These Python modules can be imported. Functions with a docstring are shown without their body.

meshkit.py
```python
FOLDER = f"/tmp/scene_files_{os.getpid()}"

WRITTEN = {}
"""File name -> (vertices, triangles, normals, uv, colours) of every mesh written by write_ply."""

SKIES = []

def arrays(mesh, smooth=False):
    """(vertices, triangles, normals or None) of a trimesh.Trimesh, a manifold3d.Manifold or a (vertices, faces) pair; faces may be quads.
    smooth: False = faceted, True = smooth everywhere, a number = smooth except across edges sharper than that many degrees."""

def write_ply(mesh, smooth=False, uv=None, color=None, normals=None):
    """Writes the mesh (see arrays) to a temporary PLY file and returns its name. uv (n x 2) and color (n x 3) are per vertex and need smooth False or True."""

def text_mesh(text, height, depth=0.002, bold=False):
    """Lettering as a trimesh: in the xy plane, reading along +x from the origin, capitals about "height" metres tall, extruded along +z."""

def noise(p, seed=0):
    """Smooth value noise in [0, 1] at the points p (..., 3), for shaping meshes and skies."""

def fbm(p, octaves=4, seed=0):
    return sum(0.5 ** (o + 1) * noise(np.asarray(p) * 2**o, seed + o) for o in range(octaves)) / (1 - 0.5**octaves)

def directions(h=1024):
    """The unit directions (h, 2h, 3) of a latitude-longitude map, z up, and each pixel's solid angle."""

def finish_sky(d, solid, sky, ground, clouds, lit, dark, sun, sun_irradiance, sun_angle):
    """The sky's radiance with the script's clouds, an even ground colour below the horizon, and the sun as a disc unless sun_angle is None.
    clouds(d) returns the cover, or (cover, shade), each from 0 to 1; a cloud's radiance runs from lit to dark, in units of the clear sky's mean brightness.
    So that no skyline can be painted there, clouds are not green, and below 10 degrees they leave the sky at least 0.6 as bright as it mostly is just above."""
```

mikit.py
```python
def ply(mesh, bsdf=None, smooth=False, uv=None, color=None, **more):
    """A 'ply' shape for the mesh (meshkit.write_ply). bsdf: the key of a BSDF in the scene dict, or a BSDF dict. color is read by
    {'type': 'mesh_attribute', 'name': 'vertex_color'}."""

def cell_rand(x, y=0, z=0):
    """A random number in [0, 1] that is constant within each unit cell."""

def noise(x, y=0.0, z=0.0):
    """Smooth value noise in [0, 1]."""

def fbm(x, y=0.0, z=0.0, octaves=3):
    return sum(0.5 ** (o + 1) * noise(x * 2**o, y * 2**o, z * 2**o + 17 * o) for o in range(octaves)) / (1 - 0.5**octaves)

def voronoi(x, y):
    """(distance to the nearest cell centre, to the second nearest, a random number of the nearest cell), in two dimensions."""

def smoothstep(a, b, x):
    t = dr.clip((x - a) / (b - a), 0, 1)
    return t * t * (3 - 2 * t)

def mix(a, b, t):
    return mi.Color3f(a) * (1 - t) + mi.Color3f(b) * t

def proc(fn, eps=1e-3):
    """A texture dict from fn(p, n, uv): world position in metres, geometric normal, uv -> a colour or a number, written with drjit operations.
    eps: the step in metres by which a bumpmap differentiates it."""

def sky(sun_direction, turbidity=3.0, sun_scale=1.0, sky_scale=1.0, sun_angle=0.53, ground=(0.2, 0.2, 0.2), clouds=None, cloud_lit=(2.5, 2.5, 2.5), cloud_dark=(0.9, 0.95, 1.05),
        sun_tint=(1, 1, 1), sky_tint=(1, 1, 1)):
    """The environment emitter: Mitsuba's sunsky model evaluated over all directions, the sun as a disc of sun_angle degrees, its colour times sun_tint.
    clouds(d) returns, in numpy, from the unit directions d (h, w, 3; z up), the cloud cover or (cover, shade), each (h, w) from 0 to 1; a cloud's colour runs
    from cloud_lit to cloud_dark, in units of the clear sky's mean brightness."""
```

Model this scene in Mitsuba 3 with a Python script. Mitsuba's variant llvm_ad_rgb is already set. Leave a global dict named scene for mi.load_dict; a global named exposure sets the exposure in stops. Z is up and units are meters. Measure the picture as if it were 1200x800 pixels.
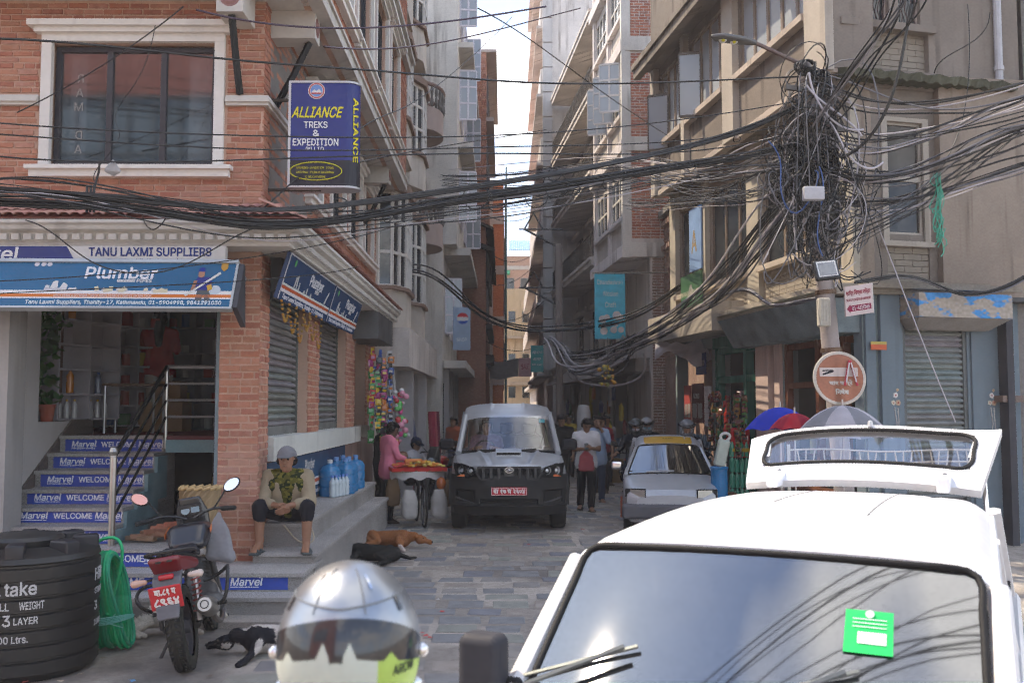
import math, random, numpy as np, trimesh, manifold3d as m3, mitsuba as mi, mikit, meshkit
import drjit as dr
from shapely.geometry import Polygon, LineString, box as sbox
from mikit import noise, fbm, voronoi, smoothstep, mix, cell_rand, proc
T = mi.ScalarTransform4f
scene, labels, used = {}, {}, {}
rng = random.Random(7)
nrg = np.random.default_rng(11)
A3 = lambda *a: np.array(a, float)

# ---------------------------------------------------------------- camera, sky, exposure
F_PX, CX, CY, EYE = 1150.0, 600.0, 400.0, A3(0, 0, 1.86)
PITCH, YAW = math.atan(77 / 1150.0), math.radians(0.5)
fwd = A3(math.sin(YAW) * math.cos(PITCH), math.cos(YAW) * math.cos(PITCH), math.sin(PITCH))
rgt = A3(math.cos(YAW), -math.sin(YAW), 0)
upv = np.cross(rgt, fwd)
scene['camera'] = {'type': 'thinlens', 'fov': math.degrees(2 * math.atan(600 / 1150.0)), 'fov_axis': 'x',
    'to_world': T().look_at(origin=EYE.tolist(), target=(EYE + fwd).tolist(), up=[0, 0, 1]),
    'aperture_radius': 0.0035, 'focus_distance': 11.0, 'near_clip': 0.05, 'far_clip': 900.0, 'medium': {'type': 'ref', 'id': 'air'}}
scene['air'] = {'type': 'homogeneous', 'albedo': {'type': 'rgb', 'value': [.96, .96, .96]}, 'sigma_t': .0014}

def sky_clouds(d):
    q = d / np.maximum(d[..., 2:3], 0.12)
    n = meshkit.fbm(q * A3(.9, .9, 0) + A3(8.3, 2.2, .5), 5, 3)
    n2 = meshkit.fbm(q * A3(2.6, 2.6, 0) + A3(1.1, 2.7, 4.5), 4, 9)
    cov = np.clip((n + .25 * (n2 - .5) - .45) / .10, 0, 1)
    cov = np.maximum(cov * .95, np.clip(.32 - d[..., 2] * .3, .03, .3))
    return cov, np.clip((n - .6) / .25, 0, 1) * .55

scene['sky'] = mikit.sky((-.48, .27, .84), turbidity=2.6, sun_scale=.42, sky_scale=1.0, clouds=sky_clouds, sky_tint=(1.0, .98, .97), cloud_lit=(2.35, 2.3, 2.25), cloud_dark=(1.15, 1.15, 1.18), ground=(.16, .15, .14))
exposure = 3.5

# ---------------------------------------------------------------- pixel of the 1200 x 800 photograph -> point in the place
def ray(px, py):
    return fwd + rgt * ((px - CX) / F_PX) - upv * ((py - CY) / F_PX)
def P(px, py, Y):
    d = ray(px, py); return EYE + d * ((Y - EYE[1]) / d[1])
def G(px, py, h=0.0):
    d = ray(px, py); return EYE + d * ((h - EYE[2]) / d[2])
def PX(px, py, X):
    d = ray(px, py); return EYE + d * (X / d[0])

# ---------------------------------------------------------------- materials: the plain colour of a mesh is packed in its uv, grain and wear come from the procedure
def pack(c):
    r, g, b = (min(63, max(0, int(round(63 * math.sqrt(max(x, 0)))))) for x in c)
    return float(r * 4096 + g * 64 + b)
def unpack(u):
    u = dr.floor(mi.Float(u) + 0.5)
    r = dr.floor(u / 4096); u2 = u - r * 4096
    g = dr.floor(u2 / 64); b = u2 - g * 64
    return mi.Color3f(dr.square(r / 63), dr.square(g / 63), dr.square(b / 63))
def f_plain(p, n, uv):
    a = fbm(p.x * 4, p.y * 4, p.z * 4, 3)
    b = noise(p.x * 60, p.y * 60, p.z * 60)
    return unpack(uv.x) * (1 + uv.y * ((a - .5) * 1.1 + (b - .5) * .35))
def f_plaster(p, n, uv):
    a = fbm(p.x * 1.3, p.y * 1.3, p.z * 1.1, 4)
    s = fbm(p.x * 7 + p.y * 7, p.z * .55, 3.3, 3)
    b = noise(p.x * 45, p.y * 45, p.z * 45)
    st = smoothstep(.50, .74, s) * smoothstep(.3, .7, a)
    c = unpack(uv.x) * (1 + uv.y * ((a - .5) * .8 + (b - .5) * .22))
    return mix(c, c * mi.Color3f(.42, .40, .38), st * dr.minimum(uv.y * 1.3, 1) * .85)
def f_granite(p, n, uv):
    a = noise(p.x * 130, p.y * 130, p.z * 130)
    b = noise(p.x * 260 + 9, p.y * 260, p.z * 260)
    c = fbm(p.x * 2, p.y * 2, p.z * 2, 3)
    return unpack(uv.x) * (.55 + .55 * a + .35 * smoothstep(.6, .9, b)) * (.75 + .5 * c)
def f_brick(p, n, uv):
    a = fbm(p.x * 18, p.y * 18, p.z * 18, 3)
    b = noise(p.x * 90, p.y * 90, p.z * 90)
    w = fbm(p.x * .8, p.y * .8, p.z * .8, 3)
    return mix(unpack(uv.x) * (.72 + .45 * a + .2 * b), mi.Color3f(.36, .30, .27), smoothstep(.52, .8, w) * .22 + smoothstep(.55, .75, a) * .15)
def f_stone(p, n, uv):
    a = fbm(p.x * 9, p.y * 9, p.z * 9, 3)
    w = fbm(p.x * .7, p.y * .7, 2.0, 3)
    b = noise(p.x * 120, p.y * 120, p.z * 30)
    return mix(unpack(uv.x) * (.65 + .5 * a + .25 * b), mi.Color3f(.27, .235, .195), smoothstep(.45, .72, w) * .45)
def f_ground(p, n, uv):
    a = fbm(p.x * 2.1, p.y * 2.1, 0.0, 4); b = fbm(p.x * 25, p.y * 25, 0.0, 3); g = noise(p.x * 160, p.y * 160, 0)
    c = mix((.20, .178, .155), (.32, .285, .245), smoothstep(.3, .7, a)) * (.72 + .42 * b + .2 * g)
    return mix(c, mi.Color3f(.09, .08, .075), smoothstep(.58, .75, fbm(p.x * .9 + 5, p.y * .9, 4.0, 3)) * .6)
def f_wood(p, n, uv):
    a = noise(p.x * 30, p.y * 30, p.z * 2.5); b = fbm(p.x * 6, p.y * 6, p.z * .8, 3)
    return unpack(uv.x) * (.55 + .5 * a + .4 * b)
def f_cloth(p, n, uv):
    a = fbm(p.x * 10, p.y * 10, p.z * 10, 3); w = noise(p.x * 300, p.y * 300, p.z * 300)
    return unpack(uv.x) * (.78 + .30 * a + .16 * w)
def f_camo(p, n, uv):
    a = fbm(p.x * 22, p.y * 22, p.z * 22, 2); b = noise(p.x * 40 + 7, p.y * 40, p.z * 40)
    c = mix((.02, .028, .012), (.085, .08, .02), smoothstep(.46, .54, a))
    return mix(c, mi.Color3f(.15, .135, .03), smoothstep(.62, .7, b))
def f_fur(p, n, uv):
    a = noise(p.x * 140, p.y * 50, p.z * 140); b = fbm(p.x * 9, p.y * 9, p.z * 9, 2)
    return unpack(uv.x) * (.6 + .5 * a + .35 * b)
def f_peel(p, n, uv):
    a = fbm(p.x * 5, p.y * 5, p.z * 9, 4)
    return mix(unpack(uv.x), mi.Color3f(.33, .29, .24), smoothstep(.44, .53, a)) * (.8 + .4 * noise(p.x * 30, p.y * 30, p.z * 30))
def f_bumpc(p, n, uv):
    return fbm(p.x * 22, p.y * 22, p.z * 22, 3) + .35 * noise(p.x * 110, p.y * 110, p.z * 110)

def pr(tex, rough, **k):
    return {'type': 'principled', 'base_color': tex if isinstance(tex, dict) else {'type': 'rgb', 'value': list(tex)}, 'roughness': rough, **k}
def two(b): return {'type': 'twosided', 'bsdf': b}
def bump(b, s=.004): return {'type': 'bumpmap', 'arbitrary': proc(f_bumpc, eps=4e-3), 'scale': s, 'bsdf': b}
TX = proc(f_plain)
MATS = {
    'matte': two(pr(TX, .75, specular=.3)), 'satin': two(pr(TX, .42, specular=.45)), 'gloss': two(pr(TX, .25, specular=.5, clearcoat=.8, clearcoat_gloss=.92)),
    'plaster': two(bump(pr(proc(f_plaster), .85, specular=.25), .006)), 'granite': two(pr(proc(f_granite), .55, specular=.4)),
    'brick': two(pr(proc(f_brick), .85, specular=.2)), 'stone': two(pr(proc(f_stone), .6, specular=.4)), 'ground': two(bump(pr(proc(f_ground), .8, specular=.3), .006)),
    'wood': two(pr(proc(f_wood), .6, specular=.3)), 'cloth': two(pr(proc(f_cloth), .9, specular=.1, sheen=.3)), 'camo': two(pr(proc(f_camo), .9, specular=.1)),
    'fur': two(pr(proc(f_fur), .8, specular=.2)), 'skin': two(pr(TX, .5, specular=.35)),
    'metal': two(pr(TX, .32, metallic=.85)), 'chrome': two(pr((.78, .78, .79), .12, metallic=1.0)), 'galv': two(pr(TX, .5, metallic=.55, specular=.4)),
    'carpaint': two(pr(TX, .3, specular=.5, metallic=.25, clearcoat=1.0, clearcoat_gloss=.96)), 'whitepaint': two(pr(TX, .28, specular=.5, clearcoat=.9, clearcoat_gloss=.95)),
    'peel': two(pr(proc(f_peel), .7)),
    'rubber': two(pr(TX, .7, specular=.3)), 'blackgloss': two(pr((.012, .012, .014), .1, specular=.6, clearcoat=1.0)),
    'glass': {'type': 'thindielectric', 'int_ior': 1.6}, 'tint': {'type': 'blendbsdf', 'weight': .45, 'a': {'type': 'thindielectric', 'int_ior': 1.7}, 'b': two(pr((.012, .014, .016), .06, specular=.8))},
    'darkglass': two(pr((.02, .024, .028), .06, specular=.7)), 'paleglass': two(pr((.30, .33, .36), .12, specular=.7)),
    'plasticfilm': two({'type': 'principledthin', 'base_color': TX, 'roughness': .35, 'diff_trans': .9, 'spec_trans': .0}),
    'leaf': two({'type': 'principledthin', 'base_color': TX, 'roughness': .45, 'diff_trans': .6}),
    'screen': {'type': 'blendbsdf', 'weight': .85, 'a': {'type': 'thindielectric', 'int_ior': 1.7}, 'b': two(pr((.006, .007, .008), .03, eta=3.4))},
    'mirrorglass': {'type': 'blendbsdf', 'weight': .55, 'a': {'type': 'thindielectric', 'int_ior': 1.7}, 'b': two(pr((.012, .014, .016), .04, eta=2.6))},
    'water': two(pr(TX, .15, specular=.6, clearcoat=.7)),
}
scene.update({'mat_' + k: v for k, v in MATS.items()})
for k in ('plasticfilm', 'leaf'):
    scene['mat_' + k] = MATS[k]['bsdf']

# ---------------------------------------------------------------- naming
def K(name):
    n = used.get(name, 0); used[name] = n + 1
    return name if n == 0 else f'{name}_{n:03d}'
def lab(key, label=None, cat=None, group=None, kind=None):
    d = labels.setdefault(key, {})
    for a, b in (('label', label), ('category', cat), ('group', group), ('kind', kind)):
        if b: d[a] = b
    return key
def thing(name, label, cat, group=None):
    return lab(K(name), label, cat, group)

# ---------------------------------------------------------------- mesh collecting
class MB:
    def __init__(s): s.v, s.f, s.c, s.n = [], [], [], 0
    def add(s, v, f, c=None):
        v = np.asarray(v, float); f = np.asarray(f, int)
        if f.ndim == 2 and f.shape[1] == 4: f = np.vstack([f[:, [0, 1, 2]], f[:, [0, 2, 3]]])
        s.v.append(v); s.f.append(f + s.n); s.c.append(np.full(len(v), -1.0 if c is None else pack(c))); s.n += len(v)
        return s
    def mesh(s, m, c=None, M=None):
        if hasattr(m, 'to_mesh'):
            q = m.to_mesh(); v, f = q.vert_properties[:, :3], q.tri_verts
        else: v, f = m.vertices, m.faces
        v = np.asarray(v, float)
        if M is not None: v = v @ M[:3, :3].T + M[:3, 3]
        return s.add(v, f, c)
    def box(s, lo, hi, c=None, M=None):
        lo, hi = np.asarray(lo, float), np.asarray(hi, float)
        v = np.array([[(lo, hi)[i][0], (lo, hi)[j][1], (lo, hi)[k][2]] for i in (0, 1) for j in (0, 1) for k in (0, 1)])
        if M is not None: v = v @ M[:3, :3].T + M[:3, 3]
        return s.add(v, BOXF, c)
    def hexa(s, v, c=None): return s.add(v, BOXF, c)
    def tube(s, pts, r, sides=6, c=None, cap=True):
        p = np.asarray(pts, float); n = len(p)
        t = np.gradient(p, axis=0); t /= np.linalg.norm(t, axis=1, keepdims=True) + 1e-12
        a = np.cross(t[0], [0, 0, 1.0] if abs(t[0][2]) < .9 else [1.0, 0, 0]); a /= np.linalg.norm(a)
        fr = []
        for i in range(n):
            a = a - t[i] * (a @ t[i]); a /= np.linalg.norm(a) + 1e-12; fr.append(a)
        a = np.array(fr); b = np.cross(t, a)
        ang = np.arange(sides) * 2 * np.pi / sides
        rr = np.broadcast_to(np.asarray(r, float), (n,))[:, None, None]
        v = p[:, None] + rr * (np.cos(ang)[None, :, None] * a[:, None] + np.sin(ang)[None, :, None] * b[:, None])
        i, j = np.meshgrid(np.arange(n - 1), np.arange(sides), indexing='ij')
        q = np.stack([i * sides + j, i * sides + (j + 1) % sides, (i + 1) * sides + (j + 1) % sides, (i + 1) * sides + j], -1).reshape(-1, 4)
        f = np.vstack([q[:, [0, 1, 2]], q[:, [0, 2, 3]]])
        if cap:
            k = np.arange(1, sides - 1)
            f = np.vstack([f, np.stack([k * 0, k + 1, k], 1), np.stack([k * 0, k, k + 1], 1) + (n - 1) * sides])
        return s.add(v.reshape(-1, 3), f, c)
    def lathe(s, prof, M=None, sides=24, c=None, a0=0.0, a1=2 * math.pi):
        """prof: (radius, height) pairs turned about z"""
        p = np.asarray(prof, float); full = abs(a1 - a0 - 2 * math.pi) < 1e-6
        ang = a0 + (a1 - a0) * np.arange(sides + (0 if full else 1)) / sides; m = len(ang)
        v = np.stack([p[:, None, 0] * np.cos(ang), p[:, None, 0] * np.sin(ang), np.broadcast_to(p[:, None, 1], (len(p), m))], -1).reshape(-1, 3)
        q = [(i * m + j, i * m + (j + 1) % m, (i + 1) * m + (j + 1) % m, (i + 1) * m + j) for i in range(len(p) - 1) for j in range(m if full else m - 1)]
        if M is not None: v = v @ M[:3, :3].T + M[:3, 3]
        return s.add(v, np.array(q), c)
    def grid(s, V, c=None):
        """V: (m, n, 3) array of points as a sheet"""
        m, n = V.shape[:2]
        i, j = np.meshgrid(np.arange(m - 1), np.arange(n - 1), indexing='ij')
        q = np.stack([i * n + j, i * n + j + 1, (i + 1) * n + j + 1, (i + 1) * n + j], -1).reshape(-1, 4)
        return s.add(V.reshape(-1, 3), q, c)
    def prism(s, poly, d, M=None, c=None):
        """shapely polygon or list of (x, y), extruded d along z"""
        if not hasattr(poly, 'exterior'): poly = Polygon(poly)
        return s.mesh(trimesh.creation.extrude_polygon(poly, d, engine='earcut'), c, M)
BOXF = np.array([[0, 1, 3, 2], [4, 6, 7, 5], [0, 4, 5, 1], [2, 3, 7, 6], [0, 2, 6, 4], [1, 5, 7, 3]])

def put(key, mb, mat, col=(.5, .5, .5), grime=.4, smooth=False, name=True, M=None):
    """one entry of the scene from a collector (or mesh); col is used where the pieces carry no colour of their own"""
    key = K(key) if name else key
    if not isinstance(mb, MB): mb = MB().mesh(mb)
    if not mb.v: return key
    v, f, c = np.vstack(mb.v), np.vstack(mb.f), np.concatenate(mb.c)
    c = np.where(c < 0, pack(col), c)
    if M is not None: v = v @ M[:3, :3].T + M[:3, 3]
    if smooth not in (False, True):
        m = trimesh.Trimesh(v, f, process=False); m.merge_vertices()
        m = trimesh.graph.smooth_shade(m, angle=math.radians(smooth), facet_minarea=None)
        v, f, c = np.array(m.vertices), np.array(m.faces), np.full(len(m.vertices), pack(col)); smooth = True
    uv = np.stack([c, np.full(len(c), grime)], 1)
    scene[key] = mikit.ply(trimesh.Trimesh(v, f, process=False), 'mat_' + mat, smooth=smooth, uv=uv)
    return key
def each(key, mb, *a, **k):
    """every collected piece as an entry of its own"""
    n = 0
    for v, f, c in zip(mb.v, mb.f, mb.c):
        p = MB(); p.v, p.f, p.c, p.n = [v], [f - n], [c], len(v); n += len(v); out = put(key, p, *a, **k)
    return out

# ---------------------------------------------------------------- frames and transforms
def XF(x=(1, 0, 0), y=(0, 1, 0), z=(0, 0, 1), o=(0, 0, 0)):
    M = np.eye(4); M[:3, 0], M[:3, 1], M[:3, 2], M[:3, 3] = x, y, z, o; return M
def rotz(a, o=(0, 0, 0)):
    c, s = math.cos(a), math.sin(a); return XF((c, s, 0), (-s, c, 0), (0, 0, 1), o)
def rotx(a, o=(0, 0, 0)):
    c, s = math.cos(a), math.sin(a); return XF((1, 0, 0), (0, c, s), (0, -s, c), o)
def roty(a, o=(0, 0, 0)):
    c, s = math.cos(a), math.sin(a); return XF((c, 0, -s), (0, 1, 0), (s, 0, c), o)
def unit(v): v = np.asarray(v, float); return v / np.linalg.norm(v)
def aim(p, q):
    """frame with z from p towards q"""
    z = unit(np.asarray(q, float) - p); x = unit(np.cross([0, 1, 0] if abs(z[1]) < .9 else [1, 0, 0], z)); return XF(x, np.cross(z, x), z, p)
class Fr:
    """a wall's frame: u along the wall, z up, d outwards"""
    def __init__(s, o, u, n): s.o, s.u, s.n = A3(*o), unit(A3(*u, 0)), unit(A3(*n, 0))
    def pt(s, u, z, d=0): return s.o + s.u * u + s.n * d + A3(0, 0, z)
    def box(s, mb, u0, u1, z0, z1, d0, d1, c=None):
        return mb.hexa([s.pt(u, z, d) for u in (u0, u1) for d in (d0, d1) for z in (z0, z1)], c)
    def M(s, u, z, d=0): return XF(s.u, (0, 0, 1), np.cross(s.u, [0, 0, 1]), s.pt(u, z, d))
    def panels(s, mb, u0, u1, z0, z1, holes, d0, d1, c=None):
        us = sorted({u0, u1, *[min(max(x, u0), u1) for h in holes for x in h[:2]]}); zs = sorted({z0, z1, *[min(max(x, z0), z1) for h in holes for x in h[2:4]]})
        for a, b in zip(zs, zs[1:]):
            run = None
            for l, r in zip(us, us[1:]):
                solid = not any(h[0] < (l + r) / 2 < h[1] and h[2] < (a + b) / 2 < h[3] for h in holes)
                if solid: run = (run[0], r) if run else (l, r)
                elif run: s.box(mb, *run, a, b, d0, d1, c); run = None
            if run: s.box(mb, *run, a, b, d0, d1, c)
    def bricks(s, u0, u1, z0, z1, holes=(), bw=.225, bh=.053, j=.019, d=.009, cols=None, seed=1, rough=.003):
        """yields (middle u, middle z, 8 corners, colour) of every brick"""
        r = random.Random(seed); k = 0; z = z0
        while z + bh <= z1 + .02:
            u = u0 - (bw + j) * (.5 if k % 2 else 0)
            while u < u1:
                w = bw * (.5 if (k % 2 and r.random() < .3) else 1) * r.uniform(.93, 1.05)
                segs = [(max(u, u0), min(u + w, u1))]
                for h in holes:
                    if h[2] < z + bh * .7 and h[3] > z + bh * .3:
                        segs = [q for a, b in segs for q in ((a, min(b, h[0])), (max(a, h[1]), b)) if q[1] - q[0] > .03]
                for a, b in segs:
                    if b - a > .03:
                        e = lambda: r.uniform(-rough, rough)
                        dd = d + r.uniform(-.004, .005)
                        cs = [s.pt(uu + e(), zz + e(), q) for uu in (a, b) for q in (-.01, dd) for zz in (z, z + bh)]
                        yield (a + b) / 2, z + bh / 2, cs, r.choice(cols)
                u += w + j
            z += bh + j; k += 1

DEV = {}
def dev(mb, name, height, M, c=None, depth=.002, width=None):
    """Devanagari and digits kept as outlines: name -> list of rings in 1/100 of the height"""
    w = max(x for rings in DEV[name] for x, _ in rings[0])
    for rings in DEV[name]:
        mb.prism(Polygon(rings[0], rings[1:]), depth, M @ np.diag([width / w if width else height / 100, height / 100, 1, 1]), c)
    return mb
TXT = {}
def text(mb, s, height, M, c=None, bold=False, width=None, center=False, depth=.002):
    """lettering that reads along M's x, up M's y; width squeezes the line to that many metres"""
    if (s, bold) not in TXT: TXT[s, bold] = meshkit.text_mesh(s, 1.0, 1.0, bold)
    m = TXT[s, bold]; v = np.array(m.vertices); v[:, 0] -= v[:, 0].min()
    w = v[:, 0].max(); sx = (width / w) if width else height
    v = v * [sx, height, depth]
    if center: v[:, 0] -= w * sx / 2
    return mb.add(v @ M[:3, :3].T + M[:3, 3], m.faces, c)
def sag(a, b, s, n=14):
    a, b = np.asarray(a, float), np.asarray(b, float); t = np.linspace(0, 1, n)[:, None]
    return a + (b - a) * t - A3(0, 0, 1) * (4 * s * t * (1 - t))
def curve(pts, n=16):
    from scipy.interpolate import CubicSpline
    p = np.asarray(pts, float); t = np.concatenate([[0], np.cumsum(np.linalg.norm(np.diff(p, axis=0), axis=1) + 1e-9)])
    return CubicSpline(t, p)(np.linspace(0, t[-1], n))
def rbox(lo, hi, r, seg=4):
    """rounded box as a hull of spheres"""
    lo, hi = np.asarray(lo, float), np.asarray(hi, float); r = min(r, (hi - lo).min() / 2 - 1e-4)
    sp = m3.Manifold.sphere(r, 4 * seg)
    return m3.Manifold.batch_hull([sp.translate([x, y, z]) for x in (lo[0] + r, hi[0] - r) for y in (lo[1] + r, hi[1] - r) for z in (lo[2] + r, hi[2] - r)])
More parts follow.
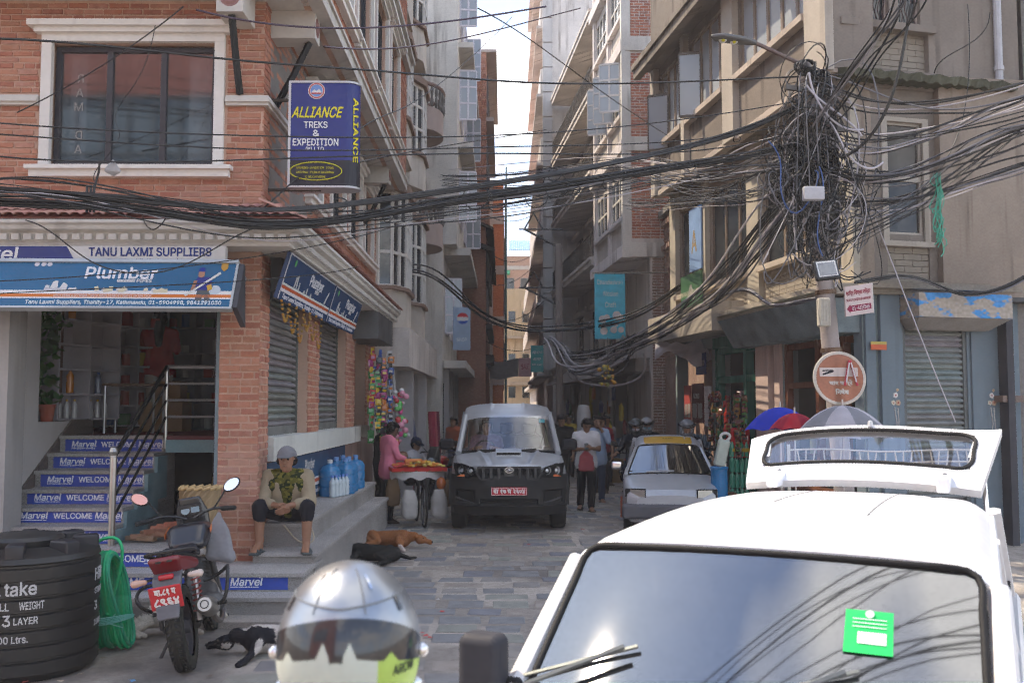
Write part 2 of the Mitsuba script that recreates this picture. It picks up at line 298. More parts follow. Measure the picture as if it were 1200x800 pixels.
DEV_SRC = {
'plate_suv': '625,79 625,94 629,100 644,98 648,94 646,85 650,77 657,73 667,83 669,98 685,100 688,96 688,77 673,55 681,42 681,23 673,13 665,10 650,10 637,17 633,23 633,40 640,53 640,59 631,67/656,37 654,31 659,31 659,36|560,46 560,65 567,79 577,85 585,87 602,85 610,81 619,67 619,44 615,37 602,27 596,25 577,27 567,33/581,59 585,46 594,46 598,51 598,61 593,65 585,65|496,69 496,87 502,94 517,100 540,98 542,96 540,79 518,79 517,74 535,75 540,71 542,67 541,56 550,54 556,48 556,33 552,30 552,26 560,17 562,10 550,2 542,2 532,23 515,25 506,31 498,48 502,61/523,46 527,45 529,54 521,52|425,88 427,94 431,96 444,100 458,100 469,96 477,88 481,81 481,60 471,43 485,25 483,13 473,8 467,10 461,21 448,36 437,37 429,42 429,56 435,62 455,60 460,66 460,74 455,79 443,79 438,75 431,75|304,81 306,98 392,98 396,92 396,83 394,79 383,76 383,13 379,10 363,10 361,25 342,23 333,27 323,37 321,55 310,58 308,71 310,76/344,46 355,44 361,51 361,55 347,56 342,51|208,85 212,92 227,94 232,82 244,88 254,88 263,85 273,75 279,56 279,40 273,25 263,17 256,15 244,15 233,19 221,31 217,38/240,44 245,37 253,37 256,39 255,44 245,46|152,44 154,54 162,61 154,71 156,90 162,96 171,100 183,100 192,96 200,87 200,67 184,47 200,31 202,15 198,6 192,0 187,0 181,4 177,8 179,23|0,81 2,98 113,98 115,79 104,76 104,13 100,10 83,12 82,77 71,76 71,13 67,10 52,10 49,25 29,23 15,29 10,35 6,42 6,58 10,67 20,76 6,77',
'plate_bike_top': '304,81 306,98 385,98 387,96 387,79 375,76 375,13 371,10 356,10 352,15 351,29 335,27 325,31 317,38 313,48 313,76/335,53 338,48 347,48 352,52 351,77 335,76|219,44 221,54 229,61 221,71 223,90 229,96 238,100 250,100 260,96 267,87 267,67 251,47 267,31 269,15 265,6 260,0 254,0 248,4 244,8 246,23|146,27 146,46 156,63 173,81 173,85 185,98 188,100 194,98 202,90 202,83 171,48 167,34 170,31 184,31 196,38 202,38 210,27 210,21 194,12 167,10 154,15|113,15 113,31 117,35 131,37 138,31 140,21 135,10 121,8|0,81 2,98 113,98 115,79 104,76 104,13 100,10 83,12 82,77 71,76 71,13 67,10 52,10 49,25 29,23 15,29 10,35 6,42 6,58 10,67 20,76 6,77',
'plate_bike': '200,79 200,94 204,100 219,98 223,94 221,85 225,77 232,73 242,83 244,98 260,100 263,96 263,77 248,55 256,42 256,23 248,13 240,10 225,10 212,17 208,23 208,40 215,53 215,59 206,67/230,37 229,31 234,31 234,36|138,69 138,87 144,94 160,100 183,98 185,96 183,79 161,79 160,74 177,75 183,71 185,67 183,56 192,54 198,48 198,33 194,30 194,26 202,17 204,10 192,2 185,2 175,23 158,25 148,31 140,48 144,61/163,47 169,44 171,53 166,54|67,63 67,83 77,96 98,100 113,92 119,81 119,65 110,51 129,37 135,25 133,10 125,0 119,0 110,8 111,23 96,36 92,37 84,46 81,46/90,77 89,68 96,67 98,76 95,79|0,46 10,63 27,81 27,85 38,98 44,100 56,90 56,83 25,48 21,34 24,31 37,31 50,38 56,38 63,27 63,21 60,17 40,10 15,12 6,17 0,27',
'sign1': '437,67 438,77 489,77 489,85 491,92 496,97 504,100 516,100 529,95 543,82 546,77 632,77 633,67 625,66 625,54 622,48 615,44 623,34 625,34 630,29 630,25 625,20 623,20 604,38 604,40 597,47 597,56 600,58 612,57 614,59 614,66 588,66 586,53 573,53 568,50 567,44 573,38 577,38 577,43 580,46 590,46 594,42 594,33 592,30 596,22 587,16 581,26 573,27 563,30 557,37 556,41 556,52 558,57 567,63 573,63 573,66 550,66 549,23 559,19 570,6 566,1 561,0 552,11 538,14 538,45 528,45 528,41 524,37 516,38 510,44 509,52 511,56 538,57 538,66 504,66 504,23 503,22 492,22 492,65 484,66 484,24 482,22 472,22 470,42 459,42 458,37 456,34 448,34 443,38 441,42 441,51 447,54 447,65/504,89 501,85 502,77 531,78 525,85 517,89/458,54 471,53 471,66 458,66|208,67 208,76 213,78 211,85 214,92 219,97 227,100 239,100 252,95 266,82 269,77 420,77 420,67 413,65 413,23 411,22 401,22 401,66 391,65 391,22 380,23 379,34 366,33 357,38 353,47 353,66 327,66 327,58 337,59 344,56 347,52 348,39 346,30 342,25 351,22 361,13 365,5 358,0 356,0 346,11 333,14 333,23 337,25 332,29 337,41 335,48 331,48 327,45 327,23 325,22 315,23 315,33 309,30 301,30 295,33 291,37 289,42 289,53 292,59 299,63 302,63 302,66 282,65 282,23 281,22 271,22 271,66 265,66 266,58 265,52 262,47 257,42 267,30 267,25 262,22 258,22 253,30 245,38 237,38 233,41 233,49 235,52 243,52 243,54 235,59 234,66 227,66 227,23 215,22 215,65/374,66 377,57 379,57 380,66/372,49 365,55 365,49 366,46 368,44 373,44/300,50 303,42 310,42 314,45 315,51 313,53 303,53/313,66 314,64 314,66/227,89 224,85 224,78 234,77 235,72 241,77 252,79 248,85 240,89/246,67 247,63 252,64 250,67/244,52 245,51 248,51 247,53|0,41 0,49 3,52 10,52 3,59 1,63 1,70 8,77 19,78 25,76 30,72 32,77 78,77 77,85 80,92 85,97 92,100 105,100 118,95 132,82 135,77 192,77 192,67 185,65 185,23 184,22 173,22 173,48 159,48 156,45 157,38 167,29 167,25 162,20 159,20 154,26 152,27 144,39 144,48 149,56 159,59 173,60 173,66 138,65 138,23 148,19 157,9 158,5 152,0 149,0 140,11 127,14 126,45 117,45 116,41 113,37 105,38 99,44 97,52 100,56 126,57 126,66 93,66 92,23 91,22 81,22 80,66 71,65 71,23 70,22 59,22 59,66 49,65 49,23 48,22 38,22 38,66 32,66 33,58 32,52 29,47 24,42 34,30 33,24 29,22 25,22 20,30 12,38 4,38/93,89 90,85 90,77 119,78 114,85 106,89/13,67 15,63 19,64 17,67/11,52 12,51 16,51 15,53',
'park1': '128,67 129,77 258,77 258,81 253,88 243,87 241,92 242,99 253,100 259,97 265,92 270,77 280,76 280,67 272,66 272,54 268,48 262,44 270,34 272,34 277,29 277,25 272,20 270,20 251,38 251,40 244,47 244,56 247,58 259,57 261,59 261,66 238,66 238,23 248,19 258,6 254,1 249,0 240,11 227,14 226,66 217,65 216,39 210,35 204,38 199,44 199,53 201,56 205,56 205,65 193,66 192,23 181,22 181,65 173,66 172,23 161,22 159,34 147,33 138,38 134,47 134,65/146,49 149,44 155,44 159,47 159,66 146,66|180,85 180,89 184,94 190,94 194,90 194,84 190,80 184,80|0,67 1,77 111,77 113,67 105,66 105,54 101,48 95,44 103,34 105,34 110,29 110,25 105,20 103,20 84,38 83,40 77,47 77,56 80,58 92,57 94,59 93,66 71,65 71,23 70,22 59,22 59,65 50,66 49,23 39,22 38,32 24,30 18,33 11,42 11,52 4,52 3,54 3,61 5,63 35,63 37,62 38,66 3,66/23,49 26,42 32,42 36,44 38,48 38,56 36,55 34,52 24,50',
'park2': '0,58 0,69 6,72 5,81 8,90 15,97 24,100 40,100 56,94 74,77 78,71 125,71 126,75 119,85 106,84 103,90 105,98 119,100 127,97 134,90 141,71 152,71 154,67 163,73 171,73 179,69 185,63 185,71 216,71 216,58 206,56 206,2 205,0 192,0 190,11 173,10 165,13 158,19 156,24 158,38 150,47 149,56 142,56 142,0 127,2 127,16 110,15 98,21 94,32 93,56 82,56 82,2 81,0 68,0 67,30 55,31 55,24 50,19 44,19 32,29 31,34 32,42 37,45 67,45 67,56 24,56 24,2 10,0 10,56/171,30 175,24 183,24 190,30 190,56 184,58 181,51 181,49 185,47 185,35 175,34/165,58 165,50 167,50 168,58/120,56 124,46 127,45 127,56/118,35 108,43 108,35 110,31 112,29 119,29/25,85 21,81 22,71 58,72 51,80 41,85',
}
for k, s in DEV_SRC.items(): DEV[k] = [[[tuple(map(int, c.split(','))) for c in ring.split()] for ring in g.split('/')] for g in s.split('|')]
# ---------------------------------------------------------------- the street
g = MB()
g.add([[-90, -30, 0], [90, -30, 0], [90, 220, 0], [-90, 220, 0]], [[0, 1, 2, 3]])
put('ground', g, 'ground'); lab('ground', 'dusty grey brown ground between the buildings', kind='structure')
# paving of slate setts in bands, each its own stone where it shows large
stones = []
r0 = random.Random(3)
cols = [(.175, .174, .17), (.215, .205, .19), (.16, .162, .166), (.24, .215, .185), (.20, .185, .165), (.205, .20, .19), (.165, .165, .165)]
y = 5.6; row = 0
while y < 34:
    dy = r0.uniform(.22, .30) if row % 5 else r0.uniform(.32, .4)
    x = -2.0 + r0.uniform(0, .3)
    while x < 4.6:
        dx = r0.uniform(.27, .42)
        if r0.random() < .9: stones.append((x, x + dx, y, y + dy, r0.uniform(.006, .016), r0.choice(cols)))
        x += dx + (r0.uniform(.05, .11) if r0.random() < .85 else r0.uniform(.15, .4))
    y += dy + r0.uniform(.06, .12); row += 1
def stone_mesh(mb, s):
    x0, x1, y0, y1, h, c = s; e = lambda: r0.uniform(-.014, .014)
    b = [(x0 + e(), y0 + e()), (x1 + e(), y0 + e()), (x1 + e(), y1 + e()), (x0 + e(), y1 + e())]
    k = .012; cx, cy = (x0 + x1) / 2, (y0 + y1) / 2
    tp = [(a + k * (1 if a < cx else -1), q + k * (1 if q < cy else -1)) for a, q in b]
    v = [(a, q, -.01) for a, q in b] + [(a, q, h - .005) for a, q in b] + [(a, q, h + r0.uniform(-.003, .003)) for a, q in tp]
    f = [(i, (i + 1) % 4, 4 + (i + 1) % 4, 4 + i) for i in range(4)] + [(4 + i, 4 + (i + 1) % 4, 8 + (i + 1) % 4, 8 + i) for i in range(4)] + [(8, 9, 10, 11)]
    mb.add(v, f, c)
near = [s for s in stones if -1.6 < s[0] < 1.1 and 6.5 < s[2]][:290]
ns = set(map(id, near))
put('street_paving', MB().box((-2.05, 5.5, -.05), (4.9, 34, .004)), 'ground'); lab('street_paving', 'street paved with worn grey slate setts in uneven bands', kind='structure')
for s in near:
    q = MB(); stone_mesh(q, s); put('street_paving__paving_stone', q, 'stone')
q = MB()
for s in stones:
    if id(s) not in ns: stone_mesh(q, s)
lab(put('street_paving__far_setts', q, 'stone'), kind='stuff')
# ---------------------------------------------------------------- the brick corner house on the left
A = thing('brick_corner_building', 'red brick corner building with white trim and a hardware shop on its raised ground floor', 'building')
AX, AY, AE = -2.41, 9.7, 18.3          # corner of the walls, far end of the side
FA, SA = Fr((0, AY, 0), (1, 0), (0, -1)), Fr((AX, 0, 0), (0, 1), (1, 0))
WHITE, CREAM = (.50, .48, .45), (.47, .44, .40)
BR = [(.34, .142, .092), (.37, .165, .11), (.31, .123, .08), (.39, .185, .125), (.33, .152, .10), (.29, .12, .083), (.35, .175, .125)]
MORT = (.47, .30, .225)
win = (-4.53, -2.90, 4.27, 5.50)       # the sliding window of the first floor
fwin = [win]
swin = [(11.9, 12.7, 4.45, 5.65), (13.5, 14.6, 4.45, 5.65), (15.1, 16.3, 4.45, 5.65), (16.75, 17.75, 4.45, 5.65)]
q = MB()
FA.panels(q, -6.5, AX, 3.55, 5.95, [(win[0] - .02, win[1] + .02, win[2] - .02, win[3] + .02)], -.24, 0)
SA.panels(q, AY + .24, AE, 3.55, 5.95, swin, -.24, 0)
FA.box(q, -2.80, AX, .365, 3.4, -.37, 0)
for a, b in ((12.1, 12.83), (14.98, 15.9), (17.15, AE)): SA.box(q, a, b, 1.55, 3.4, -.3, 0)
up = SA.bricks  # second floor stands out over the street
SU = Fr((-1.85, 0, 0), (0, 1), (1, 0))
uwin = [(10.2, 11.55, 6.42, 7.95), (12.0, 13.35, 6.42, 7.95), (13.8, 15.15, 6.42, 7.95), (15.6, 16.8, 6.42, 7.95)]
SU.panels(q, 9.2, AE, 5.95, 11.0, uwin, -.2, 0)
Fr((0, 9.2, 0), (1, 0), (0, -1)).box(q, -6.5, -1.85, 5.95, 11.0, -.2, -.002)
put(A + '__wall', q, 'plaster', MORT, .5)
big, rest = [], MB()
for u, z, cs, c in FA.bricks(-2.80, AX, .37, 3.38, bw=.20, j=.018, cols=BR, seed=3): big.append((cs, c))
for u, z, cs, c in FA.bricks(-6.5, AX, 3.58, 5.95, bw=.19, bh=.046, j=.016, holes=[(win[0] - .13, win[1] + .13, win[2] - .14, 5.73), (-6.5, win[0] - .1, 4.86, 4.98), (win[1] + .1, AX, 4.86, 4.98)], cols=BR, seed=2):
    big.append((cs, c)) if u > -5.0 and z < 5.6 else rest.hexa(cs, c)
for i, (cs, c) in enumerate(big):
    if i < 292: put(A + '__brick', MB().hexa(cs, c), 'brick', grime=1)
    else: rest.hexa(cs, c)
for w in (SA.bricks(AY, AY + .37, .37, 3.38, bw=.17, cols=BR, seed=4), SA.bricks(12.1, 12.83, 1.56, 3.38, cols=BR, seed=5), SA.bricks(14.98, 15.9, 1.56, 3.38, cols=BR, seed=6), SA.bricks(17.15, AE, 1.56, 3.38, cols=BR, seed=7),
          SA.bricks(AY, AE, 3.9, 5.95, [(a - .09, b + .09, c - .1, d + .15) for a, b, c, d in swin], cols=BR, seed=8),
          SU.bricks(9.2, AE, 6.05, 9.6, [(a - .09, b + .09, c - .1, d + .15) for a, b, c, d in uwin], cols=BR, seed=9)):
    for u, z, cs, c in w: rest.hexa(cs, c)
lab(put(A + '__brickwork', rest, 'brick', grime=1), kind='stuff')
# cornice with dentils over the shop, pent roof of tiles above
def sweep2(mb, prof, path, c=None):
    """profile (out, z) swept along the outer corner path: points of (x, y, outward x, outward y)"""
    V = np.array([[(x + ox * o, y + oy * o, z) for o, z in prof] for x, y, ox, oy in path])
    mb.grid(V.transpose(1, 0, 2), c)
path = [(-6.5, AY, 0, -1), (AX, AY, 1, -1), (AX, AE, 1, 0)]
q = MB()
sweep2(q, [(0, 3.40), (.36, 3.40), (.36, 3.43), (.38, 3.45), (.40, 3.52), (.46, 3.545), (.47, 3.58), (.50, 3.60), (.50, 3.63), (0, 3.66)], path)
put(A + '__cornice', q, 'plaster', WHITE, .35)
q = MB()
for x in np.arange(-6.4, -2.0, .115): FA.box(q, x, x + .07, 3.45, 3.505, .36, .43)
for y in np.arange(9.4, AE, .115): SA.box(q, y, y + .07, 3.45, 3.505, .36, .43)
lab(put(A + '__dentils', q, 'plaster', WHITE, .3), kind='stuff')
q = MB(); tl = MB()
sweep2(q, [(.50, 3.64), (.02, 3.83), (0, 3.83)], path)
put(A + '__pent_roof', q, 'matte', (.35, .15, .11), .5)
for x in np.arange(-6.4, -2.0, .105):
    for k in range(3):
        o0, o1 = .52 - .17 * k, .52 - .17 * k - .2
        m = max(0, min(1, (x + 2.41) / .5)) if x > AX else 0
        if x > AX and o0 < m * .5 + .05: continue
        a = [(x + .052 + .05 * math.cos(t), AY - o, 3.645 + (.52 - o) * .40 + .028 * math.sin(t) + up_) for o, up_ in ((o0, .022), (o1, .006)) for t in np.linspace(0, math.pi, 6)]
        tl.grid(np.array(a).reshape(2, 6, 3), r0.choice([(.40, .20, .155), (.44, .24, .19), (.34, .17, .14)]))
for y in np.arange(9.35, AE, .105):
    a = [(AX + o, y + .052 + .05 * math.cos(t), 3.645 + (.52 - o) * .40 + .028 * math.sin(t) + .02) for o in (.52, .05) for t in np.linspace(0, math.pi, 6)]
    tl.grid(np.array(a).reshape(2, 6, 3), r0.choice([(.40, .20, .155), (.44, .24, .19), (.34, .17, .14)]))
lab(put(A + '__roof_tiles', tl, 'matte', (.4, .17, .13), .5), kind='stuff')
# white band, overhang, brackets
q = MB()
for a, b in ((-6.5, win[0] - .12), (win[1] + .12, AX + .055)):
    FA.box(q, a, b, 4.87, 4.97, -.01, .05); FA.box(q, a, b, 4.90, 4.945, -.01, .075)
SA.box(q, AY, 11.8, 4.87, 4.97, -.01, .05); SA.box(q, AY - .075, 11.8, 4.90, 4.945, -.01, .075)
each(A + '__string_course', q, 'plaster', WHITE, .3)
q = MB(); q.box((-6.5, 9.2, 5.95), (-1.85, AY + .1, 6.02)); q.box((AX - .1, 9.2, 5.953), (-1.85, AE, 6.018))
SU.box(q, 9.2, AE, 5.93, 6.06, -.12, .03); SU.box(q, 9.2, AE, 6.06, 6.10, -.05, .055)
put(A + '__overhang', q, 'plaster', CREAM, .45)
def bracket(cx, cy, dx, dy):
    b = MB(); o = A3(cx, cy, 0); d = A3(dx, dy, 0); s = A3(-dy, dx, 0)
    L = .46
    b.hexa([o + d * t + s * w + A3(0, 0, z) for t in (0, L) for w in (-.13, .13) for z in (5.66, 5.95)])
    key = put(A + '__bracket', b, 'plaster', CREAM, .4)
    c = MB(); c.lathe([(.0, .012), (.06, .012), (.085, 0), (.10, .0), (.10, -.01)], XF(s, (0, 0, 1), d, o + d * (L + .002) + A3(0, 0, 5.81)), 18)
    put(key + '__boss', c, 'matte', (.22, .12, .11), .5)
    t = MB(); p0 = o + d * .04 + A3(0, 0, 4.98); p1 = o + d * .38 + A3(0, 0, 5.66); t.tube([p0, p0 + (p1 - p0) * .5 + d * .012, p1], .036, 4)
    put(key + '__strut', t, 'wood', (.022, .02, .02), .5)
bracket(-2.64, AY, 0, -1)
bracket(AX, 10.05, 1, 0); bracket(AX, 12.35, 1, 0); bracket(AX, 16.6, 1, 0)

def trim_window(F, w, key, frame=(.62, .60, .56), hood=.17, fm='plaster', mull=2, fcol=(.03, .03, .035), gl='glass', room=True, din=-.10):
    u0, u1, z0, z1 = w
    k = K(key + '__window')
    q = MB()
    F.box(q, u0 - .10, u0, z0 - .02, z1 + .02, -.02, .045); F.box(q, u1, u1 + .10, z0 - .02, z1 + .02, -.02, .045)
    F.box(q, u0 - .10, u1 + .10, z1 + .02, z1 + .10, -.02, .05)
    F.box(q, u0 - .16, u1 + .16, z1 + .10, z1 + .15, -.02, .10); F.box(q, u0 - .21, u1 + .21, z1 + .15, z1 + .21, -.02, .15)
    F.box(q, u0 - .20, u1 + .20, z0 - .06, z0 - .02, -.02, .13); F.box(q, u0 - .17, u1 + .17, z0 - .13, z0 - .06, -.02, .09)
    F.box(q, u0, u1, z0 - .02, z0, -.2, .04)
    put(k + '__surround', q, fm, frame, .35, name=False)
    q = MB(); n = mull
    F.box(q, u0, u0 + .05, z0, z1, din - .03, din + .03); F.box(q, u1 - .05, u1, z0, z1, din - .03, din + .03)
    F.box(q, u0 + .05, u1 - .05, z0, z0 + .05, din - .028, din + .028); F.box(q, u0 + .05, u1 - .05, z1 - .05, z1, din - .028, din + .028)
    for i in range(1, n + 1):
        m = u0 + (u1 - u0) * i / (n + 1); F.box(q, m - .028, m + .028, z0 + .05, z1 - .05, din - .025, din + .032)
    put(k + '__frame', q, 'satin', fcol, .3, name=False)
    for i in range(n + 1):
        a, b = u0 + (u1 - u0) * i / (n + 1) + .03, u0 + (u1 - u0) * (i + 1) / (n + 1) - .03
        g = MB().add([F.pt(a, z0 + .05, din), F.pt(b, z0 + .05, din), F.pt(b, z1 - .05, din), F.pt(a, z1 - .05, din)], [[0, 1, 2, 3]])
        put(k + '__pane', g, gl)
    return k
wk = trim_window(FA, win, A, mull=2, gl='mirrorglass')
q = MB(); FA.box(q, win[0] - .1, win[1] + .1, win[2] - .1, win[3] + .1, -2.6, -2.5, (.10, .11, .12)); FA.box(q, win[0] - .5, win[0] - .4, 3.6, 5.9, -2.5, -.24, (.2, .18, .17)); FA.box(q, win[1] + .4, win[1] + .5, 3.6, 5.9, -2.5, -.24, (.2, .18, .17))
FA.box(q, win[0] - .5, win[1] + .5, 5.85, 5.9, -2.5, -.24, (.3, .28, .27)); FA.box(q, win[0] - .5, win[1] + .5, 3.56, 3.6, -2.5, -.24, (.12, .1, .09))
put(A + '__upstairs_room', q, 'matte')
q = MB()
for a, b in ((win[1] - .32, win[1] - .04), (win[0] + .1, win[0] + .26)):
    n = 24; uu = np.linspace(a, b, n); V = np.array([[FA.pt(u, z, -.2 + .018 * math.sin(i * 1.9)) for i, u in enumerate(uu)] for z in (win[2], win[3])]); q.grid(V)
put(A + '__curtain', q, 'cloth', (.42, .45, .47), .3)
q = MB()
for i, ch in enumerate('RAM DA'):
    if ch != ' ': text(q, ch, .085, XF((-1, 0, 0), (0, 0, 1), (0, 1, 0), FA.pt(win[0] + .27, 5.14 - i * .145, -.094)))
put(A + '__window_lettering', q, 'matte', (.24, .22, .21), .2)
for w in swin: trim_window(SA, w, A, mull=1, gl='darkglass')
for w in uwin: trim_window(SU, w, A, mull=1, gl='darkglass')
q = MB(); SU.box(q, 9.2, AE, 8.15, 8.33, -.01, .10); SU.box(q, 9.2, AE, 8.33, 8.40, -.01, .17)
put(A + '__upper_cornice', q, 'plaster', CREAM, .3)

# shutters of the side, ledge and plinth
def shutter(F, u0, u1, z0, z1, d, key, col, pitch=.075, nmax=60, mat='matte'):
    k = K(key + '__shutter'); z = z0 + .10
    b = MB(); F.box(b, u0, u1, z0, z0 + .10, d - .02, d + .025); put(k + '__bottom_rail', b, mat, [x * .8 for x in col], .6, name=False)
    while z < z1:
        V = [[F.pt(u, z + pitch * t, d + q_) for u in (u0, u1)] for t, q_ in ((0, -.025), (.05, .014), (.3, .028), (.55, .016), (.68, -.006), (.72, -.025), (1.0, -.025))]
        put(k + '__slat', MB().grid(np.array(V)), mat, [x * rng.uniform(.93, 1.07) for x in col], .6); z += pitch
    b = MB(); F.box(b, u0, u0 + .05, z0, z1, d - .03, d + .04); F.box(b, u1 - .05, u1, z0, z1, d - .03, d + .04); each(k + '__guide_rail', b, mat, [x * .6 for x in col], .6)
    return k
SHC = (.185, .178, .17)
shutter(SA, 10.07, 12.1, 1.55, 3.4, -.16, A, SHC); shutter(SA, 12.83, 14.98, 1.55, 3.4, -.16, A, SHC)
shutter(SA, 15.9, 17.15, 1.55, 3.4, -.3, A, (.10, .10, .10))
q = MB(); SA.box(q, AY + .37, 16.2, 1.31, 1.55, -.4, .07); put(A + '__ledge', q, 'plaster', (.47, .46, .43), .4)
q = MB(); SA.box(q, AY + .365, AE, 0, 1.31, -.3, -.01); put(A + '__plinth', q, 'plaster', (.22, .16, .13), .6)
q = MB(); SA.box(q, 10.07, 14.98, 3.05, 3.4, -.15, .12); put(A + '__shutter_box', q, 'matte', (.10, .10, .10), .5)
q = MB(); SA.box(q, 15.6, 17.6, 2.95, 3.38, -.1, .42); put(A + '__shutter_box', q, 'galv', (.12, .12, .125), .5)
# the steps: wide ones in front, a flight up into the shop, two along the side
GR = (.27, .25, .235)
ST = K('granite_steps'); lab(ST, 'grey granite steps rising from the street to the hardware shop', 'steps')
def step(x0, x1, y0, y1, z0, z1, key, nose=.03):
    b = MB(); b.box((x0, y0 + nose, z0), (x1, y1, z1 - .035)); k = put(ST + '__' + key, b, 'granite', GR, 1)
    b = MB(); b.box((x0, y0, z1 - .034), (x1 + (nose if key == 'side_step' or x1 > -2.2 else 0), y1, z1), (.33, .315, .295)); put(k + '__tread', b, 'granite', name=False); return k
lv = [(8.45, .05), (8.72, .20), (9.0, .365), (9.30, .54), (9.58, .71), (9.86, .863), (10.14, 1.02), (10.42, 1.195), (10.70, 1.364), (10.98, 1.545)]
q = MB(); q.box((-6.5, 8.45, 0), (-1.45, 9.2, .05)); put(ST + '__apron', q, 'granite', (.32, .29, .25), 1)
step(-6.5, -1.60, 8.72, 9.6, 0, .20, 'wide_step'); step(-6.5, -1.83, 9.0, 9.9, .0, .365, 'wide_step')
step(-6.5, -2.81, 9.30, 12.5, .3, .54, 'wide_step')
SX0, SX1 = -4.93, -3.78
for (y, z), (_, zb) in list(zip(lv, [(0, 0)] + lv))[4:]: step(SX0, SX1, y, 11.4 if z < 1.5 else 11.3, zb - .02 if z < 1.5 else 1.35, z, 'flight_step')
step(-2.41, -1.81, 9.55, 15.5, .0, .465, 'side_step'); step(-2.41, -2.02, 9.95, 15.5, .3, .70, 'side_step')
q = MB(); V = []
for i in range(4, 9):
    y, z = lv[i]; q.box((SX1 - .01, y + .03, max(z - .5, .55)), (SX1 + .035, y + .34, z - .04))
each(ST + '__stringer', q, 'matte', (.17, .25, .27), .5)
# printed strips on the risers
STK = (.028, .065, .33)
def sticker(x0, x1, y, z0, z1, words):
    b = MB(); b.box((x0, y - .003, z0), (x1, y, z1)); k = put(ST + '__printed_strip', b, 'satin', STK, .25)
    t = MB(); h = (z1 - z0)
    for w, xa, hh in words:
        M_ = XF((1, 0, 0), (.18, 0, 1) if w == 'Marvel' else (0, 0, 1), (0, -1, 0), (xa, y - .0032, z0 + h * .36))
        text(t, w, hh, M_, bold=True, width=None, depth=.0015)
        if w == 'Marvel': t.box((xa + .0, y - .0045, z0 + h * .20), (xa + .26, y - .0032, z0 + h * .26)); t.box((xa + .26, y - .0045, z0 + h * .36 + hh * 1.0), (xa + .275, y - .0032, z0 + h * .36 + hh * 1.15))
    put(k + '__lettering', t, 'matte', (.62, .63, .66), .1, name=False)
for i in range(3, 10):
    y, z = lv[i]; zb = lv[i - 1][1]; x0, x1 = (SX0 + .03 * 0, SX1 - .02)
    if i == 3: continue
    sticker(x0 + .06, x1, y + .028, zb + .01, z - .04, [('Marvel', x0 + .13, .062), ('WELCOME', x0 + .46, .055), ('Marvel', x0 + .87, .062)])
sticker(-4.9, -3.05, 9.328, .375, .50, [('Marvel', -4.75, .062), ('WELCOME', -4.30, .06), ('WELCOME', -3.78, .06), ('Marvel', -3.36, .062)])
sticker(-4.9, -1.95, 9.028, .215, .325, [('WELCOME', -4.75, .062), ('Marvel', -4.25, .062), ('WELCOME', -3.72, .068), ('Marvel', -2.47, .066)])
# floor of the shop, landing beam, left pier and stair wall
q = MB(); q.box((-6.5, 11.29, 1.35), (-2.41, 16.0, 1.54)); q.box((SX1 + .04, 10.98, 1.36), (-2.86, 11.4, 1.543)); put(A + '__shop_floor', q, 'matte', (.13, .045, .04), .5)
q = MB(); q.box((SX1 + .04, 10.955, 1.36), (-2.86, 10.98, 1.50)); put(A + '__landing_beam', q, 'matte', (.20, .31, .32), .4)
q = MB(); q.box((-6.8, 9.45, .3), (-4.75, 9.8, 3.4), (.30, .29, .275)); put(A + '__pier', q, 'plaster', (.5, .48, .45), .4)
q = MB(); q.prism([(9.8, .3), (11.9, .3), (11.9, 1.72), (11.35, 1.72), (9.8, .78)], .03, XF((0, 1, 0), (0, 0, 1), (1, 0, 0), (-4.965, 0, 0))); put(A + '__stair_skirting', q, 'granite', (.13, .115, .105), 1)
q = MB(); q.box((-5.2, 9.8, .3), (-4.966, 10.55, 3.4)); q.box((-5.2, 10.55, .3), (-4.966, 11.9, 1.70)); put(A + '__stair_wall', q, 'plaster', (.5, .49, .46), .35)
q = MB(); q.box((-6.5, 12.38, 0), (-2.45, 12.5, 1.36), (.03, .03, .03)); q.box((-2.86, 9.78, .365), (-2.80, 9.86, 3.4), (.16, .22, .26)); each(A + '__door_post', q, 'satin')
# the shop's shell
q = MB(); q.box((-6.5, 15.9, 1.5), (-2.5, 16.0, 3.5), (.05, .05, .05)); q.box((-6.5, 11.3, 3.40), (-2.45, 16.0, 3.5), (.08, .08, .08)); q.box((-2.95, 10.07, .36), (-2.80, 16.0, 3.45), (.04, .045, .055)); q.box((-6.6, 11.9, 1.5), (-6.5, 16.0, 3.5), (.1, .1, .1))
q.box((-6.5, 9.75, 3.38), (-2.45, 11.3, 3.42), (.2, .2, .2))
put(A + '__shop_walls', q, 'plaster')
# rear of the block so that no light falls through
q = MB(); q.box((-14, 9.4, 6.1), (-2.1, AE, 11.0)); q.box((-14, 16.1, 0), (-2.75, AE, 6)); q.box((-6.8, 12.2, 3.6), (-5.0, 16.2, 6)); q.box((-14, 9.5, 0), (-6.6, 16.2, 6.2)); put(A + '__rear_block', q, 'plaster', (.3, .2, .16), .5)
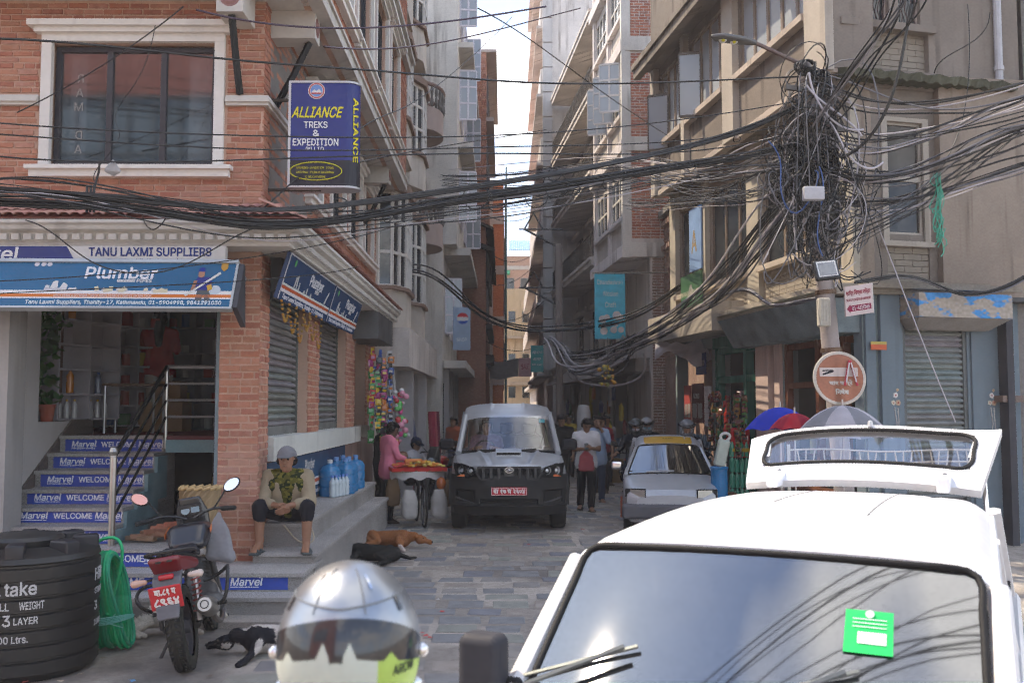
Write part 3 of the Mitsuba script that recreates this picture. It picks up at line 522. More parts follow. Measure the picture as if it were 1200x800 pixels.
# ---------------------------------------------------------------- the houses farther up on the left
def casement(F, u, z, w, h, key, col=(.62, .60, .66), nx=2, nz=3, ang=1.35, d=0.0, gl='paleglass', sgn=1, name='casement'):
    """a sash that stands open, hinged at u on the wall"""
    k = K(key + '__' + name); c, s = math.cos(ang), math.sin(ang)
    x = F.u * (c * sgn) + F.n * s; M = XF(x, (0, 0, 1), np.cross(x, [0, 0, 1]), F.pt(u, z, d))
    q = MB(); t = .05
    for a in range(nx + 1): q.box((w * a / nx - t / 2 * (a > 0), 0, -.02), (w * a / nx + t / 2 * (a < nx), h, .02), None, M)
    for b in range(nz + 1): q.box((t / 2, h * b / nz - t / 2, -.018), (w - t / 2, h * b / nz + t / 2, .018), None, M)
    put(k + '__frame', q, 'satin', col, .3, name=False)
    for a in range(nx):
        for b in range(nz):
            g = MB().box((w * a / nx + t / 2, h * b / nz + t / 2, -.003), (w * (a + 1) / nx - t / 2, h * (b + 1) / nz - t / 2, .003), None, M); put(k + '__pane', g, gl)
def simple_window(F, w, key, fcol=(.3, .27, .22), nx=2, nz=1, gl='darkglass', t=.05, sill=None, d=-.08, fm='satin'):
    u0, u1, z0, z1 = w; k = K(key + '__window'); q = MB()
    for a in range(nx + 1):
        m = u0 + (u1 - u0) * a / nx; F.box(q, max(u0, m - t / 2), min(u1, m + t / 2), z0, z1, d - .03, d + .03)
    for b in range(nz + 1):
        m = z0 + (z1 - z0) * b / nz; F.box(q, u0 + t / 2, u1 - t / 2, max(z0, m - t / 2), min(z1, m + t / 2), d - .028, d + .028)
    put(k + '__frame', q, fm, fcol, .5, name=False)
    for a in range(nx):
        for b in range(nz):
            ua, ub, za, zb = u0 + (u1 - u0) * a / nx + t / 2, u0 + (u1 - u0) * (a + 1) / nx - t / 2, z0 + (z1 - z0) * b / nz + t / 2, z0 + (z1 - z0) * (b + 1) / nz - t / 2
            put(k + '__pane', MB().add([F.pt(ua, za, d), F.pt(ub, za, d), F.pt(ub, zb, d), F.pt(ua, zb, d)], [[0, 1, 2, 3]]), gl)
    if sill:
        q = MB(); F.box(q, u0 - .08, u1 + .08, z0 - .1, z0, -.05, .10); put(k + '__sill', q, 'plaster', sill, .4, name=False)
    return k
BEIGE = (.52, .47, .40)
L2 = thing('beige_balcony_house', 'beige plastered house with white bay windows and curved balconies next to the brick corner building', 'building')
F2 = Fr((-2.38, 0, 0), (0, 1), (1, 0))
q = MB()
F2.panels(q, 18.32, 26.0, 3.05, 12.5, [], -.25, 0)
F2.panels(q, 18.32, 26.0, 0, 3.05, [(18.6, 20.6, 0, 2.6), (21.2, 23.2, 0, 2.6), (23.9, 25.6, 0, 2.6)], -.25, 0)
q.box((-8, 18.32, 0), (-2.9, 26, 12.5))
put(L2 + '__wall', q, 'plaster', BEIGE, .6)
q = MB(); F2.box(q, 18.32, 26, 2.62, 3.35, .002, .62); put(L2 + '__beam', q, 'plaster', (.52, .47, .42), .8)
q = MB(); F2.box(q, 20.45, 20.6, 0, 2.62, -.1, .5); F2.box(q, 23.2, 23.5, 0, 2.62, -.1, .55); each(L2 + '__shop_post', q, 'plaster', (.45, .43, .42), .5)
def bay(F, u0, u1, z0, z1, key, dep=.55, cut=.28, wall=BEIGE, fr=(.60, .58, .54), sill=.75, hood=True):
    k = K(key + '__bay'); pl = [(u0, 0), (u0 + .06, dep * .55), (u0 + cut + .1, dep), (u1 - cut, dep), (u1, 0)]
    q = MB()
    def ring(za, zb, o=0):
        V = np.array([[F.pt(u + (o if i > 2 else -o), z, max(d, 0) + (o if d else 0)) for i, (u, d) in enumerate(pl)] for z in (za, zb)]); q.grid(V)
    def cap(z, o):
        V = [F.pt(u + (o if i > 2 else -o), z, d + (o if d else 0)) for i, (u, d) in enumerate(pl)]; q.add(V, [[0, i, i + 1] for i in range(1, 4)])
    ring(z0, z0 + sill); cap(z0, 0); cap(z0 + sill, .0); ring(z1 - .15, z1); cap(z1 - .15, 0)
    put(k + '__wall', q, 'plaster', wall, .5, name=False)
    q = MB()
    for (a, b, o) in ((z0 + sill - .02, z0 + sill + .05, .07), (z1 - .10, z1 + .04, .09)): ring(a, b, o); cap(a, o); cap(b, o)
    put(k + '__moulding', q, 'plaster', (.24, .17, .13), .4, name=False)
    q = MB()
    for (ua, da), (ub, db) in zip(pl, pl[1:]):
        L = math.hypot(ub - ua, db - da); n = max(1, int(round(L / .36))); x = (F.u * (ub - ua) + F.n * (db - da)) / L; nn = np.cross(x, [0, 0, 1])
        M = XF(x, (0, 0, 1), nn, F.pt(ua, z0 + sill + .05, da)); H = z1 - .15 - (z0 + sill + .05)
        g = MB(); g.add([(np.array([a, b, -.02]) @ M[:3, :3].T + M[:3, 3]) for a, b in ((0, 0), (L, 0), (L, H), (0, H))], [[0, 1, 2, 3]]); put(k + '__pane', g, 'darkglass')
        for i in range(n + 1): q.box((max(0, L * i / n - .035), 0, -.04), (min(L, L * i / n + .035), H, .02), None, M)
        for zz in (0, H * .36, H * .70, H): q.box((.0, max(0, zz - .03), -.035), (L, min(H, zz + .03), .015), None, M)
    put(k + '__frame', q, 'satin', fr, .4, name=False)
for z0, z1 in ((3.36, 6.1), (6.75, 9.2), (9.7, 12.2)):
    bay(F2, 18.45, 20.6, z0, z1, L2, dep=.48, cut=.5); bay(F2, 21.3, 23.3, z0, z1, L2, dep=.55, cut=.5)
def round_balcony(F, uc, z, key, r=.95, out=.35):
    k = K(key + '__balcony'); a = np.linspace(0, math.pi, 15); pl = [(uc - r * math.cos(t), out * (1 if 0 else .0) + .25 + .62 * math.sin(t)) for t in a]
    q = MB(); V = np.array([[F.pt(u, zz, d) for u, d in pl] for zz in (z - .12, z + .45)]); q.grid(V)
    for zz in (z - .12, z + .45): q.add([F.pt(uc, zz, 0)] + [F.pt(u, zz, d) for u, d in pl], [[0, i, i + 1] for i in range(1, 15)])
    q.grid(np.array([[F.pt(u, zz, dd) for dd in (0, pl[i][1])] for u, i in ((uc - r, 0), (uc + r, 14)) for zz in (z - .12, z + .45)]).reshape(2, 2, 2, 3)[0]); 
    put(k + '__slab', q, 'plaster', (.36, .29, .25), .4, name=False)
    q = MB(); q.tube([F.pt(u, z + 1.0, d) for u, d in pl], .05, 6); put(k + '__rail', q, 'plaster', (.22, .16, .13), .4, name=False)
    for u, d in pl[::1]:
        q = MB(); q.lathe([(.02, 0), (.05, .1), (.025, .25), (.045, .4), (.02, .5)], XF(o=F.pt(u, z + .46, d)), 6); put(k + '__baluster', q, 'plaster', (.16, .14, .13), .4)
for z in (5.9, 8.7): round_balcony(F2, 24.2, z, L2)
# the next one: its plain flank faces the camera
L3 = thing('grey_plastered_house', 'grey plastered house with a bare flank and pale lilac casements standing open', 'building')
q = MB(); q.box((-8, 26.02, 0), (-1.62, 34, 6.2)); q.box((-8, 26.0, 6.2), (-1.25, 34, 14.2)); q.box((-1.62, 26.05, 2.9), (-1.0, 34, 3.1)); q.box((-1.62, 26.6, 6.0), (-.9, 34, 6.2)); q.box((-1.25, 26.6, 9.0), (-.85, 33.5, 9.15)); q.box((-1.25, 26.6, 11.8), (-.85, 33.5, 11.95))
put(L3 + '__wall', q, 'plaster', (.56, .53, .49), .75)
F3 = Fr((-1.25, 0, 0), (0, 1), (1, 0)); F3l = Fr((-1.62, 0, 0), (0, 1), (1, 0))
for z in (7.0, 9.9, 12.6):
    for u in (27.2, 30.4): simple_window(F3, (u, u + 1.5, z, z + 1.5), L3, (.6, .58, .62), 2, 2, d=.02)
    casement(F3, 27.2, z + .05, .5, 1.4, L3, ang=1.5); casement(F3, 31.9, z + .05, .5, 1.4, L3, ang=1.6)
for u in (27.0, 30.0): simple_window(F3l, (u, u + 1.3, 3.9, 5.4), L3, (.6, .58, .62), 2, 2, d=.02)
casement(F3l, 27.0, 3.9, .48, 1.5, L3, ang=1.5)
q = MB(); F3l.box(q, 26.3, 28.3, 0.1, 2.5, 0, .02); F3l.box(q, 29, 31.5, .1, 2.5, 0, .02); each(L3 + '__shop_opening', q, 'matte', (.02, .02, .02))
q = MB()
for u, d in ((26.4, .05), (28.6, .05), (31.8, .05)): F3l.box(q, u, u + .25, 0, 2.9, 0, d + .1)
each(L3 + '__shop_post', q, 'plaster', (.33, .3, .3), .5)
# old dark house with timber eaves, then brick, then orange
L4 = thing('old_timber_eaved_house', 'old dark house with a sagging timber eave and a brick gable above', 'building')
q = MB(); q.box((-8, 34.02, 0), (-.62, 44, 14.4)); put(L4 + '__wall', q, 'brick', (.27, .13, .09), 1)
Fg = Fr((0, 34.02, 0), (1, 0), (0, -1)); b = MB()
for u, z, cs, c in Fg.bricks(-1.5, -.62, 8.4, 14.3, bw=.23, bh=.06, cols=BR, seed=21): b.hexa(cs, c)
lab(put(L4 + '__brickwork', b, 'brick', grime=1), kind='stuff')
q = MB(); q.hexa([(x, y, z + (.0 if x > -.5 else .45)) for x in (-1.5, -.32) for y in (33.6, 43) for z in (7.2, 7.35)]); q.hexa([(x, y, z + (.0 if x > -.5 else .5)) for x in (-1.45, -.35) for y in (33.8, 43) for z in (8.0, 8.1)]); q.box((-.7, 34.2, 6.2), (-.5, 42.5, 7.3)); q.box((-.7, 34.5, 3.4), (-.35, 42.5, 3.7)); q.box((-.7, 34.5, 4.6), (-.4, 42.5, 4.8))
each(L4 + '__timber_eave', q, 'wood', (.035, .028, .025), .5)
q = MB(); q.box((-.8, 34.0, 14.4), (-.25, 43, 14.5)); q.box((-.7, 34.3, 12.0), (-.35, 43, 12.15)); put(L4 + '__balcony', q, 'plaster', (.4, .35, .3), .5)
Fs = Fr((-.62, 0, 0), (0, 1), (1, 0))
for z in (5, 10, 12.5):
    for u in (35, 38): simple_window(Fs, (u, u + 1.2, z, z + 1.4), L4, (.1, .08, .07), 2, 1, d=.02)
L5 = thing('orange_brick_house', 'tall orange brick house with pale concrete floor bands on the left far up the street', 'building')
q = MB(); q.box((-8, 46, 0), (.0, 62, 12.6)); put(L5 + '__wall', q, 'brick', (.46, .17, .075), .6)
q = MB()
for z in (2.9, 5.7, 8.1, 10.5): q.box((-8, 45.93, z), (.04, 62.05, z + .42))
q.box((-.7, 45.9, 0), (-.5, 46.0, 12.6)); each(L5 + '__concrete_band', q, 'plaster', (.42, .38, .34), .5)
q = MB(); q.tube([(.1, 46.2, 0), (.1, 46.2, 12.5)], .05, 6); q.tube([(.13, 46.6, 2), (.13, 46.6, 13.4)], .04, 6); each(L5 + '__drainpipe', q, 'satin', (.08, .17, .17))
Fs = Fr((.0, 0, 0), (0, 1), (1, 0))
for z in (3.7, 6.4, 8.9):
    for u in (48, 52, 56): simple_window(Fs, (u, u + 1.4, z, z + 1.3), L5, (.3, .3, .32), 2, 1, d=.03)
# the end of the street
R1 = thing('ochre_house', 'ochre plastered house closing the far end of the street', 'building')
q = MB(); q.box((-2.5, 78, 0), (7, 90, 11.3)); put(R1 + '__wall', q, 'plaster', (.52, .41, .26), .6)
Fe = Fr((0, 78, 0), (1, 0), (0, -1))
for z in (2.6, 5.2, 8.6):
    for u in (.4, 1.5, 2.6): simple_window(Fe, (u, u + .55, z, z + .9), R1, (.2, .22, .22), 1, 1, d=.03)
q = MB(); q.box((-2.5, 77.4, 3.6), (7, 78, 3.9)); q.box((-2.5, 77.5, 7.3), (7, 78, 7.5)); each(R1 + '__ledge', q, 'plaster', (.42, .34, .25), .6)
R2 = thing('unplastered_brick_house', 'unplastered brick house with blue roof sheets rising behind the ochre house', 'building')
q = MB(); q.box((-3.0, 92, 0), (8, 110, 16.1)); put(R2 + '__wall', q, 'brick', (.33, .2, .15), .8)
q = MB(); 
for z in (12.0, 14.8): q.box((-3, 91.9, z), (8, 92, z + .35))
each(R2 + '__concrete_band', q, 'plaster', (.42, .38, .34), .5)
q = MB(); 
for x in np.arange(.6, 2.7, .18): q.tube([(x, 91.6, 16.6), (x, 93.5, 17.8)], .08, 5)
each(R2 + '__roof_sheet', q, 'satin', (.16, .33, .47), .4)
q = MB(); q.box((-1.5, 91, 14.3), (.6, 92, 14.6)); put(R2 + '__green_canopy', q, 'satin', (.05, .30, .17), .3)
Fe = Fr((0, 92, 0), (1, 0), (0, -1))
for u in (.2, 1.6): simple_window(Fe, (u, u + .8, 12.8, 14), R2, (.2, .22, .22), 1, 1, d=.03)
# ---------------------------------------------------------------- the plastered corner house on the right
C = thing('plastered_corner_house', 'ochre grey plastered corner house on the right, blue painted shop front below', 'building')
cu = unit(A3(-.1378, .9905, 0)); CO = A3(4.78, 13.0, 0)
CF = Fr(CO, cu[:2], (-cu[1], cu[0]) if False else (-.9905, -.1378)); ca = math.radians(14)
CR = Fr(CO, (math.cos(ca), math.sin(ca)), (math.sin(ca), -math.cos(ca)))
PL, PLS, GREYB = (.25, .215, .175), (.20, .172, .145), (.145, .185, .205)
w1, n1 = (.44, 1.0, 4.2, 5.75), (.42, 1.08, 3.52, 4.05)
n2 = (.02, 1.12, 6.46, 7.0)
q = MB()
CR.panels(q, 0, 2.6, 3.36, 6.2, [w1, n1], -.2, 0)
CR.panels(q, -.3, 2.6, 6.2, 9.1, [n2, (.15, .5, 7.12, 8.6), (.65, 1.0, 7.12, 8.6)], -.2, .05)
q.hexa([CR.pt(u, z, d) for u in (.75, 2.6) for d in (-4, -.2) for z in (3.36, 9.1)] )
CR.box(q, .6, 2.6, 9.1, 11.5, -4, .05); CR.box(q, -.35, .6, 9.1, 11.5, -.5, .05)
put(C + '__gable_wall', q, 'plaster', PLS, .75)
q = MB()
for (u0, u1, z0, z1, d) in ((*n1, .02), (n2[0], n2[1], n2[2], n2[3], .0)):
    z = z0; k = 0
    while z < z1 - .02:
        u = u0 - (.14 if k % 2 else 0)
        while u < u1:
            CR.box(q, max(u, u0), min(u + .27, u1), z, min(z + .078, z1), -.15, -.05 + d + .002 * (k % 3)); u += .278
        z += .085; k += 1
each(C + '__niche_brick', q, 'plaster', (.26, .225, .19), .5)
k = simple_window(CR, w1, C, (.34, .30, .26), 1, 2, gl='tint', t=.07, d=-.06)
q = MB(); CR.box(q, w1[0] - .09, w1[0], w1[2] - .1, w1[3] + .06, -.1, .03); CR.box(q, w1[1], w1[1] + .09, w1[2] - .1, w1[3] + .06, -.1, .03); CR.box(q, w1[0], w1[1], w1[3], w1[3] + .06, -.1, .028); CR.box(q, w1[0] - .12, w1[1] + .12, w1[2] - .17, w1[2] - .1, -.1, .07)
put(k + '__surround', q, 'plaster', (.36, .32, .27), .6, name=False)
q = MB(); CR.box(q, w1[0], w1[1], w1[2], w1[3], -.9, -.85, (.05, .05, .05)); put(C + '__window_room', q, 'matte', (.1, .1, .1))
for w in ((.15, .5, 7.12, 8.6), (.65, 1.0, 7.12, 8.6)):
    k = simple_window(CR, w, C, (.33, .28, .24), 1, 1, d=-.05); g = MB()
    for i in range(5): g.tube([CR.pt(w[0] + .07 * i + .03, z, -.02) + CR.u * .02 * math.sin(z * 20 + i) for z in np.linspace(7.15, 8.5, 24)], .008, 4)
    put(k + '__grille', g, 'satin', (.08, .06, .06))
q = MB(); CR.box(q, -.28, 1.2, 7.0, 7.10, -.1, .12); put(C + '__upper_sill', q, 'plaster', PLS, .5)
q = MB()
V = []
for i, u in enumerate(np.linspace(-.32, 2.35, 40)): V.append([CR.pt(u, 6.24 + .015 * math.sin(i * 3.1), 0.01), CR.pt(u, 6.23 + .02 * math.sin(i * 2.3), .30 + .015 * math.sin(i * 1.7)), CR.pt(u, 6.33 + .02 * math.sin(i * 1.3), .32 + .012 * math.sin(i * 2.9)), CR.pt(u, 6.42 + .015 * math.sin(i * 4.1), .02)])
q.grid(np.array(V)); q.add(V[-1], [[0, 1, 2, 3]]); q.add(V[0], [[0, 1, 2, 3]])
lab(put(C + '__mossy_ledge', q, 'plaster', (.075, .07, .048), 1.2), 'dark ledge grown over with moss')
q = MB(); CR.box(q, -.12, 2.45, 3.36, 3.43, -.1, .16); CR.box(q, -.12, 2.45, 3.43, 3.50, -.1, .25); CR.box(q, -.1, 2.45, 3.5, 3.53, -.1, .20); put(C + '__cornice', q, 'plaster', (.24, .21, .175), 1.2)
# street front: first floor, then the two floors that stand out
q = MB()
f1 = [(.35, 3.2, 4.18, 5.95), (3.72, 5.75, 4.18, 5.95), (6.0, 7.6, 4.18, 5.95)]
CF.panels(q, 0, 8, 3.36, 6.4, f1, -.2, 0)
CF.box(q, 0, 8, 3.36, 6.4, -4, -1.2)
put(C + '__street_wall', q, 'plaster', PL, .8)
q = MB()
for a, b in ((.0, .34), (3.2, 3.70), (5.78, 5.97), (7.62, 8)): CF.box(q, a, b, 3.5, 6.4, .002, .10)
each(C + '__pilaster', q, 'plaster', (.38, .34, .28), .45)
q = MB()
for a, b, c, d in f1:
    for j in range(9):
        for i in range(int((b - a) / .28)): CF.box(q, a + .28 * i + (.0 if j % 2 else -.0), a + .28 * i + .268, 3.52 + .07 * j, 3.52 + .07 * j + .062, 0, .012)
each(C + '__parapet_brick', q, 'plaster', (.29, .25, .205), .5)
q = MB()
for a, b, c, d in f1: CF.box(q, a, b, c - .09, c, -.1, .16)
each(C + '__sill', q, 'plaster', (.46, .41, .33), .5)
for a, b, c, d in f1: simple_window(CF, (a, b, c, d), C, (.16, .12, .09), 4 if b - a > 2.5 else 3, 1, t=.07)
q = MB(); CF.box(q, -.1, 4.1, 3.36, 3.43, -.1, .40); CF.box(q, -.1, 4.1, 3.43, 3.50, -.1, .50); CF.box(q, 4.1, 8.0, 3.20, 3.72, -.1, .60); put(C + '__street_cornice', q, 'plaster', (.34, .30, .25), .9)
OV = .38
q = MB(); f2 = [(.55, 3.2, 7.4, 8.9), (3.75, 5.75, 7.4, 8.9), (6.0, 7.7, 7.4, 8.9)]
CF.panels(q, -.12, 8, 6.4, 9.1, f2, OV - .2, OV); CF.box(q, -.12, 8, 6.40, 6.5, -.2, OV - .2); CF.box(q, -.12, .0, 6.4, 9.1, -.2, OV - .2); CF.box(q, 7.9, 8, 6.4, 9.1, -.2, OV - .2)
CF.box(q, -.3, 8, 9.1, 9.22, -.2, OV + .55); CF.box(q, -.3, 8, 8.92, 9.1, OV + .35, OV + .5); CF.box(q, -.35, 8, 9.22, 11.5, -4, OV + .1)
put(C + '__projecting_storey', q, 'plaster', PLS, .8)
q = MB()
for a, b in ((-.14, .5), (3.22, 3.72), (5.78, 5.97), (7.75, 8.02)): CF.box(q, a, b, 6.36, 9.1, OV + .002, OV + .12)
each(C + '__pilaster', q, 'plaster', (.40, .36, .30), .45)
q = MB()
for a, b, c, d in f2: CF.box(q, a, b, c - .1, c, OV - .1, OV + .14)
CF.box(q, -.1, 8, 6.34, 6.44, OV - .1, OV + .06); each(C + '__sill', q, 'plaster', (.42, .37, .31), .6)
FO = Fr(CF.pt(0, 0, OV), CF.u[:2], CF.n[:2])
for a, b, c, d in f2: simple_window(FO, (a, b, c, d), C, (.22, .18, .15), 5 if b - a > 2.5 else 4, 1, t=.07, gl='paleglass')
casement(FO, 5.1, 7.3, .42, 1.2, C, (.09, .07, .06), 1, 1, ang=1.2); casement(FO, 7.1, 7.2, .45, 1.15, C, (.09, .07, .06), 1, 1, ang=1.0)
q = MB(); M = XF(CF.u, unit(-A3(0, 0, .75) + CF.n * .65), unit(np.cross(CF.u, -A3(0, 0, .75) + CF.n * .65)), FO.pt(.75, 8.75, .02))
for a, b, c, d in ((0, .85, 0, .05), (0, .85, .5, .56), (0, .05, .05, .5), (.8, .85, .05, .5)): q.box((a, c, -.02), (b, d, .02), None, M)
k = put(C + '__top_hung_sash', q, 'satin', (.2, .15, .12)); put(k + '__pane', MB().box((.05, .05, -.004), (.8, .5, .004), None, M), 'paleglass', name=False)
# blue shop front
q = MB()
CR.panels(q, 0, 2.6, 0, 3.36, [(.62, 1.63, 0, 3.0)], -.2, .0); CR.box(q, 0.02, .17, 0, 3.36, .002, .05); CR.box(q, .22, .52, 0, 3.36, .002, .09); CR.box(q, 1.68, 2.4, 0, 3.3, .002, .03)
put(C + '__shop_front', q, 'plaster', GREYB, .35)
shutter(CR, .62, 1.63, 0, 3.05, -.06, C, (.20, .215, .215), pitch=.076)
q = MB(); q.hexa([CR.pt(u, z, d) for u, e in ((.55, 0), (2.0, 0)) for d in (.0, .45) for z in (3.04, 3.36)]); k = put(C + '__shutter_box', q, 'peel', (.05, .22, .50), 1.0); lab(k, 'shutter box with peeling bright blue paint')
q = MB(); q.hexa([CR.pt(u + (.12 if z < 3 and u < 1 else -.12 if z < 3 else 0), z, d if z > 3 else d * .35) for u in (.56, 1.99) for d in (.0, .44) for z in (2.9, 3.038)]); put(C + '__shutter_box_underside', q, 'matte', (.24, .23, .21), .6)
k = K(C + '__shutter_side')
q = MB(); q.tube([CR.pt(2.22, z, .10) for z in np.linspace(2.0, 9, 12)], .055, 10); 
for z in (2.05, 2.6, 3.2, 4.7, 6.6): q.tube([CR.pt(2.22, z - .03, .10), CR.pt(2.22, z + .03, .10)], .068, 10)
each(C + '__drainpipe', q, 'satin', (.40, .41, .43), .5); q = MB(); q.tube([CR.pt(2.22, z, .10) for z in (0, 1.0, 2.0)], .06, 10); CR.box(q, 2.02, 2.42, 1.93, 2.02, .02, .2); lab(put(C + '__lower_drainpipe', q, 'satin', (.13, .09, .075), .8), 'rusty brown lower length of drainpipe')
# flowers painted on the pilasters
for (u, z) in ((.42, 1.98), (1.98, 1.98)):
    F_ = MB(); d = .094 if u < 1 else .034
    for (du, dz, r, c, cc) in ((0, .04, .036, (.5, .48, .46), (.35, .03, .03)), (.035, -.06, .038, (.36, .25, .18), (.3, .06, .04)), (-.035, -.06, .032, (.42, .4, .33), (.35, .05, .04)), (.03, .11, .02, (.4, .3, .2), (.3, .1, .05))):
        for j in range(5): a = j * 1.2566; F_.lathe([(0, .002), (r * .55, .002), (r * .55, 0)], XF(CR.u, (0, 0, 1), CR.n, CR.pt(u + du + r * .55 * math.cos(a), z + dz + r * .55 * math.sin(a), d)), 8, c)
        F_.lathe([(0, .004), (r * .3, .004), (r * .3, 0)], XF(CR.u, (0, 0, 1), CR.n, CR.pt(u + du, z + dz, d)), 8, cc)
    for i in range(2): F_.tube([CR.pt(u - .02 + .05 * i, z - .12, d), CR.pt(u + .01 + .03 * i, z - .35, d), CR.pt(u - .03 + .09 * i, z - .5, d)], .006, 4, (.5, .48, .46))
    lab(put(C + '__flower_decal', F_, 'matte'), 'flower print on blue paint')
q = MB(); CR.box(q, .06, .3, 2.62, 2.69, .094, .098, (.5, .12, .06)); CR.box(q, .06, .3, 2.69, 2.73, .094, .098, (.45, .35, .1)); put(C + '__red_sticker', q, 'matte')
# the corner shop window, pillars, green shop, dark shops beyond
q = MB()
CF.panels(q, 0, 8, 0, 3.36, [(.12, 2.52, 0, 2.85), (3.42, 5.45, 0, 2.95), (5.75, 7.9, 0, 3.0)], -.25, 0)
put(C + '__street_shop_wall', q, 'plaster', (.19, .22, .23), .5)
q = MB(); CF.box(q, 2.54, 2.75, 0, 2.9, .002, .06); CF.box(q, 2.85, 3.36, 0, 2.95, .002, .12); each(C + '__shop_pillar', q, 'plaster', (.46, .37, .33), .5)
q = MB(); q.hexa([CF.pt(u, z, d if z > 3.1 else d * .55) for u in (.05, 3.75) for d in (.002, .62) for z in (2.86, 3.32)]); put(C + '__shutter_box', q, 'matte', (.15, .19, .20), .8)
q = MB()
for a in (.12, .55, 1.35, 2.42): CF.box(q, a, a + .10, .6, 2.85, -.12, -.02)
for z in (.6, 2.15, 2.75): CF.box(q, .22, 2.42, z, z + .09, -.11, -.03)
each(C + '__shop_window_frame', q, 'wood', (.14, .055, .03), .6)
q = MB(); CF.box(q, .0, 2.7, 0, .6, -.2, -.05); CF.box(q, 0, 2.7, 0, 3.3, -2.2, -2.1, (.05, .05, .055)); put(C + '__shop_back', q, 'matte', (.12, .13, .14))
put(C + '__shop_pane', MB().add([CF.pt(.65, .68, -.07), CF.pt(2.4, .68, -.07), CF.pt(2.4, 2.15, -.07), CF.pt(.65, 2.15, -.07)], [[0, 1, 2, 3]]), 'glass')
GRN = (.03, .135, .10)
q = MB()
for a in (3.42, 3.95, 5.33): CF.box(q, a, a + .12, 0, 2.95, -.1, .05)
for z in (2.3, 2.83): CF.box(q, 3.54, 5.33, z, z + .12, -.09, .04)
CF.box(q, 3.4, 5.5, 2.95, 3.15, -.1, .08); each(C + '__green_shop_frame', q, 'wood', GRN, .8)
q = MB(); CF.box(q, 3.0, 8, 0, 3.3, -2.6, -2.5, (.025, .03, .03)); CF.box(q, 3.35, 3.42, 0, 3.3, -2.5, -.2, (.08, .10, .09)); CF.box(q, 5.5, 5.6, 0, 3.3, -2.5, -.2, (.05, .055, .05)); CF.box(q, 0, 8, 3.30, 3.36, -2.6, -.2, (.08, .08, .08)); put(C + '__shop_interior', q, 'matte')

# ---------------------------------------------------------------- low old brick house set back
D = thing('low_old_brick_house', 'low old brick house set back behind the plastered corner house', 'building')
DF = Fr((4.3, 20.0, 0), (-.06, 1), (-1, -.06)); q = MB(); dw = [(1.4, 2.1, 4.3, 5.6), (3.0, 3.6, 4.3, 5.6)]
DF.panels(q, 0, 4.6, 0, 6.6, dw, -.3, 0); DF.box(q, 0, 4.6, 0, 6.6, -3, -.9)
put(D + '__wall', q, 'brick', (.25, .17, .13), .7); b = MB()
for u, z, cs, c in DF.bricks(0, 4.6, 3.0, 6.5, [(a - .05, b2 + .05, c_ - .1, d_ + .1) for a, b2, c_, d_ in dw], cols=[(.25, .15, .11), (.20, .13, .10), (.29, .18, .13), (.22, .16, .13)], seed=31): b.hexa(cs, c)
for z in (5.75, 6.35):
    for i in range(18): DF.box(b, .25 * i, .25 * i + .13, z, z + .12, 0, .09, (.24, .16, .12))
lab(put(D + '__brickwork', b, 'brick', grime=1), kind='stuff')
for w in dw: simple_window(DF, w, D, (.05, .04, .035), 2, 1, t=.06)
q = MB(); DF.box(q, 0, 4.6, 6.6, 6.75, -3, .15); put(D + '__roof', q, 'plaster', (.2, .18, .16), .9)

# ---------------------------------------------------------------- brick and concrete house with balconies
B = thing('brick_balcony_house', 'tall brick and concrete house with a white bay and grey balconies on the right', 'building')
bu = unit(A3(-.083, .9965, 0)); BO = A3(3.13, 24.4, 0)
BF = Fr(BO, bu[:2], (-bu[1], bu[0])); BS = Fr(BO, (1, .02), (.02, -1))
CON = (.50, .465, .43)
q = MB()
BS.box(q, .02, 5, 5.9, 14.5, -4, 0); BF.box(q, .3, 14, 0, 14.5, -6, -.95); BS.box(q, .55, 5, 0, 5.9, -4, 0)
put(B + '__wall', q, 'plaster', CON, .6)
b = MB()
for zz in ((6.1, 8.3), (8.7, 10.85), (11.3, 13.4), (13.8, 16)):
    for u, z, cs, c in BS.bricks(.1, 1.05, zz[0], zz[1], bw=.22, bh=.05, j=.022, cols=[(.36, .13, .08), (.31, .11, .07), (.40, .17, .11), (.27, .12, .09)], seed=41): b.hexa(cs, c)
    for u, z, cs, c in BS.bricks(1.36, 1.75, zz[0], zz[1], bw=.22, bh=.05, j=.022, cols=[(.36, .13, .08), (.31, .11, .07), (.40, .17, .11)], seed=42): b.hexa(cs, c)
for u, z, cs, c in BS.bricks(.6, 1.7, 0, 5.6, bw=.22, bh=.05, j=.022, cols=[(.25, .15, .11), (.21, .14, .11)], seed=43): b.hexa(cs, c)
lab(put(B + '__brickwork', b, 'brick', grime=1), kind='stuff')
q = MB()
for z in (5.62, 8.32, 10.9, 13.4): BS.box(q, -.05, 1.8, z, z + .36, -.3, .05)
BS.box(q, 1.07, 1.34, 5.9, 14.5, -.1, .03); BS.box(q, -.14, .08, 5.6, 14.5, -.2, .035)
put(B + '__concrete_frame', q, 'plaster', (.54, .505, .465), .8)
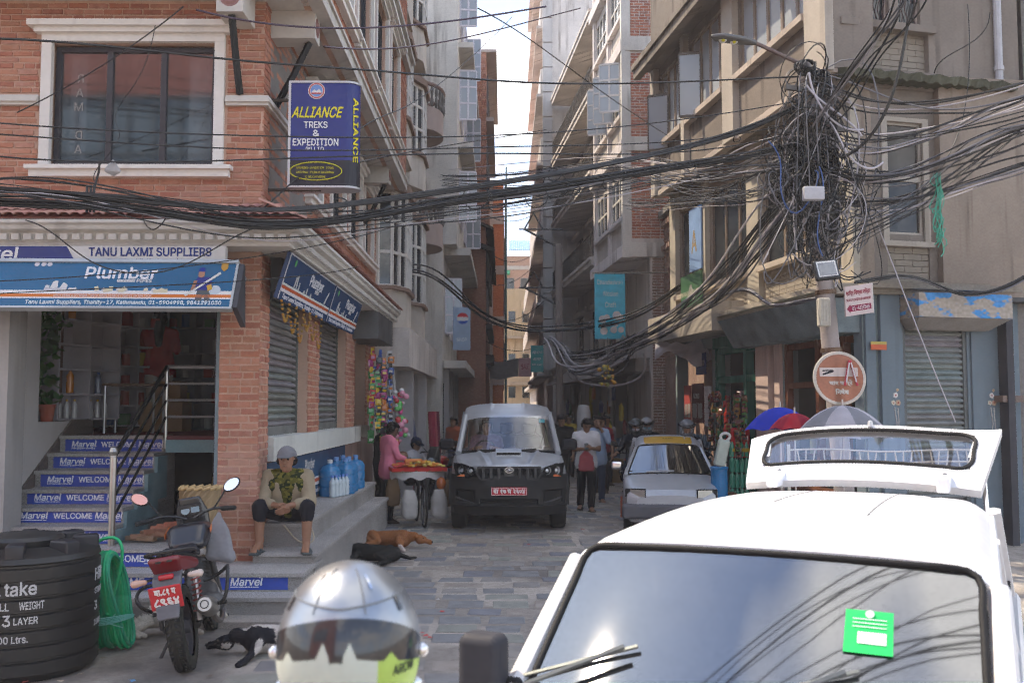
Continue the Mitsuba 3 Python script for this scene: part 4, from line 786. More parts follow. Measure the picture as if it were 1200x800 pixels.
# bay next to the corner
q = MB(); WH = (.62, .59, .55)
for u in (0.0, 2.2, 4.4): BF.box(q, u, u + .2, 5.6, 14.5, -.2, .06)
for z in (5.62, 8.32, 10.9, 13.4): BF.box(q, 0, 4.7, z, z + .3, -.95, .16); BF.box(q, .2, 4.4, z + 1.0, z + 1.1, -.1, .10)
put(B + '__bay_frame', q, 'plaster', WH, .7)
q = MB()
for z in (5.92, 8.62, 11.2, 13.7): BF.box(q, .1, 4.5, z, z + .75, -.12, -.02); BF.box(q, .1, 4.5, z + 1.95, z + 2.4, -.12, -.03)
each(B + '__spandrel', q, 'plaster', (.46, .43, .39), .8)
for z in (5.62, 8.32, 10.9): 
    for a in (.2, 2.4): simple_window(BF, (a, a + 2.0, z + 1.1, z + 2.3), B, (.5, .48, .45), 4, 2, t=.06, gl='darkglass', d=-.06)
for (u, z) in ((.5, 9.5), (1.4, 9.45), (2.3, 9.4)): casement(BF, u, z, .55, 1.25, B, (.56, .53, .52), 2, 3, ang=1.2, d=.08)
# balconies
q = MB()
for z in (3.1, 6.1, 8.72, 11.2, 13.7): BF.box(q, 4.72, 13.6, z, z + .16, -.95, .12); BF.box(q, 4.72, 13.6, z + .16, z + .26, .02, .16)
each(B + '__balcony', q, 'plaster', (.56, .515, .465), .9)
q = MB()
for z in (3.1, 6.1, 8.72, 11.2):
    for u in (5.4, 8.4, 11.4): BF.box(q, u - .15, u, z + .2, z + 2.45, -.94, -.75); BF.box(q, u + 1.5, u + 1.65, z + .2, z + 2.45, -.94, -.75); BF.box(q, u - .25, u + 1.75, z + 2.1, z + 2.25, -.94, -.6)
each(B + '__door_surround', q, 'plaster', (.46, .43, .38), .6)
FB2 = Fr(BF.pt(0, 0, -.9), BF.u[:2], BF.n[:2])
for z in (3.3, 6.3, 8.9, 11.4):
    for u in (5.4, 8.4, 11.4): simple_window(FB2, (u, u + 1.5, z + .1, z + 1.9), B, (.14, .11, .09), 3, 1, t=.08, d=.03)
q = MB()
for z in (6.1, 8.72, 11.2):
    for u in np.arange(4.9, 13.6, .13): q.tube([BF.pt(u, z + .26, .09), BF.pt(u, z + .95, .09)], .009, 4)
    q.tube([BF.pt(4.8, z + .96, .09), BF.pt(13.5, z + .96, .09)], .02, 5)
lab(put(B + '__railing', q, 'satin', (.10, .09, .085), .5), kind='stuff')
q = MB(); 
for u in (4.8, 9.0, 13.4): BF.box(q, u, u + .3, 0, 3.1, -.95, -.6)
BF.box(q, .2, 13.6, 2.75, 3.1, -.95, -.2); each(B + '__shop_post', q, 'plaster', (.25, .22, .2), .6)
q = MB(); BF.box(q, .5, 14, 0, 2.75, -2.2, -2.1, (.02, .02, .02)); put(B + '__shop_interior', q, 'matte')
# pale house and another beyond
E_ = thing('pale_stepped_house', 'pale grey house with stepped balconies beyond the brick balcony house', 'building')
EF = Fr((1.93, 38.2, 0), (.0, 1), (-1, 0)); q = MB(); EF.box(q, 0, 16, 0, 26, -6, 0)
for z in (3.2, 6, 8.8, 11.6, 14.4, 17.2, 20, 22.8): EF.box(q, .4, 15, z, z + 1.0, .0, .45 if z > 3.5 else .3); EF.box(q, .4, 15.2, z - .12, z, .0, .6)
put(E_ + '__wall', q, 'plaster', (.55, .53, .51), .8)
for z in (4.4, 7.2, 10, 12.8, 15.6, 18.4, 21.2):
    for u in (1, 4.5, 8, 11.5): simple_window(EF, (u, u + 1.8, z, z + 1.5), E_, (.35, .35, .36), 3, 1, d=.03, gl='darkglass')
q = MB(); 
for i in range(20): q.box((1.55, 38.0 + .0, 3.3 + i), (1.93, 38.2, 4.25 + i))
put(E_ + '__corner_panels', q, 'plaster', (.45, .45, .45), .6)
G_ = thing('dim_far_house', 'dim greyish house on the right where the street narrows', 'building')
q = MB(); q.box((2.05, 54.3, 0), (9, 76, 15)); q.box((1.6, 54.5, 3), (2.05, 75, 3.2)); q.box((1.5, 54.5, 6), (2.05, 75, 7)); q.box((1.55, 54.5, 9), (2.05, 75, 10)); put(G_ + '__wall', q, 'plaster', (.38, .34, .3), .7)
Fs = Fr((2.05, 0, 0), (0, 1), (-1, 0))
for z in (4, 7.4, 10.5):
    for u in (56, 60, 64): simple_window(Fs, (u, u + 1.6, z, z + 1.4), G_, (.2, .2, .2), 2, 1, d=.03)
# blocks behind, so that the sky does not show where the town goes on
H_ = thing('grey_rear_house', 'grey house standing behind the plastered corner house at the right edge', 'building')
q = MB(); q.box((7.6, 14.0, 0), (12, 22, 14)); q.box((6.9, 13.6, 0), (7.6, 14.2, 3.4)); each(H_ + '__wall', q, 'plaster', (.2, .185, .17), .6)
Fh = Fr((0, 14.0, 0), (1, 0), (0, -1)); simple_window(Fh, (8, 9, 4, 5.5), H_, (.1, .1, .1), 2, 1, d=.03)
# ---------------------------------------------------------------- vehicles (x to the right as seen from in front, y backwards, z up)
def loft(rows, close=True):
    """rows: list of closed-in-half sections [(x, z) from bottom middle to top middle] at y; mirrored"""
    V = []
    for y, sec in rows:
        a = [(x, y, z) for x, z in sec]; V.append(a + [(-x, y, z) for x, y, z in a[::-1]])
    V = np.array(V, float); mb = MB(); mb.grid(V)
    if close:
        for k, i in ((0, 0), (len(V) - 1, -1)):
            n = V.shape[1]; m = V[i].mean(0); mb.add(np.vstack([V[i], m]), [[j, j + 1, n] for j in range(n - 1)])
    return mb
def body_sec(w, zb, zt, sh=.12, cr=.02):
    return [(0, zb), (w * .90, zb), (w * .97, zb + .08), (w, zb + .22), (w * 1.0, zt - sh), (w * .985, zt - sh * .45), (w * .93, zt - .02), (w * .80, zt + cr * .3), (w * .4, zt + cr * .9), (0, zt + cr)]
def wheel(key, c, r, w, M, ax=(1, 0, 0)):
    k = K(key + '__wheel'); R = aim((0, 0, 0), ax); R[:3, 3] = c; R = M @ R
    t = MB().lathe([(r * .62, -w / 2), (r * .9, -w / 2), (r * .97, -w * .42), (r, -w * .25), (r, w * .25), (r * .97, w * .42), (r * .9, w / 2), (r * .62, w / 2)], R, 28)
    put(k + '__tyre', t, 'rubber', (.022, .021, .02), .6, smooth=30, name=False)
    t = MB().lathe([(0, -w * .25), (r * .2, -w * .3), (r * .55, -w * .1), (r * .62, -w * .4), (r * .63, w * .4), (r * .55, w * .1), (r * .2, w * .3), (0, w * .25)], R, 20)
    put(k + '__rim', t, 'metal', (.35, .35, .36), .4, smooth=30, name=False)
def quadglass(pts, M, n=8, bow=0.0, d=A3(0, -1, .4)):
    """a bowed pane between four corners bl, br, tr, tl"""
    bl, br, tr, tl = (A3(*p) for p in pts); s = np.linspace(0, 1, n)
    return MB().grid(np.array([[((bl * (1 - a) + br * a) * (1 - b) + (tl * (1 - a) + tr * a) * b) + d * bow * (1 - (2 * a - 1) ** 2) for a in s] for b in s]))
def seatm(x, y, z, w=.44):
    return MB().mesh(rbox((x - w / 2, y, z), (x + w / 2, y + .45, z + .16), .06)).mesh(rbox((x - w / 2, y + .38, z + .1), (x + w / 2, y + .52, z + .66), .06)).mesh(rbox((x - .12, y + .42, z + .66), (x + .12, y + .50, z + .84), .04))

# --- grey SUV coming down the street
SUV = thing('grey_suv', 'silver grey SUV with black bumper and red number plate in mid street', 'car')
W = rotz(.005, (.085, 14.55, 0))
hw = .87
def fy(x, z):   # plan curve of the nose
    return .30 * abs(x / hw) ** 3.2 + .02
q = MB(); xs, zs = np.linspace(-hw, hw, 97), np.linspace(.27, .86, 50)
def bump_y(x, z):
    y = fy(x, z); a = abs(x)
    if .50 < a < .80 and .44 < z < .64: y += .06 * min(1, (a - .5) / .04, (.8 - a) / .03, (z - .44) / .05, (.64 - z) / .02)
    if z < .425: y += -.035 if z > .40 else .02 + (.40 - z) * .35
    if a < .42 and .43 < z < .50: y += .04 + (.012 if int((z - .43) / .0175) % 2 else 0)
    if z > .70: y += (z - .70) * .25
    if a > .62: y += (a - .62) * .1
    return y
q.grid(np.array([[(x, bump_y(x, z), z) for x in xs] for z in zs])); q.grid(np.array([[(x, bump_y(x, .27) + t, .27) for x in xs] for t in (0, .35)]))
put(SUV + '__bumper', q, 'rubber', (.020, .0205, .022), .35, smooth=40, M=W)
q = loft([(y, body_sec(w, .42, zt, .14, .03)) for y, w, zt in ((.45, .80, .98), (.7, .88, 1.02), (1.3, .895, 1.08), (1.75, .90, 1.12), (2.4, .90, 1.12), (3.6, .90, 1.12), (4.4, .87, 1.1))])
SILV = (.36, .38, .40)
put(SUV + '__body', q, 'carpaint', SILV, .2, smooth=35, M=W)
def hood_z(x, t):
    a = abs(x); z = 1.0 + .165 * t ** .8 - .05 * (a / .8) ** 4
    ridge = .030 * math.exp(-((a - (.36 + .12 * t)) / .035) ** 2) - .012 * math.exp(-((a - (.27 + .10 * t)) / .05) ** 2)
    return z + ridge * min(1, t * 4) + .018 * math.exp(-(x / .2) ** 2)
q = MB(); tt = np.linspace(0, 1, 26)
q.grid(np.array([[(x * (.72 + .12 * t ** .5) / .84, fy(x * .95, 1) + .05 + (1.30 - fy(x * .95, 1)) * t, hood_z(x, t)) for x in np.linspace(-.84, .84, 61)] for t in tt]))
q.grid(np.array([[(x * .72 / .84, fy(x * .95, 1) + .05 + .01 * (1 - k), hood_z(x, 0) - .06 * (1 - k)) for x in np.linspace(-.84, .84, 61)] for k in (0, 1)]))
put(SUV + '__bonnet', q, 'carpaint', SILV, .2, smooth=50, M=W)
q = MB(); q.hexa([(x, y, z) for x in (-.20, .20) for y, z0 in ((.70, 1.150), (1.05, 1.19)) for z in (z0 - .05, z0 + (.022 if y < 1 else .02))]); k = put(SUV + '__bonnet_scoop', q, 'carpaint', SILV, .2, M=W)
put(k + '__slot', MB().box((-.185, .694, 1.125), (.185, .699, 1.160)), 'matte', (.006, .006, .006), M=W)
# grille, lamps, plate
gp = [(-.42, .78), (.42, .78), (.50, .88), (.47, .985), (-.47, .985), (-.50, .88)]
q = MB().prism(gp, .05, XF((1, 0, 0), (0, 0, 1), (0, -1, 0), (0, .13, 0))); k = put(SUV + '__grille', q, 'matte', (.006, .006, .007), M=W)
rim = Polygon(gp).difference(Polygon(gp).buffer(-.028)); put(k + '__surround', MB().prism(rim, .07, XF((1, 0, 0), (0, 0, 1), (0, -1, 0), (0, .12, 0))), 'satin', (.02, .02, .022), M=W, name=False)
for i in range(-3, 4):
    if i: put(k + '__bar', MB().mesh(rbox((i * .115 - .026 + (.04 * np.sign(i)), .045, .80), (i * .115 + .026 + (.04 * np.sign(i)), .09, .965), .012, 2)), 'satin', (.03, .03, .033), M=W)
q = MB(); q.lathe([(0, .03), (.055, .03), (.066, .018), (.07, 0)], XF((1, 0, 0), (0, 0, .62), (0, -1, 0), (0, .055, .935)), 24); q.prism([(-.06, .80), (.06, .80), (.085, .96), (-.085, .96)], .02, XF((1, 0, 0), (0, 0, 1), (0, -1, 0), (0, .075, 0)), (.03, .03, .03)); put(k + '__emblem_mount', q, 'satin', (.06, .06, .065), M=W)
q = MB(); 
for r_ in (.062,): q.tube([(r_ * math.cos(a), .022, .935 + r_ * .62 * math.sin(a)) for a in np.linspace(0, 6.2832, 25)], .006, 5)
q.tube([(-.045, .02, .925), (-.01, .018, .945), (.02, .018, .935), (.045, .02, .95)], .008, 5); q.tube([(-.045, .02, .915), (0, .018, .93), (.045, .02, .935)], .006, 5)
put(k + '__emblem', q, 'chrome', M=W)
for s in (-1, 1):
    k = K(SUV + '__headlight')
    pl = [(.46, .845), (.60, .815), (.80, .835), (.835, 1.03), (.70, 1.025), (.53, .97)]
    f = lambda x, z, o=0.0: (s * x, fy(x, z) + .0 + o, z)
    P_ = trimesh.creation.extrude_polygon(Polygon(pl), .06, engine='earcut').subdivide().subdivide(); v = P_.vertices
    put(k + '__housing', MB().add([f(x, z, .05 - d) for x, z, d in v], P_.faces), 'matte', (.006, .006, .007), name=False, M=W)
    for cx in (.56, .70):
        o = A3(s * cx, fy(cx, .93) - .012, .925); n = unit(A3(s * .35 * (1 if cx > .6 else .5), -1, 0)); M_ = XF(unit(np.cross([0, 0, 1], n)), (0, 0, 1), n, o)
        put(k + '__reflector', MB().lathe([(.062, .012), (.060, .0), (.05, -.015), (.03, -.025)], M_, 20), 'chrome', name=True, M=W)
        put(k + '__bulb_lens', MB().lathe([(0, .014), (.02, .010), (.034, -.01)], M_, 14), 'metal', (.6, .62, .65), M=W)
    put(k + '__indicator', MB().prism([(.58, .825), (.78, .84), (.70, .868), (.62, .862)], .012, XF((s, 0, 0), (0, 0, 1), (0, -1, 0), (0, fy(.68, .84) - .01, 0))), 'gloss', (.62, .13, .02), name=False, M=W)
    put(SUV + '__fog_lamp_recess', MB().hexa([(s * x, y + fy(x, .5), z) for x in (.53, .77) for y in (.03, .05) for z in (.465, .62)]), 'matte', (.012, .012, .013), M=W)
    put(SUV + '__chin_trim', MB().hexa([(s * x, fy(x, .5) + o, z + (x - .52) * .3) for x in (.52, .80) for o in (.012, .045) for z in (.43, .455)]), 'satin', (.05, .05, .053), M=W)
RED, PLW = (.42, .022, .03), (.62, .58, .56)
q = MB().mesh(rbox((-.265, -.015, .565), (.265, .012, .685), .008, 2)); k = put(SUV + '__number_plate', q, 'satin', RED, .2, M=W)
dev(q := MB(), 'plate_suv', .078, XF((1, 0, 0), (0, 0, 1), (0, -1, 0), (-.235, -.0155, .585)), width=.47)
q.mesh(trimesh.creation.extrude_polygon(sbox(-.258, .572, .258, .678).difference(sbox(-.252, .578, .252, .672)), .002, engine='earcut'), None, XF((1, 0, 0), (0, 0, 1), (0, -1, 0), (0, -.0152, 0))); put(k + '__characters', q, 'matte', PLW, .1, M=W, name=False)
# cabin
wb, wt = [(-.755, 1.30, 1.155), (.755, 1.30, 1.155)], [(.68, 2.05, 1.70), (-.68, 2.05, 1.70)]
put(SUV + '__windscreen', quadglass([*wb, *wt], W, 9, .09), 'glass', smooth=True, M=W)
q = MB()
for s in (-1, 1):
    q.tube([(s * .80, 1.22, 1.13), (s * .755, 1.62, 1.42), (s * .71, 2.05, 1.715)], [.05, .045, .045], 8)
    for yy in (2.75, 3.7, 4.35): q.tube([(s * .86, yy, 1.10), (s * .74, yy + .05, 1.78)], .045, 6)
each(SUV + '__pillar', q, 'carpaint', SILV, .2, smooth=40, M=W)
R_ = []
for t in np.linspace(0, 1, 22):
    y = 2.0 + 2.5 * t; zc = 1.715 + .215 * math.sin(min(1, t * 1.9) * math.pi / 2) ** 1.1
    R_.append([(x, y + (.0 if t else .07 * abs(x / .73) ** 2), zc - .075 * abs(x / .73) ** 4 - (.02 if t == 0 else 0) + (.012 if abs(abs(x) - .30) < .02 and t > .2 else 0)) for x in np.linspace(-.73, .73, 41)])
q = MB().grid(np.array(R_)); R2 = [[(s * x, y, z) for x, y, z in ((.73, R_[i][40][1], R_[i][40][2]), (.755, R_[i][40][1], R_[i][40][2] - .05))] for s in (1,) for i in range(22)]
for s in (-1, 1): q.grid(np.array([[(s * abs(x), y, z) for x, y, z in r] for r in R2]))
put(SUV + '__roof', q, 'carpaint', SILV, .2, smooth=40, M=W)
q = MB(); q.tube([(*p,) for p in [(-.77, 1.285, 1.15), (-.4, 1.24, 1.155), (0, 1.22, 1.158), (.4, 1.24, 1.155), (.77, 1.285, 1.15)]], .028, 6); put(SUV + '__scuttle', q, 'rubber', (.015, .015, .016), M=W)
for x0, x1, z1 in ((-.62, -.05, 1.185), (.02, .45, 1.185)): q = MB(); q.tube([(x0, 1.23, 1.165), (x1, 1.23, z1 + .01)], .011, 5); q.box((x0 + .1, 1.225, 1.165), (x1, 1.235, 1.178)); put(SUV + '__wiper', q, 'rubber', (.01, .01, .01), M=W)
for s in (-1, 1):
    for ya, yb in ((2.0, 2.75), (2.75, 3.7), (3.7, 4.35)): put(SUV + '__side_pane', quadglass([(s * .86, ya if ya > 2 else 1.6, 1.12), (s * .86, yb, 1.12), (s * .74, yb, 1.75), (s * .74, ya + .05, 1.73)], W, 2), 'tint', M=W)
    k = put(SUV + '__mirror', MB().mesh(rbox((s * 1.0 - .125, 1.47, 1.17), (s * 1.0 + .125, 1.62, 1.35), .055)), 'rubber', (.014, .014, .015), M=W, smooth=40); put(k + '__arm', MB().tube([(s * .84, 1.6, 1.17), (s * .95, 1.55, 1.21)], .03, 6), 'rubber', (.014, .014, .015), M=W, name=False)
    for yy in (.85, 3.6):
        wheel(SUV, (s * .76, yy, .36), .365, .235, W)
        put(SUV + '__wheel_arch', MB().lathe([(.40, -.14), (.46, -.14), (.46, .14), (.40, .14)], XF((0, 1, 0), (0, 0, 1), (1, 0, 0), (s * .77, yy, .40)), 16, a0=0, a1=math.pi), 'rubber', (.02, .02, .021), M=W)
each(SUV + '__bumper_end', MB().box((-.87, .32, .30), (-.80, 1.0, .62)).box((.80, .32, .30), (.87, 1.0, .62)), 'rubber', (.02, .02, .021), M=W)
q = MB(); q.box((-.78, .9, .33), (.78, 4.4, .42)); q.box((-.7, 1.42, .8), (.7, 1.85, 1.13)); put(SUV + '__dashboard', q, 'matte', (.02, .02, .022), M=W)
for x in (-.38, .38): put(SUV + '__front_seat', seatm(x, 2.35, .72, .48), 'cloth', (.06, .055, .05), M=W)
put(SUV + '__rear_seat', seatm(0, 3.3, .72, 1.2), 'cloth', (.10, .095, .09), M=W)
q = MB().tube([(-.38 + .18 * math.cos(a), 2.0 + .07 * math.sin(a), 1.13 + .17 * math.sin(a)) for a in np.linspace(0, 6.2832, 21)], .014, 6); put(SUV + '__steering_wheel', q, 'rubber', (.02, .02, .02), M=W)
put(SUV + '__windscreen_sticker', MB().box((.52, 2.0, 1.60), (.62, 2.004, 1.66)), 'matte', (.05, .42, .50), M=W @ rotx(-.0)); put(SUV + '__tailgate', MB().box((-.74, 4.36, 1.1), (.74, 4.4, 1.82)), 'darkglass', M=W)

# --- small hatchbacks: a taxi, and the white one in front with its tailgate up
def hatch(name, label, W, col, mat, wf, wr, wb_, L, zf, zr, rake, zb, hood, bw, roofcol=None, open_gate=False, hz=.80, dark=(.02, .02, .022)):
    k0 = thing(name, label, 'car'); yb = -rake
    rows = [(yb - hood, .70, hz - .18), (yb - hood + .05, .90, hz - .10), (yb - hood + .3, .97, hz - .02), (yb - .12, 1.0, zb - .03), (yb + .25, 1.0, zb - .01), (1.2, 1.0, zb - .02), (L - .05, .99, zb - .04), (L + .28, .93, zb - .08), (L + .34, .88, zb - .3)]
    q = loft([(y, body_sec(bw * w, .22, z, .13, .025)) for y, w, z in rows])
    put(k0 + '__body', q, mat, col, .15, smooth=35, M=W)
    put(k0 + '__windscreen', quadglass([(-wb_, yb, zb), (wb_, yb, zb), (wf - .025, 0, zf - .012), (-wf + .025, 0, zf - .012)], W, 11, .07, A3(0, -1, .3)), 'screen', smooth=True, M=W)
    # seal round the screen
    c = [(-wb_, yb, zb), (-wf + .0, -.015, zf - .035)]; bow = lambda x, w: -.07 * (1 - (x / w) ** 2)
    pts = []
    for t in np.linspace(0, .93, 8): pts.append((-wb_ + (wb_ - wf + .015) * t, yb * (1 - t), zb + (zf - .012 - zb) * t))
    xs = np.linspace(-wf + .07, wf - .07, 13); pts += [(-wf + .03, -.012, zf - .018)] + [(x, bow(x, wf), zf - .010 + .02 * (1 - (x / wf) ** 2)) for x in xs] + [(wf - .03, -.012, zf - .018)]
    for t in np.linspace(.93, 0, 8): pts.append((wb_ + (-wb_ + wf - .015) * t, yb * (1 - t), zb + (zf - .012 - zb) * t))
    put(k0 + '__screen_seal', MB().tube(curve(pts, 70), .010, 8), 'rubber', (.012, .012, .013), smooth=True, M=W)
    # roof
    n = 41; R = []
    for t in np.linspace(0, 1, 30):
        w = wf + .02 + (wr - wf) * t; y = L * t; zc = zf + (zr - zf) * t + .035 * math.sin(math.pi * min(1, t * .9 + .1)) - (.016 if t < .02 else 0) - (.03 if t > .98 else 0)
        R.append([(w * a, y + (bow(a, 1) * .95 - .0) * max(0, 1 - t * 3), zc + .030 * (1 - abs(a) ** 2.5) - .055 * max(0, (abs(a) - .8) / .2) ** 2 - (.006 if abs(abs(a) - .62) < .02 and t > .25 else 0)) for a in np.linspace(-1, 1, n)])
    q = MB().grid(np.array(R)); q.grid(np.array([[(x, y + .004, z - .075) for x, y, z in R[0]], R[0]])); put(k0 + '__roof', q, mat, roofcol or col, .12, smooth=True, M=W)
    q = MB()
    for s in (0, n - 1):
        sg = -1 if s == 0 else 1
        q.tube([(R[i][s][0] + .006 * sg, R[i][s][1], R[i][s][2] - .008) for i in range(30)], .013, 6)
        q.tube([(sg * (wb_ + .045), yb - .04, zb - .04), (sg * (wf + .03), -.0, zf - .06)], [.036, .030], 8)
        for ya, yb2 in ((.78, .95), (L - .08, L + .10)):
            q.tube([(sg * (bw - .05), yb2, zb - .06), (sg * (wr + .035), ya, zr - .03)], .035, 6)
        q.tube([(sg * (bw - .03), yb2, zb - .07) for yb2 in (yb, .5, 1.2, L + .2)], .03, 6)
    each(k0 + '__pillar', q, mat, col, .15, smooth=40, M=W)
    for s in (-1, 1):
        for ya, yb2 in ((.02, .80), (.84, L - .08)): put(k0 + '__side_pane', quadglass([(s * (bw - .05), ya - (rake * .8 if ya < .1 else 0), zb - .05), (s * (bw - .05), yb2 + .12, zb - .05), (s * (wr + .03), yb2, zr - .04), (s * (wr + .03), ya, zf - .04)], W, 2), 'tint' if not open_gate else 'glass', M=W)
        for yy in (yb - hood + .52, L - .05): wheel(k0, (s * (bw - .09), yy, .27), .27, .15, W)
    q = MB(); q.box((-bw + .04, yb + .03, zb - .10), (bw - .04, L + .22, zb + .035)); q.mesh(rbox((-bw + .1, yb - .02, .6), (bw - .1, yb + .42, zb - .03), .06)); put(k0 + '__dashboard', q, 'matte', dark, M=W)
    for x in (-.33, .33): put(k0 + '__front_seat', seatm(x, .55, .36, .42), 'cloth', (.05, .05, .055), M=W)
    put(k0 + '__rear_seat', seatm(0, 1.35, .36, 1.0), 'cloth', (.05, .05, .055), M=W)
    q = MB().tube([(-.33 + .17 * math.cos(a), .35 + .1 * math.sin(a), .86 + .14 * math.sin(a)) for a in np.linspace(0, 6.2832, 21)], .013, 6); put(k0 + '__steering_wheel', q, 'rubber', (.02, .02, .02), M=W)
    return k0, R
TW = rotz(-.14, (2.60, 15.55, 0))
TAXI, R = hatch('silver_taxi', 'small silver taxi with a yellow band across its roof, behind the white hatchback', TW, (.38, .40, .42), 'carpaint', .475, .50, .62, 1.65, 1.27, 1.355, .62, .86, .85, .70, hz=.76)
q = MB().grid(np.array([[(x * .93, y - .002, z + .004) for x, y, z in r] for r in R[0:15]])); k = put(TAXI + '__yellow_roof_band', q, 'satin', (.52, .29, .02), .2, smooth=True, M=TW)
q = MB(); q.box((-.08, .28, 1.365), (.08, .32, 1.371)); put(k + '__roof_print', q, 'matte', (.2, .12, .02), M=TW, name=False)
for s in (-1, 1):
    k = put(TAXI + '__headlight', MB().hexa([(s * x, y, z) for x in (.36, .655) for y in (-1.475 + (.10 if x > .5 else 0), -1.35) for z in (.57, .69)]), 'matte', (.03, .03, .03), M=TW)
    put(k + '__lens', MB().hexa([(s * x, y, z) for x in (.375, .58) for y in (-1.49 + (.07 if x > .5 else 0), -1.47 + (.07 if x > .5 else 0)) for z in (.58, .68)]), 'metal', (.55, .55, .52), M=TW, name=False)
    put(TAXI + '__wiper', MB().tube([(s * .05 - .3, -.66, .885), (s * .05 + .02, -.665, .905)], .012, 5), 'galv', (.3, .3, .3), M=TW)
    k = put(TAXI + '__mirror', MB().mesh(rbox((s * .80 - .085, -.36, .90), (s * .80 + .085, -.26, 1.02), .03)), 'chrome', M=TW, smooth=40)
put(TAXI + '__front_bumper', MB().mesh(rbox((-.70, -1.56, .27), (.70, -1.36, .48), .05)), 'rubber', (.10, .105, .11), M=TW, smooth=40)
put(TAXI + '__wheel_flap', MB().box((-.73, -1.1, .25), (-.70, -1.05, .55)), 'cloth', (.25, .08, .05), M=TW)
each(TAXI + '__washer_jet', MB().box((-.2, -.9, .862), (-.18, -.87, .875)).box((.26, -.9, .862), (.28, -.87, .875)), 'matte', (.02, .02, .02), M=TW)

CW = rotz(-.472, (.809, 3.025, 0))
CARW, R = hatch('white_hatchback', 'white hatchback close in front, its tailgate standing open', CW, (.58, .58, .59), 'whitepaint', .60, .565, .605, 2.02, 1.415, 1.42, .46, 1.03, .66, .70, open_gate=True, hz=.86)
put(CARW + '__roof_seam', MB().tube([(R[i][14][0] , R[i][14][1], R[i][14][2] + .001) for i in range(14, 29)], .0025, 4).tube([(R[i][27][0] , R[i][27][1], R[i][27][2] + .001) for i in range(9, 29)], .0025, 4), 'rubber', (.2, .2, .2), M=CW)
# tailgate
def gate_pt(a, b, o=0.0):  # a across -1..1, b 0 hinge .. 1 lip
    w = .55 + .095 * b; up = math.radians(25)
    y = 2.06 + b * .62 * math.cos(up) + .035 * (1 - a * a); z = 1.50 + b * .62 * math.sin(up) - .035 * b * a * a - .03 * a * a + (.05 * max(0, a) ** 4 - .02 * max(0, -a) ** 6) * b
    return A3(w * a, y - o * .4, z + o)
cell = lambda a, b: (abs(a) < .86 - .05 * (b > .5)) and .30 < b < .90
na, nb = 45, 21; q = MB(); g = MB()
for o in (0, -.035):
    V = np.array([[gate_pt(a, b, o) for a in np.linspace(-1, 1, na)] for b in np.linspace(0, 1, nb)]).reshape(-1, 3); f = []
    for i in range(nb - 1):
        for j in range(na - 1):
            if not cell(-1 + 2 * (j + .5) / (na - 1), (i + .5) / (nb - 1)): f.append((i * na + j, i * na + j + 1, (i + 1) * na + j + 1, (i + 1) * na + j))
    q.add(V, f)
B_ = np.linspace(0, 1, nb); A_ = np.linspace(-1, 1, na)
for ed in ([(-1, b) for b in B_], [(1, b) for b in B_], [(a, 0) for a in A_], [(a, 1) for a in A_]): q.grid(np.array([[gate_pt(a, b, o) for a, b in ed] for o in (0, -.035)]))
TG = put(CARW + '__tailgate', q, 'whitepaint', (.60, .60, .61), .1, smooth=40, M=CW)
put(TG + '__pane', MB().grid(np.array([[gate_pt(a, b, -.012) for a in np.linspace(-.87, .87, 15)] for b in np.linspace(.29, .91, 7)])), 'glass', smooth=True, M=CW)
ring = [gate_pt(a, .30, .003) for a in np.linspace(-.80, .80, 15)] + [gate_pt(.85, .36, .003), gate_pt(.85, .6, .003), gate_pt(.81, .84, .003)] + [gate_pt(a, .90, .003) for a in np.linspace(.72, -.72, 15)] + [gate_pt(-.81, .84, .003), gate_pt(-.85, .6, .003), gate_pt(-.85, .36, .003)]
put(TG + '__pane_seal', MB().tube(curve(ring + ring[:1], 90), .011, 6), 'rubber', (.016, .016, .018), smooth=True, M=CW)
for s in (-.70, .70):
    o = gate_pt(s, .12, .006); k = put(TG + '__hinge', MB().mesh(rbox(tuple(o + A3(-.028, -.20, -.06)), tuple(o + A3(.028, .02, .012)), .008, 2)), 'whitepaint', (.66, .66, .67), M=CW)
    put(k + '__bolt', MB().lathe([(0, .006), (.010, .005), (.012, 0)], XF((1, 0, 0), (0, .9, .4), (0, -.4, .9), o + A3(0, -.005, .013)), 8), 'metal', (.3, .3, .3), M=CW, name=False)
put(TG + '__gas_strut', MB().tube([(.58, 2.0, 1.25), gate_pt(.93, .5, -.04)], .011, 6), 'chrome', M=CW)
put(TG + '__washer_nozzle', MB().lathe([(0, .035), (.012, .03), (.016, 0)], XF(o=gate_pt(.0, .97, 0)), 8), 'galv', (.5, .5, .5), M=CW)
# mirror, wipers, sticker
put(CARW + '__door_mirror', MB().mesh(rbox((-.80, -.52, .99), (-.665, -.42, 1.20), .03)), 'rubber', (.035, .036, .04), .3, M=CW, smooth=40); put(CARW + '__mirror_bracket', MB().mesh(rbox((-.68, -.46, 1.04), (-.62, -.42, 1.075), .025)), 'rubber', (.02, .02, .022), M=CW, smooth=40)
scr = lambda x, t, o=.012: A3(x * (1 - .07 * t), -.46 * (1 - t) - .07 * (1 - (x / .62) ** 2) - o * .8, 1.03 + .375 * t + .02 * (1 - (x / .62) ** 2) + o)
for x0, x1 in ((-.60, -.33), (.02, .28)):
    k = put(CARW + '__wiper', MB().tube([scr(x0, .02, .03), scr(x1, .30, .03)], .008, 5), 'galv', (.13, .14, .14), M=CW); put(k + '__blade', MB().tube([scr(x0 - .08, .06), scr(x1 + .03, .34)], .006, 4), 'galv', (.2, .21, .2), M=CW)
n = 9; q = MB().grid(np.array([[scr(x, t, .004) for x in np.linspace(.265, .392, n)] for t in np.linspace(.45, .69, n)])); k = put(CARW + '__windscreen_sticker', q, 'matte', (.02, .50, .12), .05, M=CW, smooth=True)
